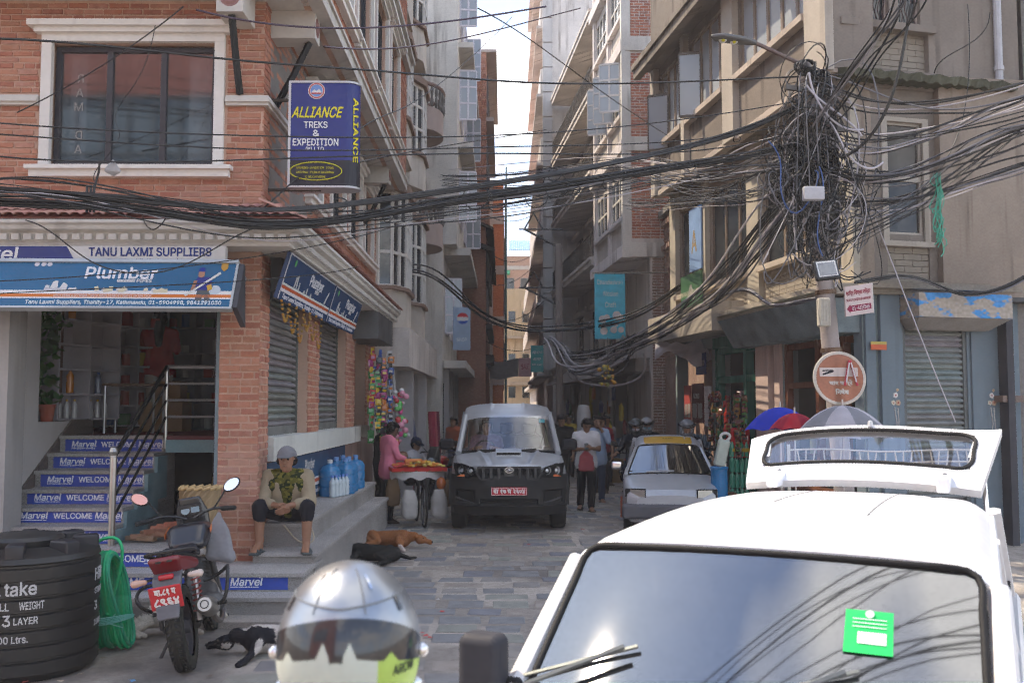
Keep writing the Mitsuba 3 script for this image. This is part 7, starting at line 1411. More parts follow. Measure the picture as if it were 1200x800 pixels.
    q = MB().tube(curve([(.06, 1.03, .50), (.12, 1.08, .32), (.16, .85, .19), (.17, .45, .24), (.185, .25, .33)], 20), .021, 8); kk = put(k + '__exhaust', q, 'metal', (.25, .23, .2), .6, M=M, smooth=40)
    q = MB().lathe([(.0, .0), (.048, 0), (.066, .03), (.070, .30), (.060, .36), (.035, .40)], aim((.205, -.20, .47), (.19, .2, .37)), 22); put(kk + '__muffler', q, 'metal', (.42, .40, .37), .4, smooth=35, name=False, M=M)
    q = MB().lathe([(.024, -.012), (.030, -.01), (.030, .002), (.046, .003)], aim((.205, -.20, .47), (.19, .2, .37)), 16).lathe([(0, .004), (.026, .004)], aim((.205, -.20, .47), (.19, .2, .37)), 12, (.004, .004, .004)); put(kk + '__tip', q, 'satin', (.03, .03, .03), name=False, M=M)
    put(k + '__chain_cover', MB().mesh(rbox((-.15, -.02, .31), (-.12, .52, .42), .014)), 'satin', (.03, .03, .03), M=M, smooth=40)
    put(k + '__headlamp_fairing', soft([m3.Manifold.batch_hull([ball((x, 1.10, z), .03) for x in (-.10, .10) for z in (.82, 1.0)] + [ball((x, 1.24, .88), .04) for x in (-.05, .05)] + [ball((x, 1.06, 1.12), .018) for x in (-.07, .07)])], .03, 2), 'gloss', (.02, .02, .022), smooth=True, M=M)
    put(k + '__headlamp', MB().lathe([(0, .03), (.05, .02), (.075, 0)], aim((0, 1.262, .87), (0, 2, .80)), 16), 'paleglass', M=M)
    q = MB().box((-.09, 1.0, 1.0), (.09, 1.03, 1.08), (.02, .02, .02)).lathe([(0, .002), (.035, .002)], XF((1, 0, 0), (0, .3, .95), (0, -.95, .3), (-.035, .998, 1.04)), 14, (.2, .26, .28)).box((.01, .995, 1.015), (.075, .999, 1.06), (.2, .28, .3)); put(k + '__dials', q, 'satin', M=M)
    put(k + '__front_mudguard', MB().lathe([(.325, -.06), (.335, 0), (.325, .06)], XF((0, 1, 0), (0, 0, 1), (1, 0, 0), (0, 1.30, .295)), 16, a0=.3, a1=2.4), 'gloss', (.02, .02, .022), M=M, smooth=True)
    put(k + '__side_stand', MB().tube([(-.12, .45, .25), (-.27, .38, .01)], .012, 6).box((-.31, .35, 0), (-.24, .42, .012)), 'satin', (.03, .03, .03), M=M)
    return k
BKM = rotz(math.radians(9), (-2.235, 7.12, 0)) @ roty(math.radians(-9))
motorcycle('black and red motorcycle parked at the steps, seen from behind, red number plate', BKM)
k = thing('grey_carrier_bag', 'grey plastic carrier bag hanging from the handlebar of the parked motorcycle', 'bag')
o = (BKM @ A3(.24, .86, 1.0, 1))[:3]
put(k, soft([m3.Manifold.batch_hull([ball(o + A3(0, 0, -.02), .012), ball(o + A3(-.05, 0, -.16), .03), ball(o + A3(.06, .0, -.16), .03)]), m3.Manifold.batch_hull([ball(o + A3(-.05, 0, -.16), .03), ball(o + A3(.06, .0, -.16), .03), ball(o + A3(-.05, .0, -.34), .05), ball(o + A3(.09, .0, -.36), .05)])], .02, 2, .012, 4, 18), 'plasticfilm', (.36, .37, .39), smooth=True, name=False)

# ---------------------------------------------------------------- dogs lying in the street (x along the body towards the head, z up)
def lying_dog(label, M, col, col2=None, s=1.0, head_turn=0.0, head_low=.07, legs=1):
    k = thing('dog', label, 'dog'); p = []
    bl = lambda a, r: ball(A3(*a) * s, r * s)
    p += [m3.Manifold.batch_hull([bl((-.26, .02, .10), .095), bl((-.05, 0, .115), .10)]), m3.Manifold.batch_hull([bl((-.05, 0, .115), .10), bl((.20, 0, .12), .115)]), bone(A3(.22, 0, .13) * s, A3(.36, head_turn * .08, .15) * s, .08 * s, .06 * s)]
    hx = A3(.43, head_turn * .12, head_low + .045); f = unit(A3(1, head_turn, -.12))
    p += [bone(hx * s, (hx + f * .05) * s, .062 * s, .05 * s), bone((hx + f * .05) * s, (hx + f * .15 - A3(0, 0, .02)) * s, .040 * s, .026 * s), bone((hx + f * .14) * s, (hx + f * .165 - A3(0, 0, .012)) * s, .020 * s, .014 * s)]
    sd = np.cross([0, 0, 1], f)
    for t in (-1, 1): p += [m3.Manifold.batch_hull([ball((hx + sd * t * .045 + A3(0, 0, .045)) * s, .016 * s), ball((hx - f * .03 + sd * t * .05 + A3(0, 0, .03)) * s, .018 * s), ball((hx + sd * t * .095 + A3(0, 0, .03) - f * .02) * s, .008 * s)])]
    for x0, dz in ((.20, 0), (.16, .05)): p += [bone(A3(x0, -.06, .10 + dz) * s, A3(x0 + .04, -.20, .06 + dz * .6) * s, .045 * s, .032 * s), bone(A3(x0 + .04, -.20, .06 + dz * .6) * s, A3(x0 + .10 + dz, -.33, .03) * s, .030 * s, .022 * s), bone(A3(x0 + .10 + dz, -.33, .03) * s, A3(x0 + .14 + dz, -.38, .022) * s, .026 * s, .022 * s)]
    for x0, dz in ((-.27, 0), (-.22, .05)): p += [bone(A3(x0, -.03, .10 + dz) * s, A3(x0 + .13, -.17, .07 + dz * .6) * s, .075 * s, .045 * s), bone(A3(x0 + .13, -.17, .07 + dz * .6) * s, A3(x0 - .0, -.26, .05) * s, .038 * s, .026 * s), bone(A3(x0, -.26, .05) * s, A3(x0 + .10, -.36, .025) * s, .026 * s, .022 * s)]
    p += [bone(A3(-.33, .02, .09) * s, A3(-.45, .10, .04) * s, .03 * s, .022 * s), bone(A3(-.45, .10, .04) * s, A3(-.50, .22, .03) * s, .022 * s, .012 * s)]
    m = soft(p, .018, 4, .004, 2, 30); q = MB(); v = np.asarray(m.vertices) @ M[:3, :3].T + M[:3, 3]
    q.add(v, m.faces); c = np.full(len(v), pack(col)); lv = np.asarray(m.vertices) / s
    if col2 is not None:
        w = meshkit.fbm(lv * 5 + A3(3, 1, 2), 2, 5); sel = col2[1](lv, w); c[sel] = pack(col2[0])
    q.c = [c]; 
    # patches of fur need whole faces of one colour
    V, Fc = q.v[0], np.asarray(m.faces); fc = c[Fc[:, 0]]; Fc = Fc[:, ::-1] if np.linalg.det(M[:3, :3]) < 0 else Fc; v2 = V[Fc].reshape(-1, 3); n2 = trimesh.Trimesh(V, Fc, process=False).vertex_normals[Fc].reshape(-1, 3)
    uv = np.stack([np.repeat(fc, 3), np.full(len(v2), .4)], 1); path = meshkit.write_ply((v2, np.arange(len(v2)).reshape(-1, 3)), False, uv, None, normals=n2)
    scene[k] = {'type': 'ply', 'filename': path, 'face_normals': False, 'bsdf': {'type': 'ref', 'id': 'mat_fur'}}
    for t in (-1, 1): put(k + '__eye', MB().mesh(trimesh.creation.icosphere(1, .010 * s), None, XF(o=(hx + f * .06 + sd * t * .034 + A3(0, 0, .030)) * s)), 'gloss', (.02, .015, .01), M=M)
    put(k + '__nose', MB().mesh(trimesh.creation.icosphere(1, .014 * s), None, XF(o=(hx + f * .172 - A3(0, 0, .008)) * s)), 'gloss', (.01, .01, .01), M=M)
    return k
lying_dog('brown dog with white paws asleep on the street left of the grey SUV', rotz(math.radians(-14), (-1.52, 13.2, .01)), (.22, .095, .035), ((.48, .43, .38), lambda v, w: (v[:, 1] < -.27)))
lying_dog('black dog asleep flat on the street beside the granite steps', rotz(math.radians(172), (-1.56, 11.95, .01)) @ np.diag([1, -1, 1, 1.]), (.012, .012, .013), s=.95, head_low=.02)
lying_dog('pale grey dog asleep behind the parked motorcycle', rotz(math.radians(20), (-2.82, 8.2, .05)), (.36, .32, .28), ((.10, .09, .085), lambda v, w: (w > .56) & (v[:, 2] > .09)), s=.9)
lying_dog('black and white dog asleep to the right of the parked motorcycle', rotz(math.radians(196), (-1.68, 7.62, .0)) @ np.diag([1, -1, 1, 1.]), (.40, .36, .32), ((.014, .014, .015), lambda v, w: ((v[:, 0] > .22) & (v[:, 2] > .0) & (np.abs(v[:, 1]) > .014)) | ((w > .5) & (v[:, 2] > .1))), s=.95, head_turn=.5, head_low=.05)

# ---------------------------------------------------------------- the rider close to the camera
RX, RY = -.275, 1.76
k = person('person in a silver, black and lime full face helmet at the bottom edge', standing(1.66, head=(0, .03, 1.55)), at(RX, RY, 0, -.17), (.05, .05, .06), (.03, .03, .04), sleeve=1.0, hair=(.012, .01, .01))
hc = A3(RX, RY + .03, 1.435); hv = lambda th, ph, r=1.0: hc + A3(.127 * math.sin(th) * math.cos(ph), -.148 * math.cos(th) * math.cos(ph), .150 * math.sin(ph)) * r   # th 0 = the back of the head
def patch(th0, th1, top, bot, o, n=33, m=13):
    return MB().grid(np.array([[hv(th, bot(th) + (top(th) - bot(th)) * t, o) for th in np.linspace(th0, th1, n)] for t in np.linspace(0, 1, m)]))
cst = lambda v: (lambda th: v)
q = MB().lathe([(math.cos(p_) , math.sin(p_)) for p_ in np.linspace(-.95, 1.5708, 26)], XF(o=hc) @ np.diag([.127, .148, .150, 1]), 56); hk = put(k + '__helmet', q, 'metal', (.36, .38, .41), .1, smooth=True)
lo_ = lambda th: .50 - .34 * (th / 1.5) ** 2 + .03 * math.sin(th * 2 + .6)
put(hk + '__black_band', patch(-1.75, 1.75, lo_, lambda th: -.28 - .25 * abs(th / 1.5), 1.004), 'blackgloss', smooth=True)
jag = lambda th: .12 - .20 * abs(th / 1.3) + .17 * max(0, 1 - abs(th - .18) / .09) + .17 * max(0, 1 - abs(th + .18) / .09) + .10 * max(0, 1 - abs(abs(th) - .75) / .12) - .07 * (abs(th) < .09)
put(hk + '__pale_shell', patch(-1.25, .55, jag, cst(-.95), 1.008, 121), 'satin', (.46, .50, .44), .1, smooth=True); put(hk + '__lime_shell', patch(.55, 1.45, jag, cst(-.95), 1.008, 61), 'satin', (.36, .52, .10), .1, smooth=True)
q = MB(); t_ = TXT.setdefault(('AROW', True), meshkit.text_mesh('AROW', 1.0, 1.0, True)); v = np.array(t_.vertices); v[:, 0] -= v[:, 0].min(); v[:, 0] *= .42 / v[:, 0].max()
q.add([hv(.78 + x, -.16 + .11 * y + .10 * x * 0, 1.012 + .004 * z) for x, y, z in v], t_.faces); put(hk + '__lettering', q, 'matte', (.02, .025, .03))
for a in (-.62, .62): put(hk + '__vent', patch(a - .035, a + .035, cst(1.1), cst(.86), 1.012, 5, 5), 'chrome', smooth=True); put(hk + '__vent_slot', patch(a * 1.75 - .05, a * 1.75 + .05, cst(.72), cst(.52), 1.012, 5, 5), 'blackgloss', smooth=True)
put(hk + '__seam', MB().tube([hv(th, .62 + .08 * abs(th), 1.004) for th in np.linspace(-1.5, 1.5, 40)], .002, 4).tube([hv(-.42, p_, 1.003) for p_ in np.linspace(.55, 1.25, 14)], .0016, 4).tube([hv(.42, p_, 1.003) for p_ in np.linspace(.55, 1.25, 14)], .0016, 4), 'satin', (.12, .13, .14))
for th, ph in ((1.5, -.02), (1.52, -.42), (-1.5, -.05), (-1.52, -.45)): put(hk + '__pivot_knob', MB().mesh(trimesh.creation.icosphere(2, .012), None, XF(o=hv(th, ph, 1.03))), 'chrome', smooth=True)
CNAME = {(.25, .05, .05): 'dark red', (.45, .35, .05): 'yellow', (.08, .2, .1): 'green', (.3, .3, .3): 'grey', (.1, .12, .22): 'navy', (.4, .15, .04): 'orange', (.05, .05, .05): 'black', (.35, .05, .05): 'red', (.05, .25, .1): 'green', (.4, .35, .1): 'yellow', (.1, .2, .3): 'blue', (.25, .18, .1): 'brown', (.1, .15, .2): 'slate', (.2, .05, .05): 'dark red', (.3, .05, .05): 'red', (.4, .4, .4): 'pale grey', (.05, .1, .25): 'blue', (.02, .02, .02): 'black'}
# ---------------------------------------------------------------- riders in the street
def rider(label, x, y, deg, helm, mask=None, lean=0):
    M = at(x, y, deg)
    person(label, dict(hip=(.10, 0, .86), knee=(.20, .36, .68), ankle=(.18, .14, .36), sho=(.20, .14, 1.28), elb=(.27, .34, 1.10), wri=(.33, .62, 1.04), neck=(0, .16, 1.36), head=(0, .20, 1.49)), M, (.02, .02, .023), (.02, .025, .04), helmet=helm, mask=mask, sleeve=1.0, fat=1.12)
    return M @ XF(o=(0, -.32, 0))
motorcycle('dark motorcycle ridden by the man in the white mask', rider('rider in black jacket, dark helmet and white mask beside the taxi', 2.52, 18.6, 168, (.05, .055, .06), (.5, .52, .55)), tail=(.02, .02, .02), full=False)
motorcycle('dark motorcycle ridden by the man in the silver helmet behind the taxi', rider('rider in black jacket, silver helmet and blue mask behind the taxi', 2.92, 20.0, 172, (.28, .29, .30), (.15, .35, .45)), tail=(.02, .02, .02), full=False)
motorcycle('dark motorcycle of the rider in front of the shop posters', rider('rider in black jacket and grey helmet in front of the shop posters', 3.12, 16.9, 178, (.16, .17, .18)), tail=(.02, .02, .02), full=False)
motorcycle('red motorcycle parked at the left wall behind the fruit bicycle', at(-1.0, 19.3, 165), tank=(.38, .02, .02), tail=(.38, .02, .02), full=False)
# ---------------------------------------------------------------- pole by the corner house
PB, PT = A3(4.14, 11.8, 0), A3(3.70, 11.8, 6.1); pole = lambda z: PB + (PT - PB) * (z / 6.1)
k = thing('utility_pole', 'concrete utility pole buried in tangled cables before the corner house', 'pole')
put(k, MB().tube([pole(z) for z in np.linspace(0, 6.1, 14)], np.linspace(.125, .085, 14), 14), 'plaster', (.30, .28, .26), .6, smooth=40, name=False)
q = MB()
for z in (2.55, 3.25, 4.5, 5.3): q.tube([pole(z - .025), pole(z + .025)], .125, 14)
each(k + '__clamp', q, 'galv', (.15, .09, .06), .7)
for z, a in ((5.7, .3), (5.2, -.2)): put(k + '__cross_arm', MB().box((-.4, -.16, -.03), (.4, -.11, .03), None, XF(o=pole(z)) @ rotz(a)), 'galv', (.12, .11, .10))
k = thing('street_lamp', 'grey LED street lamp on an arm over the street, top of the tangled pole', 'street lamp')
a, b, c = pole(6.05), P(884, 50, 11.4), P(824, 41, 11.1)
put(k + '__arm', MB().tube([a, b], .024, 8), 'galv', (.20, .15, .13)); d = unit(c - b); x = unit(np.cross(d, [0, 0, 1])); LMx = XF(d, x, np.cross(d, x), b)
put(k + '__head', soft([m3.Manifold.batch_hull([ball(b + d * .0, .035), ball(b + d * .2 + x * .06, .03), ball(b + d * .2 - x * .06, .03), ball(b + d * .5 + x * .07, .028), ball(b + d * .5 - x * .07, .028), ball(b + d * .60, .024)])], .03, 1), 'satin', (.10, .10, .105), smooth=40)
for t in (.30, .46): o = b + d * t - A3(0, .012, .026); put(k + '__led', MB().lathe([(0, .016), (.03, .012), (.05, 0)], XF((1, 0, 0), (0, .8, -.6), (0, -.6, -.8), o), 14, (.55, .55, .5)).lathe([(0, .02), (.022, .016)], XF((1, 0, 0), (0, .8, -.6), (0, -.6, -.8), o), 10, (.55, .50, .04)), 'satin')
k = thing('floodlight', 'square floodlight in a black frame strapped to the pole below the tangle', 'lamp')
o = P(969, 315, 11.2); FM = XF(unit((1, .1, .12)), unit((-.1, .35, 1)), unit(np.cross(unit((1, .1, .12)), unit((-.1, .35, 1)))), o)
q = MB().mesh(rbox((-.145, -.125, -.06), (.145, .125, .0), .02)); put(k, q, 'satin', (.02, .02, .022), .2, M=FM, smooth=40, name=False)
q = MB().add([(-.115, -.095, .004), (.115, -.095, .004), (.115, .095, .004), (-.115, .095, .004), (.02, .0, -.03)], [[0, 1, 4], [1, 2, 4], [2, 3, 4], [3, 0, 4]]); put(k + '__reflector', q, 'metal', (.5, .47, .42), M=FM); put(k + '__led', MB().lathe([(0, .006), (.016, 0)], XF(o=(.02, 0, -.026)), 8), 'satin', (.6, .45, .05), M=FM); put(k + '__pane', MB().box((-.12, -.1, .006), (.12, .1, .009)), 'glass', M=FM)
k = thing('meter_box', 'weathered pale meter box with ribs on the pole under the floodlight', 'box'); o = P(965, 366, 11.6); q = MB().mesh(rbox(o - A3(.07, .06, .17), o + A3(.07, .05, .17), .02)); 
for i in range(4): q.box(o + A3(-.055 + .035 * i, -.068, -.15), o + A3(-.045 + .035 * i, -.058, .15))
put(k, q, 'plaster', (.40, .38, .33), .8, name=False, smooth=40)
k = thing('junction_box', 'light grey junction box amid the tangle of cables', 'box'); o = P(953, 227, 11.2); put(k, MB().mesh(rbox(o - A3(.12, .05, .08), o + A3(.12, .05, .08), .015)), 'satin', (.40, .41, .42), .3, name=False, smooth=40)
k = thing('school_direction_sign', 'small pale sign with red lettering and a maroon arrow panel on the pole', 'sign')
o = P(991.5, 371, 11.55); x = unit(A3(1, .12, .16)); SM = XF(x, unit(A3(-.03, 0, 1)), np.cross(x, unit(A3(-.03, 0, 1))), o); w, h = .345, .355
put(k, MB().box((0, 0, -.03), (w, h, 0)), 'satin', (.52, .42, .41), .3, M=SM, name=False); put(k + '__side', MB().box((w, -.004, -.035), (w + .012, h + .004, .004)), 'satin', (.5, .48, .45), M=SM)
MAR = (.25, .04, .06); q = MB(); dev(q, 'sign1', .085, XF(o=(.015, .225, .001)), MAR, width=.31); text(q, 'SHANTI SHIKSHA MANDIR', .03, XF(o=(.015, .172, .001)), MAR, True, .31); q.prism([(.015, .085), (.06, .03), (.06, .05), (.325, .05), (.325, .12), (.06, .12), (.06, .14)], .002, None or np.eye(4), (.22, .02, .06)); text(q, '01-4228565', .042, XF(o=(.085, .064, .002)), (.55, .5, .5), True, .22); put(k + '__print', q, 'matte', M=SM)
k = thing('round_road_sign', 'round weathered no parking sign, rusty orange with a pale band, on the pole', 'road sign'); o = P(984, 443, 11.5); RM = XF((1, .03, 0), (-.02, .05, 1), (.03, -1, .05), o)
q = MB().lathe([(0, .0), (.285, 0), (.285, -.015), (0, -.016)], RM, 48); put(k, q, 'plaster', (.32, .145, .09), .9, name=False); put(k + '__rim', MB().lathe([(.28, .004), (.312, .004), (.318, -.008), (.312, -.02)], RM, 48), 'plaster', (.46, .42, .36), .9)
q = MB().box((-.235, .02, .001), (.22, .125, .003), (.50, .45, .40), RM); q.prism([(-.20, .035), (-.06, .075), (-.08, .10), (-.20, .095), (-.20, .08), (-.12, .082), (-.20, .055)], .004, RM, (.02, .02, .025)); dev(q, 'park1', .075, RM @ XF(o=(-.13, -.095, .001)), (.52, .5, .47), width=.28); dev(q, 'park2', .07, RM @ XF(o=(-.06, -.19, .001)), (.52, .5, .47), width=.16); put(k + '__print', q, 'plaster', (.5, .45, .4), .5)
k = thing('folded_warning_stand', 'red and white folding warning stand leaning over the round road sign', 'warning stand'); q = MB()
for s, c in ((-1, (.40, .03, .05)), (1, (.40, .03, .05))): q.tube([RM[:3, :3] @ A3(.12 + s * .005, .21, .03) + o, RM[:3, :3] @ A3(.12 + s * .075, -.09, .03) + o], .014, 6, c); q.tube([RM[:3, :3] @ A3(.12 + s * .01, .18, .042) + o, RM[:3, :3] @ A3(.12 + s * .06, -.05, .042) + o], .009, 5, (.5, .5, .5))
put(k, q, 'satin', name=False)
# umbrellas of the stall behind the white car
for (px, py, Y, r, c1_, c2_, lb) in ((914, 477, 8.6, .31, (.02, .03, .26), (.02, .03, .26), 'dark blue umbrella open behind the lifted tailgate'), (931, 484, 8.2, .21, (.28, .02, .03), (.20, .015, .03), 'dark red umbrella open between the blue and the grey one'), (987, 475, 7.9, .40, (.30, .29, .31), (.17, .165, .18), 'grey striped umbrella open behind the lifted tailgate')):
    k = thing('umbrella', lb, 'umbrella'); o = P(px, py, Y); n = 8
    for i in range(n):
        a0, a1 = i * 2 * math.pi / n, (i + 1) * 2 * math.pi / n
        q = MB().grid(np.array([[o + A3(r * t * math.cos(a) * (1 - .06 * math.sin(math.pi * u) * t), r * t * math.sin(a) * (1 - .06 * math.sin(math.pi * u) * t), -.26 * r / .4 * t ** 1.9 + .015 * math.sin(math.pi * u) * t) for u in np.linspace(0, 1, 6) for a in (a0 + (a1 - a0) * u,)] for t in np.linspace(0.02, 1, 8)])); put(k + '__panel', q, 'cloth', c1_ if i % 2 else c2_, .3, smooth=True)
    put(k + '__pole', MB().tube([o + A3(0, 0, .05), o - A3(0, 0, .75)], .008, 6), 'metal', (.4, .4, .4)); put(k + '__pole_foot', MB().tube([o - A3(0, 0, .75), A3(o[0], o[1], 0)], .016, 6), 'satin', (.1, .1, .1))
k = thing('white_wire_rack', 'white wire mesh rack standing behind the open tailgate', 'rack'); o = A3(2.0, 6.9, 0); RK = XF(o=o) @ rotz(-.1); q = MB()
for i in range(23): q.tube([(i * .06, .02 * math.sin(i * 2.1), 1.32), (i * .06 + .02 * math.sin(i * 1.7), 0, 1.44), (i * .06, .0, 1.56)], .005, 4)
for z in (1.32, 1.40, 1.48, 1.56): q.tube([(x, .01 * math.sin(x * 9), z + .008 * math.sin(x * 7)) for x in np.linspace(0, 1.32, 12)], .006, 4)
put(k + '__mesh', q, 'matte', (.5, .46, .40), M=RK)
for x in (0, 1.32): put(k + '__leg', MB().tube([(x, 0, 0), (x, 0, 1.6)], .012, 6), 'matte', (.45, .42, .37), M=RK)
# goods of the green shop
SN = [(.17, .035, .02), (.05, .13, .03), (.13, .07, .035), (.20, .11, .025), (.035, .03, .03), (.11, .025, .03), (.03, .03, .03)]
for i in range(9):
    p_ = CF.pt(5.05 - .2 * i, 2.05 + .05 * math.sin(i), .30 + .03 * (i % 2)); packet_strip(p_, 9 + (i * 5) % 4, ORD[8 - i] + ' from the right of the nine packet strings before the green shop', 'strings of packets before the green shop', SN if i != 4 else [(.4, .04, .03), (.32, .03, .02)], w=.11, h=.115, toward=(-.99, -.4), nm='packet_string')
k = thing('red_shopping_bag', 'red cloth bag with yellow and green bands hanging in the green shop', 'bag'); p_ = CF.pt(3.75, 1.25, .25); q = MB().mesh(soft([m3.Manifold.batch_hull([ball(p_ + A3(x, 0, z), .04) for x in (-.12, .12) for z in (-.2, .22)])], .04, 2, .015, 3), (.40, .03, .03)).box(p_ + A3(-.15, -.08, -.14), p_ + A3(.15, -.05, -.08), (.45, .33, .03)).box(p_ + A3(-.03, -.08, -.1), p_ + A3(.0, -.052, .2), (.06, .25, .06)); put(k, q, 'cloth', name=False)
def bottle_pack(p, lb, grp, col):
    k = thing('water_bottle_pack', lb, 'bottle pack', grp)
    for i in range(4):
        for j in range(2): q = MB().lathe([(0, 0), (.036, 0), (.038, .09), (.034, .11), (.038, .13), (.036, .19), (.014, .235), (.014, .25), (0, .25)], XF(o=p + A3(-.12 + .08 * i, .08 * j, 0)), 8); put(k + '__bottle', q, 'water', col, .2, smooth=35)
for i in range(3):
    for j in range(3): bottle_pack(CF.pt(5.9 + .42 * i, .55 + .27 * j, .15), f"clear water bottle pack left of the green shop, {('bottom', 'middle', 'top')[j]} row, {('right', 'middle', 'left')[i]} stack", 'water bottle packs left of the green shop', (.12, .19, .24))
for j in range(4): bottle_pack(CF.pt(3.72, .25 + .26 * j, .28), f'green bottle pack under the red bag, {ORD[j]} from the bottom', 'green bottle packs under the red bag', (.05, .30, .20))
k = thing('blue_barrel', 'blue plastic barrel on the street right of the taxi', 'barrel'); o = A3(3.15, 14.4, 0); put(k, MB().lathe([(0, 0), (.10, 0), (.12, .05), (.12, .3), (.13, .32), (.12, .34), (.12, .95), (.135, .98), (.11, 1.0), (0, .99)], XF(o=o), 24), 'satin', (.015, .16, .36), smooth=35, name=False)
k = thing('white_jerry_can', 'pale green and white jerry can standing on the blue barrel', 'jerry can'); q = MB().mesh(rbox((-.085, -.06, 0), (.085, .06, .40), .035), (.40, .47, .40)).tube(curve([(-.05, 0, .39), (-.05, 0, .47), (.04, 0, .49), (.04, 0, .39)], 10), .022, 8, (.55, .55, .53)); put(k, q, 'satin', M=XF(o=o + A3(0, 0, 1.0)) @ roty(.22), name=False)
k = thing('plastic_stool', 'small dark wooden stool among the bottles of the green shop', 'stool'); q = MB().box((-.15, -.15, .42), (.15, .15, .45)); put(k + '__seat', q, 'wood', (.12, .06, .03), M=XF(o=CF.pt(3.5, 0, .6)))
for x in (-.13, .13):
    for y in (-.13, .13): put(k + '__leg', MB().box((x - .015, y - .015, 0), (x + .015, y + .015, .42)), 'wood', (.12, .06, .03), M=XF(o=CF.pt(3.5, 0, .6)))
for i in range(9):
    c_ = rng.choice([(.35, .05, .05), (.05, .25, .1), (.4, .35, .1), (.1, .2, .3)]); k = thing('packet_carton', f'{CNAME[c_]} low carton of packets on the floor before the green shop, {ORD[8 - i]} from the left', 'carton', 'cartons before the green shop'); q = MB().box((-.14, -.1, 0), (.14, .1, .2)); put(k, q, 'satin', c_, M=XF(o=CF.pt(3.75 + .2 * i, .002 + .22 * (i % 3 == 1), .32)) @ rotz(.2 * i), name=False)
# posters, tarpaulin, cups of the dark shop
for (u, z, w, h, c, lb, nm, tx) in ((6.95, 1.55, .42, .75, (.32, .06, .05), 'red and white poster left of the larger poster in the dark shop', 'shop_poster', ''), (6.2, 1.55, .68, .78, (.10, .03, .03), 'larger maroon poster with pale photographs in the dark shop', 'shop_poster', 'MOMO'), (6.05, 2.5, .55, .42, (.02, .03, .12), 'small navy network sign above the posters', 'network_sign', 'Ncell')):
    k = thing(nm, lb, 'poster' if 'poster' in nm else 'sign'); q = MB(); CF.box(q, u, u + w, z, z + h, .01, .03); put(k, q, 'satin', c, name=False); q = MB(); MM = XF(-CF.u, (0, 0, 1), np.cross(-CF.u, [0, 0, 1]), CF.pt(u + w, z, .032))
    if tx: text(q, tx, .1, MM @ XF(o=(.12, h * .62 if tx != 'Ncell' else h * .4, 0)), (.4, .38, .36), True, .34)
    if 'poster' in nm:
        for j in range(2): q.box((.05 + j * w * .46, .1, 0), (.05 + j * w * .46 + w * .38, h * .5, .002), (.26, .24, .22), MM)
    if q.v: put(k + '__print', q, 'matte')
q = MB()
for i in range(4):
    for j in range(9): q.lathe([(.028, 0), (.036, .075), (.037, .08)], XF(o=CF.pt(5.62 + .075 * i, 1.5 + .085 * j, .1)), 8)
k = thing('paper_cup_stack', 'stacks of white paper cups hanging beside the green door frame', 'paper cups'); put(k, q, 'matte', (.5, .5, .5), name=False); lab(k, kind='stuff')
k = thing('white_tarpaulin', 'crumpled white plastic tarpaulin hung out over the dark shop', 'tarpaulin')
ta, tb = P(766, 392, 20.4), P(829, 390, 19.2)
V = np.array([[ta + (tb - ta) * u + A3(.03 * math.sin(u * 9 + t * 5), -.25 * t + .06 * math.sin(u * 11 + t * 5), -.52 * t * (1 - .25 * math.sin(u * 6)) - .20 * math.sin(math.pi * u) * (1 - t) + .03 * math.sin(u * 17 + t * 4)) for u in np.linspace(0, 1, 25)] for t in np.linspace(0, 1, 10)]); put(k, MB().grid(V), 'plasticfilm', (.55, .54, .56), smooth=True, name=False)
# banners, boards and signs up the street
def board(nm, lb, cat, bl, br, top, col, lines, tc=(.5, .5, .5), mat='satin', thick=.03, skew=0.0):
    bl, br = A3(*bl), A3(*br); x = unit(br - bl); w = np.linalg.norm(br - bl); M = XF(x, (0, 0, 1), np.cross(x, [0, 0, 1]), bl); k = thing(nm, lb, cat)
    put(k, MB().box((0, 0, -thick), (w, top, 0), None, M), mat, col, .3, name=False); q = MB()
    for s_, xx, yy, hh, ww in lines: text(q, s_, hh, M @ XF(o=(xx * w, yy * top, .0015)), tc, True, ww * w)
    if q.v: put(k + '__lettering', q, 'matte')
    return k, M, w
a, b = P(697, 397, 22.3), P(733, 396, 22.3); k, M, w = board('woollen_craft_banner', 'turquoise cloth banner for woollen craft hanging across on the right', 'banner', (a[0], 22.3, a[2]), (b[0] - .0, 22.3, a[2]), P(697, 321, 22.3)[2] - a[2], (.09, .42, .55), [('Chandeswori', .08, .84, .10, .84), ('Woolen', .27, .66, .11, .5), ('Craft', .34, .49, .11, .36)], (.42, .5, .5), 'cloth', .01)
q = MB()
for x_, y_, r_ in ((.26, .30, .09), (.40, .33, .07), (.72, .36, .10), (.84, .33, .07), (.3, .12, .09), (.28, .2, .05), (.62, .14, .08), (.7, .22, .05), (.86, .14, .07)): q.lathe([(0, .003), (r_, .003), (r_, 0)], M @ XF(o=(x_ * w, y_ * 1.5, 0)), 12)
put(k + '__print', q, 'matte', (.5, .52, .52)); put(k + '__rod', MB().tube([(a[0] - .05, 22.3, P(697, 320, 22.3)[2]), (3.8, 22.5, P(697, 318, 22.3)[2])], .018, 6), 'satin', (.1, .1, .1))
a, b = P(622, 436, 33), P(637, 436, 33); board('teal_shop_sign', 'teal hanging sign far up the street on the right', 'sign', a, (b[0], 33, a[2]), .9, (.03, .22, .23), [('TREKKING', .1, .7, .08, .8), ('SHOP', .2, .45, .08, .6), ('RENT & SALE', .1, .25, .06, .8)])
a, b = P(608, 441, 38), P(623, 441, 38); board('pink_banner', 'faded pink and white banner strung across the far street', 'banner', a, (b[0], 38, a[2]), .72, (.50, .30, .30), [('SALE', .2, .4, .2, .6)], (.4, .1, .12), 'cloth', .01)
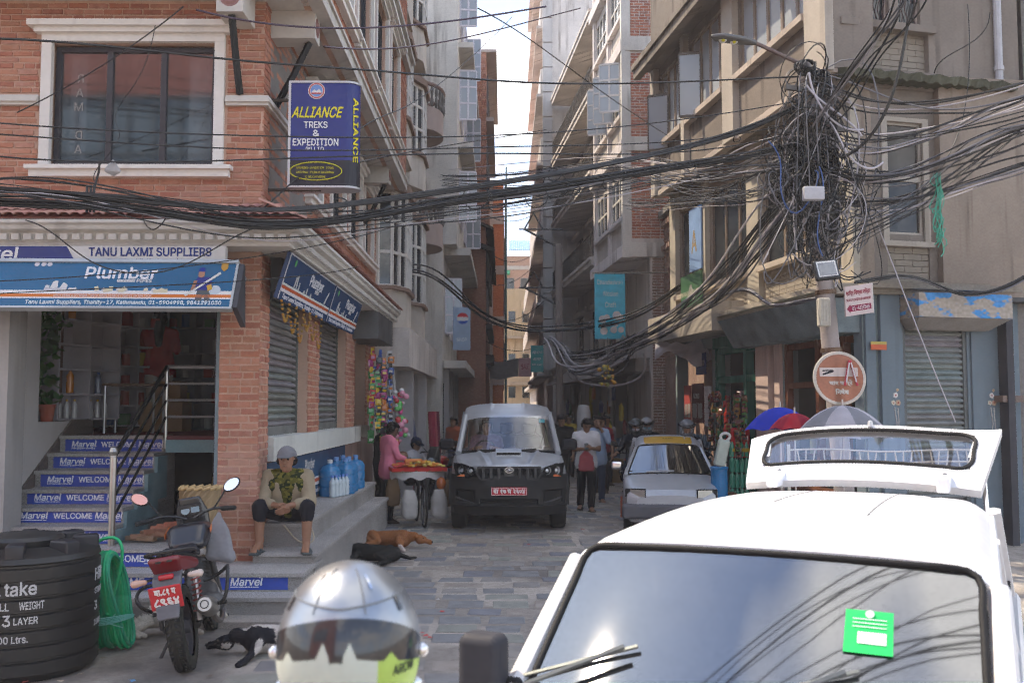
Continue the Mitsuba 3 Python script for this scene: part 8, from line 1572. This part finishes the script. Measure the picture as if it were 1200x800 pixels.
k = thing('grey_tarpaulin', 'grey tarpaulin strung across the far street left of the pink banner', 'tarpaulin'); V = np.array([[(lambda p_: p_ + A3(0, .8 * t, -.0))(P(574 + 34 * u, 422 + 20 * t + 2 * math.sin(u * 5), 36)) for u in np.linspace(0, 1, 9)] for t in np.linspace(0, 1, 5)]); put(k, MB().grid(V), 'cloth', (.42, .41, .40), smooth=True, name=False)
a, b = P(531, 410, 24), P(551, 410, 24); k, M, w = board('cola_sign', 'pale blue drinks sign with a red, white and blue roundel on the left houses', 'sign', a, (b[0], 24.1, a[2]), 1.06, (.22, .30, .42), [('SHOP', .2, .2, .09, .6)], (.45, .48, .5))
q = MB(); RMx = M @ XF(o=(w * .55, .78, .002)); q.prism(Polygon([(.14 * math.cos(t), .14 * math.sin(t)) for t in np.linspace(.25, 2.9, 16)]), .004, RMx, (.45, .04, .05)); q.prism(Polygon([(.14 * math.cos(t), .14 * math.sin(t)) for t in np.linspace(3.6, 5.9, 16)]), .004, RMx, (.03, .08, .35)); q.lathe([(0, .002), (.14, .002)], RMx, 24, (.5, .5, .5)); put(k + '__roundel', q, 'matte')
board('blue_white_wall_sign', 'blue and white upright sign on the far corner of the corner house', 'sign', CF.pt(6.6, 4.55, .14), CF.pt(5.9, 4.55, .14), 1.25, (.20, .30, .52), [('A', .2, .3, .42, .45)], (.25, .2, .12))
board('green_wall_board', 'dark green board below the blue and white sign behind the cables', 'sign', CF.pt(7.1, 3.85, .16), CF.pt(5.85, 3.85, .16), .66, (.05, .12, .06), [('A', .3, .2, .3, .4)], (.25, .25, .22))
# poles and clutter before the brick balcony house
k = thing('bracket_pole', 'slim grey pole with triangular steel brackets beyond the turquoise banner', 'pole'); o = P(656, 470, 26.5); o[2] = 0
put(k, MB().tube([o, o + A3(-.02, 0, 6.3)], .10, 8), 'plaster', (.22, .20, .18), name=False); q = MB()
for z in (6.2, 4.6): q.tube([o + A3(0, 0, z), o + A3(-.95, .0, z + .5)], .03, 5); q.tube([o + A3(.1, 0, z + .5), o + A3(-1.1, 0, z + .5)], .022, 5); q.tube([o + A3(-.95, 0, z + .5), o + A3(-.7, 0, z + .95)], .022, 5); q.tube([o + A3(-.45, 0, z + .5), o + A3(-.7, 0, z + .95)], .022, 5)
put(k + '__bracket', q, 'satin', (.03, .03, .03))
k = thing('sheet_awning', 'rusty corrugated awning over the shops of the brick balcony house', 'awning'); V = np.array([[BF.pt(u, 3.3 - .7 * t + .03 * math.sin(u * 30), -.2 + 1.1 * t) for u in np.linspace(-.3, 9.5, 90)] for t in (0, 1)]); put(k, MB().grid(V), 'galv', (.20, .17, .14), .8, smooth=True, name=False)
for i in range(34):
    u, d, z = rng.uniform(-.8, 9), rng.uniform(-.3, .75), rng.uniform(1.1, 2.45); c_ = rng.choice([(.25, .05, .05), (.45, .35, .05), (.08, .2, .1), (.3, .3, .3), (.1, .12, .22), (.4, .15, .04), (.05, .05, .05)])
    k = thing('hanging_garment', f'{CNAME[c_]} garment or bag hanging under the rusty awning of the brick balcony house', 'goods', 'goods hanging under the rusty awning'); p_ = BF.pt(u, z, d); h_ = rng.uniform(.2, .42); w_ = rng.uniform(.09, .18)
    put(k, soft([m3.Manifold.batch_hull([ball(p_ + A3(0, 0, .08), .015), ball(p_ + BF.u * w_, .03), ball(p_ - BF.u * w_, .03), ball(p_ + BF.u * w_ * .8 - A3(0, 0, h_), .03), ball(p_ - BF.u * w_ * .8 - A3(0, 0, h_), .03)])], .06, 1, .02, i), 'cloth', c_, smooth=True, name=False)
for i in range(16):
    u, d = rng.uniform(-.5, 8), rng.uniform(-.2, .5); c_ = rng.choice([(.3, .3, .3), (.25, .18, .1), (.1, .15, .2), (.2, .05, .05)]); k = thing('shop_crate', f'{CNAME[c_]} crate or carton at the foot of the shops under the rusty awning', 'crate', 'crates at the shops under the rusty awning'); h_ = rng.uniform(.3, 1.1); put(k, MB().box((-.2, -.2, 0), (.2, .2, h_)), 'matte', c_, M=XF(o=BF.pt(u, 0, d)) @ rotz(rng.uniform(0, 1)), name=False)
k = thing('white_cylinder', 'tall white cylinder standing at the shops behind the man in white', 'cylinder'); o = P(684, 500, 23.0); o[2] = 0; put(k, MB().lathe([(0, 0), (.15, 0), (.16, .05), (.16, 1.75), (.12, 1.9), (0, 1.93)], XF(o=o), 16), 'satin', (.45, .45, .45), smooth=35, name=False)
k = thing('yellow_toy_bunch', 'yellow and orange toys hanging at the edge of the rusty awning', 'toys'); q = MB(); o = P(712, 440, 20.5)
for i in range(22): q.mesh(trimesh.creation.icosphere(1, rng.uniform(.02, .05)), rng.choice([(.5, .36, .03), (.5, .38, .03), (.45, .22, .03), (.2, .2, .05)]), XF(o=o + A3(rng.gauss(0, .10), rng.gauss(0, .1), rng.uniform(-.22, .2))))
put(k, q, 'gloss', name=False); put(k + '__string', MB().tube([o, o + A3(0, 0, .8)], .006, 4), 'satin', (.1, .1, .1))
# shop goods seen through the corner window
for i, (u, h_, c_) in enumerate(((2.2, .5, (.30, .36, .22)), (1.95, .42, (.30, .05, .04)), (1.7, .62, (.3, .28, .24)), (1.45, .55, (.55, .12, .03)), (1.2, .4, (.1, .13, .18)), (.7, .35, (.15, .22, .3)), (.5, .3, (.35, .04, .05)))):
    k = thing('window_vase', ('pale green', 'dark red', 'beige', 'orange', 'slate', 'blue grey', 'red')[i] + ' bottle standing behind the corner shop window', 'bottle'); put(k, MB().lathe([(0, 0), (.07, 0), (.075, h_ * .6), (.03, h_ * .75), (.03, h_), (0, h_)], XF(o=CF.pt(u, 1.15, -.35)), 14), 'satin', c_, smooth=35, name=False)
k = thing('window_shelf', 'shelf behind the corner shop window', 'shelf'); q = MB(); CF.box(q, .2, 2.4, 1.1, 1.148, -.55, -.15); put(k, q, 'wood', (.1, .06, .04), name=False)
# far traffic
for i, (x, y, c_) in enumerate(((.55, 52, (.5, .5, .5)), (1.25, 60, (.35, .36, .38)))):
    k = thing('far_car', ('white' if i == 0 else 'grey') + ' car tiny at the far end of the street', 'car'); q = MB().mesh(rbox((x - .72, y, .25), (x + .72, y + 3.4, .85), .15)).mesh(m3.Manifold.batch_hull([ball((x + a * .6, y + .9, .85), .05) for a in (-1, 1)] + [ball((x + a * .5, y + t, 1.4), .05) for a in (-1, 1) for t in (1.5, 3.0)] + [ball((x + a * .6, y + 3.3, .85), .05) for a in (-1, 1)])); put(k + '__body', q, 'carpaint', c_, smooth=40)
    put(k + '__windscreen', MB().add([(x - .52, y + .93, .93), (x + .52, y + .93, .93), (x + .42, y + 1.38, 1.36), (x - .42, y + 1.38, 1.36)], [[0, 1, 2, 3]]), 'darkglass')
    for s in (-1, 1): wheel(k, (x + s * .65, y + .7, .28), .28, .16, np.eye(4))
for i in range(9):
    c_ = rng.choice([(.3, .05, .05), (.4, .4, .4), (.05, .1, .25), (.02, .02, .02)])
    person(f'tiny passer-by in {CNAME[c_]} far up the street beyond the grey SUV', standing(1.6 + .1 * rng.random()), at(rng.uniform(.1, 1.5), 30 + 3.2 * i, rng.choice([0, 180]) + rng.uniform(-20, 20)), c_, (.03, .03, .05), group='passers-by far up the street', hands=False)
# ---------------------------------------------------------------- cables
BK, GRYC, PALE = (.020, .020, .022), (.13, .13, .14), (.42, .41, .43)
def wcol(p=.12): r = rng.random(); return PALE if r < p * .45 else GRYC if r < p * 1.5 else BK
def jit(pts, s, ends=.6):
    n = len(pts); g = lambda k: A3(rng.gauss(0, k), rng.gauss(0, k), rng.gauss(0, k)); b, c = g(s), g(s); return [A3(*p) + (b * (1 - i / n) + c * i / n + g(s * .3)) * (ends if i in (0, n - 1) else 1) for i, p in enumerate(pts)]
def bundle(label, pts, n, s, r, group=None, pale=.1, loops=0, m=44):
    k = thing('cable_bundle', label, 'cables', group)
    for i in range(n):
        q = MB().tube(curve(jit(pts, s), m), r * rng.uniform(.6, 1.25), 5); put(k + '__cable', q, 'satin', wcol(pale), .3, smooth=True)
    for i in range(loops):
        t = rng.uniform(.1, .9); c = curve(pts, 40)[int(t * 39)] + A3(0, 0, rng.uniform(-.12, .02)); R = rng.uniform(.04, .14)
        put(k + '__loop', MB().tube([c + A3(R * math.cos(a), .04 * math.sin(2 * a), R * math.sin(a)) for a in np.linspace(0, 6.2832, 17)], .006, 4), 'satin', BK, .3, smooth=True)
    return k
def wire(label, pts, r=.009, col=BK, group=None, m=30):
    k = thing('overhead_cable', label, 'cable', group); put(k, MB().tube(curve(pts, m), r, 5), 'satin', col, .3, smooth=True, name=False); return k
PX_ = lambda *a: [P(*p) for p in a]
# the two heavy bundles that cross in front of the brick corner house to the pole
bundle('upper heavy black cable bundle sagging across the street from the left edge to the pole', PX_((-30, 220, 8.2), (70, 227, 8.3), (180, 237, 8.5), (300, 246, 8.8), (430, 237, 9.3), (600, 213, 10), (760, 183, 10.9), (880, 150, 11.5), (950, 115, 11.8)), 8, .018, .014, pale=.05, loops=5)
bundle('lower heavy black cable bundle sagging across the street below the upper one', PX_((-30, 234, 8.2), (80, 236, 8.3), (180, 247, 8.5), (290, 262, 8.8), (400, 257, 9.2), (500, 240, 9.6), (620, 222, 10.1), (780, 196, 11), (900, 176, 11.6), (965, 160, 11.8)), 10, .032, .013, pale=.08, loops=9)
bundle('loose thin cables around the heavy bundles, left of the pole', PX_((-30, 215, 8.1), (120, 226, 8.3), (300, 258, 8.9), (450, 252, 9.5), (620, 235, 10.2), (760, 205, 11), (900, 190, 11.6), (965, 190, 11.8)), 9, .09, .006, pale=.2)
k = thing('cable_clamp', 'cluster of clamps and ties gripping the heavy bundles on the left', 'clamp'); o = P(106, 233, 8.4); q = MB()
for i in range(3): q.tube([o + A3(.03 * i - .03, 0, .12), o + A3(.03 * i - .02, -.02, -.12)], .012, 5)
q.tube([o + A3(.02, 0, .05), o + A3(.06, .01, .24), o + A3(.07, .0, .33)], .01, 5).box(o + A3(-.05, -.04, -.04), o + A3(.05, .04, .04)); put(k, q, 'satin', (.03, .03, .03), name=False)
# lone cables over the street
L_ = 'lone cable crossing the street '
wire(L_ + 'high up, left edge past the light box', PX_((-20, 45, 8), (150, 57, 8.4), (270, 70, 8.8), (450, 84, 9.6), (620, 97, 10.6), (800, 96, 11.4), (940, 90, 11.8)), .011)
wire(L_ + 'at the very top, purplish', PX_((230, 12, 9), (330, 30, 9.2), (430, 33, 9.6), (520, 26, 10), (640, 8, 10.6)), .010, (.06, .035, .055))
wire(L_ + 'rising from the light box to the top right', PX_((380, 55, 9.5), (480, 55, 12), (580, 36, 15), (680, 10, 18)), .010, (.07, .045, .06))
wire(L_ + 'steeply before the upstairs window', PX_((20, 132, 9), (90, 95, 8.9), (160, 50, 8.8), (215, 8, 8.7)), .006)
wire(L_ + 'from window mid height to the pole', PX_((-20, 143, 8.2), (150, 154, 8.5), (330, 160, 9), (600, 158, 10.2), (800, 140, 11.3), (940, 118, 11.8)), .007)
wire(L_ + 'slightly slack below the window sill', PX_((-20, 156, 8.2), (150, 168, 8.5), (330, 176, 9), (600, 172, 10.2), (800, 165, 11.3), (950, 140, 11.8)), .007)
wire(L_ + 'just above the bundles from left edge to pole', PX_((-20, 182, 8.2), (150, 190, 8.5), (330, 186, 9), (600, 180, 10.2), (800, 178, 11.3), (950, 150, 11.8)), .008)
wire(L_ + 'diagonally from the cornice up to the sky gap', PX_((300, 252, 9.3), (370, 190, 10), (470, 128, 14), (560, 60, 20), (600, 20, 24)), .008)
wire(L_ + 'from the sky gap diagonally to the brick bay', PX_((560, 10, 12), (640, 60, 15), (720, 118, 18), (800, 170, 20)), .008)
wire(L_ + 'rising from the light box foot to the grey house', PX_((400, 195, 9.8), (470, 180, 12), (560, 165, 16), (640, 152, 20)), .008)
wire(L_ + 'dipping from the shop cornice down before the side sign', PX_((30, 258, 8.7), (60, 272, 8.7), (110, 308, 8.75), (140, 318, 8.8), (200, 316, 8.9), (262, 285, 9.0), (318, 262, 9.1)), .006)
wire(L_ + 'faintly over the blue shop sign', PX_((-20, 330, 8.8), (120, 322, 8.9), (250, 308, 9.1), (360, 290, 9.6), (470, 262, 11)), .005)
wire(L_ + 'low over the blue shop sign towards the side signs', PX_((-20, 345, 8.8), (120, 338, 8.9), (270, 330, 9.0), (420, 312, 10.5)), .005)
wire(L_ + 'as a slack twig shaped wire before the window', PX_((182, 30, 8.9), (172, 70, 8.9), (150, 110, 8.9), (136, 145, 8.9), (139, 150, 8.9), (128, 180, 8.9), (112, 215, 8.8)), .004)
bundle('cables swinging low across the far street under the bracket pole', PX_((470, 315, 20), (520, 330, 21), (560, 365, 22), (620, 385, 23), (690, 382, 22.5), (760, 360, 21), (812, 322, 20)), 5, .05, .018, pale=.1)
for i, (a, b) in enumerate((((567, 290, 40), (622, 300, 40)), ((560, 330, 36), (625, 312, 40)), ((575, 372, 40), (640, 350, 36)), ((570, 400, 34), (650, 395, 34)), ((566, 250, 30), (640, 240, 34)))):
    a, b = P(*a), P(*b); wire('thin black cable slung between the houses far up the street', sag(a, b, .4), .012, BK, 'thin cables far up the street')
# from the pole down along the street front of the corner house
for j, (n, off, lb) in enumerate(((12, 0, 'inner'), (12, 14, 'outer'))):
    bundle(lb + ' thick skein of black cables running from the pole down along the corner house', PX_((950, 205 + off, 11.7), (900, 262 + off, 12.8), (862, 312 + off, 14), (820, 350 + off * .8, 16), (780, 380 + off * .6, 18.5), (735, 402 + off * .5, 21), (690, 415 + off * .4, 23.5), (655, 412, 26)), n - 2, .11, .012, pale=.14, loops=2)
bundle('pale loops and slack cables hanging at the bracket pole', PX_((740, 398, 21.2), (712, 428, 22.3), (685, 436, 23), (662, 420, 24.5), (645, 398, 26)), 12, .14, .02, pale=1.1, loops=8)
bundle('slack cables sagging between the pole and the blue and white sign', PX_((950, 190, 11.7), (900, 215, 12.6), (850, 232, 14.5), (805, 238, 17), (760, 240, 19.5), (735, 238, 22)), 16, .12, .007, pale=.3)
bundle('wide fan of loose cables from the tangle to the brick bay on the left', PX_((955, 165, 11.7), (905, 186, 12), (850, 205, 13), (780, 205, 15.5), (690, 200, 19), (600, 212, 21), (520, 210, 22)), 16, .17, .008, pale=.25)
bundle('light grey cable drooping along the cornice of the corner house', PX_((806, 372, 18.5), (838, 352, 16.5), (862, 341, 15), (880, 341, 14.2), (897, 353, 13.6), (915, 356, 13), (955, 348, 12.2)), 4, .02, .014, pale=.9)
# cables fanning to the right edge, and overhead
for j, (ya, yb_, n, lb) in enumerate(((92, 112, 5, 'uppermost'), (150, 138, 9, 'upper middle'), (195, 168, 10, 'middle'), (230, 205, 9, 'lower'))):
    bundle(lb + ' fan of slack cables running from the pole to the right edge', PX_((965, ya, 11.7), (1020, ya + 24 - 4 * j, 11.6), (1085, (ya + yb_) / 2 + 22 - 12 * j * .3, 11.4), (1150, yb_ + 4, 11.2), (1235, yb_ - 22, 11)), n, .085, .011, pale=.35)
bundle('long slack cables dropping from the right edge to the foot of the tangle', PX_((960, 300, 11.6), (1010, 268, 11.5), (1070, 240, 11.4), (1120, 205, 11.3), (1200, 150, 11.1)), 10, .09, .008, pale=.15)
bundle('cables climbing steeply from the pole out over the top edge', PX_((958, 150, 11.7), (985, 110, 11), (1020, 62, 10), (1050, 20, 8.8), (1080, -60, 7), (1120, -260, 4.6)), 8, .10, .010, pale=.2)
wire('thick black cable hanging in a deep bow from the top edge right of the pole', PX_((1068, 5, 10.8), (1058, 60, 10.9), (1042, 120, 11), (1015, 165, 11.2), (985, 185, 11.4)), .02)
wire('thin cable from the top right corner down to the mossy ledge', PX_((1160, 15, 12), (1130, 55, 12.2), (1105, 70, 12.4), (1095, 86, 12.6)), .007)
wire('thin slack cable hanging beside the drainpipe', PX_((1134, 5, 12), (1136, 70, 12), (1130, 130, 12), (1098, 200, 11.8)), .006)
wire('pale stay wire slanting down before the blue shutter', PX_((1025, 255, 11.9), (1050, 320, 11.8), (1085, 410, 11.7), (1120, 495, 11.6)), .008, PALE)
wire('stray pale cable bent before the corner house wall', PX_((955, 130, 11.5), (985, 165, 11.45), (1000, 188, 11.4), (1012, 196, 11.4), (1035, 190, 11.4)), .013, (.5, .49, .5))
bundle('thick black cables lying along the ledge above the blue shutter', PX_((1003, 330, 12.0), (1035, 325, 12.3), (1085, 328, 12.6), (1130, 345, 12.7), (1160, 343, 12.7), (1215, 315, 12.7)), 5, .02, .013, pale=.15)
# the tangle itself
k = thing('cable_tangle', 'dense tangle of coiled and looping cables round the utility pole', 'cables')
q = MB(); qg = MB(); qp = MB()
for i in range(150):
    z = rng.triangular(3.45, 6.0, 4.65); w = .09 + .36 * math.exp(-((z - 4.55) / .62) ** 2); c = pole(z) + A3(rng.gauss(-.06, w * .62), rng.uniform(-.35, .15), 0); R = rng.uniform(.06, .26); ax = unit((rng.gauss(0, .5), 1, rng.gauss(0, .5))); x = unit(np.cross(ax, [0, 0, 1])); y = np.cross(ax, x); el = rng.uniform(.6, 1.5); t0 = rng.uniform(0, 6.28); sp = rng.uniform(3.5, 9)
    pts = [c + x * (R + .012 * a) * math.cos(t0 + a) + y * (R + .012 * a) * el * math.sin(t0 + a) + ax * .015 * a for a in np.linspace(0, sp, int(5 + sp * 3.2))]
    rr = rng.random(); (qp if rr < .05 else qg if rr < .18 else q).tube(pts, rng.uniform(.0035, .009), 5)
for i in range(95):
    z0, z1 = rng.uniform(4.6, 6.0), rng.uniform(3.3, 4.7); a = pole(z0) + A3(rng.gauss(0, .10), rng.uniform(-.25, .05), 0); b = pole(z1) + A3(rng.gauss(-.06, .26), rng.uniform(-.3, .1), 0); mm = (a + b) / 2 + A3(rng.gauss(0, .24), rng.gauss(-.1, .1), rng.gauss(0, .15))
    rr = rng.random(); (qp if rr < .07 else qg if rr < .22 else q).tube(curve([a, mm, b, b + A3(rng.gauss(0, .15), 0, rng.uniform(.05, .3))], 18), rng.uniform(.004, .010), 5)
for m_, c_, nm in ((q, BK, 'black_cables'), (qg, GRYC, 'grey_cables'), (qp, PALE, 'pale_cables')): lab(put(k + '__' + nm, m_, 'satin', c_, .4, smooth=True), kind='stuff')
for pts, c_ in (((945, 100), (975, 128), (1000, 148), (1010, 160)), PALE), (((948, 85), (962, 125), (990, 150), (1012, 152)), PALE), (((900, 165), (915, 200), (918, 235), (930, 250), (945, 240), (955, 200)), (.05, .10, .28)), (((960, 195), (964, 230), (958, 270), (964, 300)), (.05, .10, .28)): put(k + '__single_cable', MB().tube(curve([P(*p, 11.4) for p in pts], 20), .013 if c_ is PALE else .008, 6), 'satin', c_, .3, smooth=True)
for px, py in ((945, 78), (962, 90)): o = P(px, py, 11.6); q = MB(); [q.tube([o + A3((.06 + .008 * i) * math.cos(a + i) + rng.gauss(0, .01), .02 * i - .1 + .03 * math.sin(a + i), .10 * math.sin(a + i) * (.6 + .06 * i)) for a in np.linspace(0, 6.2832, 20)], .009, 5) for i in range(9)]; put(k + '__coil', q, 'satin', BK, .4, smooth=True)
# bits that hang in the cables
k = thing('green_netting', 'torn green netting hanging from the cables at the right', 'netting'); q = MB()
for i in range(9): p_ = P(1098 + rng.uniform(-4, 4), 203, 11.3); q.tube(curve([p_ + A3(rng.gauss(0, .025), rng.gauss(0, .02), -.13 * j * rng.uniform(.8, 1.1)) for j in range(8)], 20), .006, 4)
put(k, q, 'cloth', (.08, .36, .26), name=False)
k = thing('white_plastic_bag', 'small white plastic bag caught on the cables under the upstairs window', 'bag'); o = P(132, 196, 8.5); put(k, soft([m3.Manifold.batch_hull([ball(o + A3(0, 0, .06), .008), ball(o + A3(-.05, 0, -.03), .02), ball(o + A3(.05, 0, -.03), .02), ball(o + A3(0, .03, -.05), .02)])], .015, 1, .012, 6, 40), 'plasticfilm', (.6, .6, .6), smooth=True, name=False)
k = thing('pink_carrier_bag', 'pink plastic carrier bag hanging from the wrist of the man in white', 'bag'); o = A3(1.47, 17.48, 1.12); put(k, soft([m3.Manifold.batch_hull([ball(o, .012), ball(o + A3(-.08, 0, -.14), .03), ball(o + A3(.08, 0, -.14), .03)]), m3.Manifold.batch_hull([ball(o + A3(-.08, 0, -.14), .04), ball(o + A3(.08, 0, -.14), .04), ball(o + A3(-.09, 0, -.34), .05), ball(o + A3(.09, 0, -.34), .05)])], .03, 2, .015, 7, 20), 'plasticfilm', (.55, .14, .16), smooth=True, name=False)
k = thing('mobile_phone', 'dark mobile phone in the hands of the man in white', 'phone'); put(k, MB().mesh(rbox((-.036, -.004, -.07), (.036, .004, .07), .004, 1)), 'satin', (.02, .02, .02), M=XF(o=(1.47, 17.43, 1.17)) @ rotx(-.7), name=False)
# cables high over the white car, and the house across the square that the panes mirror
for j, (y0, y1, z) in enumerate(((3.4, 3.0, 6.6), (2.6, 2.3, 6.9))): bundle(('first' if j == 0 else 'second') + ' bundle of cables high over the white hatchback, mirrored in its windscreen', [(-9, y0, z + .5), (-4, y0 - .1, z + .1), (0, y1, z - .1), (3, y1 - .2, z), (7, y1 - .3, z + .3)], 6, .26, .010, m=20)
k = thing('glazed_opposite_house', 'glazed house across the square, seen only as a reflection', 'building'); q = MB().box((-26, -22, 0), (-5, -14, 17)); put(k + '__wall', q, 'plaster', (.58, .26, .23), .4)
q = MB().box((-22, -14, 7), (-9, -13.96, 12.6)); put(k + '__glazing', q, 'satin', (.26, .36, .46), .3); q = MB()
for x in np.arange(-22, -8.9, .9): q.box((x - .05, -13.96, 7), (x + .05, -13.9, 12.6))
for z in (7, 8.8, 10.6, 12.6): q.box((-22, -13.95, z - .05), (-9, -13.88, z + .05))
put(k + '__mullions', q, 'satin', (.2, .24, .28))
# ---------------------------------------------------------------- small things on the ground
k = thing('litter', 'scraps of paper, leaves and plastic lying on the dusty ground', 'litter'); q = MB()
for i in range(90):
    x, y = (rng.uniform(-4, -.6), rng.uniform(6.4, 8.4)) if i < 45 else (rng.uniform(-1.6, 3.5), rng.uniform(7, 22)); s_ = rng.uniform(.012, .04); c_ = rng.choice([(.5, .5, .48), (.35, .28, .18), (.10, .25, .45), (.4, .06, .05), (.2, .17, .1), (.12, .1, .08)])
    a = rng.uniform(0, 6.28); v = [(s_ * rng.uniform(.5, 1.2) * math.cos(a + t), s_ * rng.uniform(.5, 1.2) * math.sin(a + t), .018 + rng.uniform(0, .012)) for t in (0, 1.3, 2.9, 4.4)]; q.add([(x + p[0], y + p[1], p[2]) for p in v], [[0, 1, 2], [0, 2, 3]], c_)
put(k, q, 'matte', name=False); lab(k, kind='stuff')
k = thing('rope_loop', 'loop of pale rope lying on the step beside the seated man', 'rope'); put(k, MB().tube(curve([(-2.2, 9.93, .69), (-2.12, 9.92, .60), (-2.0, 9.90, .52), (-1.90, 9.9, .53), (-1.93, 9.97, .66), (-1.98, 10.05, .713), (-2.1, 10.1, .712)], 30), .008, 6), 'cloth', (.42, .36, .27), smooth=True, name=False)
# ---------------------------------------------------------------- dusty air over the whole place
scene['haze'] = {'type': 'cube', 'to_world': T().translate([0, 90, 13.5]).scale([110, 140, 14.5]), 'bsdf': {'type': 'null'}, 'interior': {'type': 'ref', 'id': 'air'}}
lab('haze', 'thin pale dusty haze filling the street', kind='stuff')
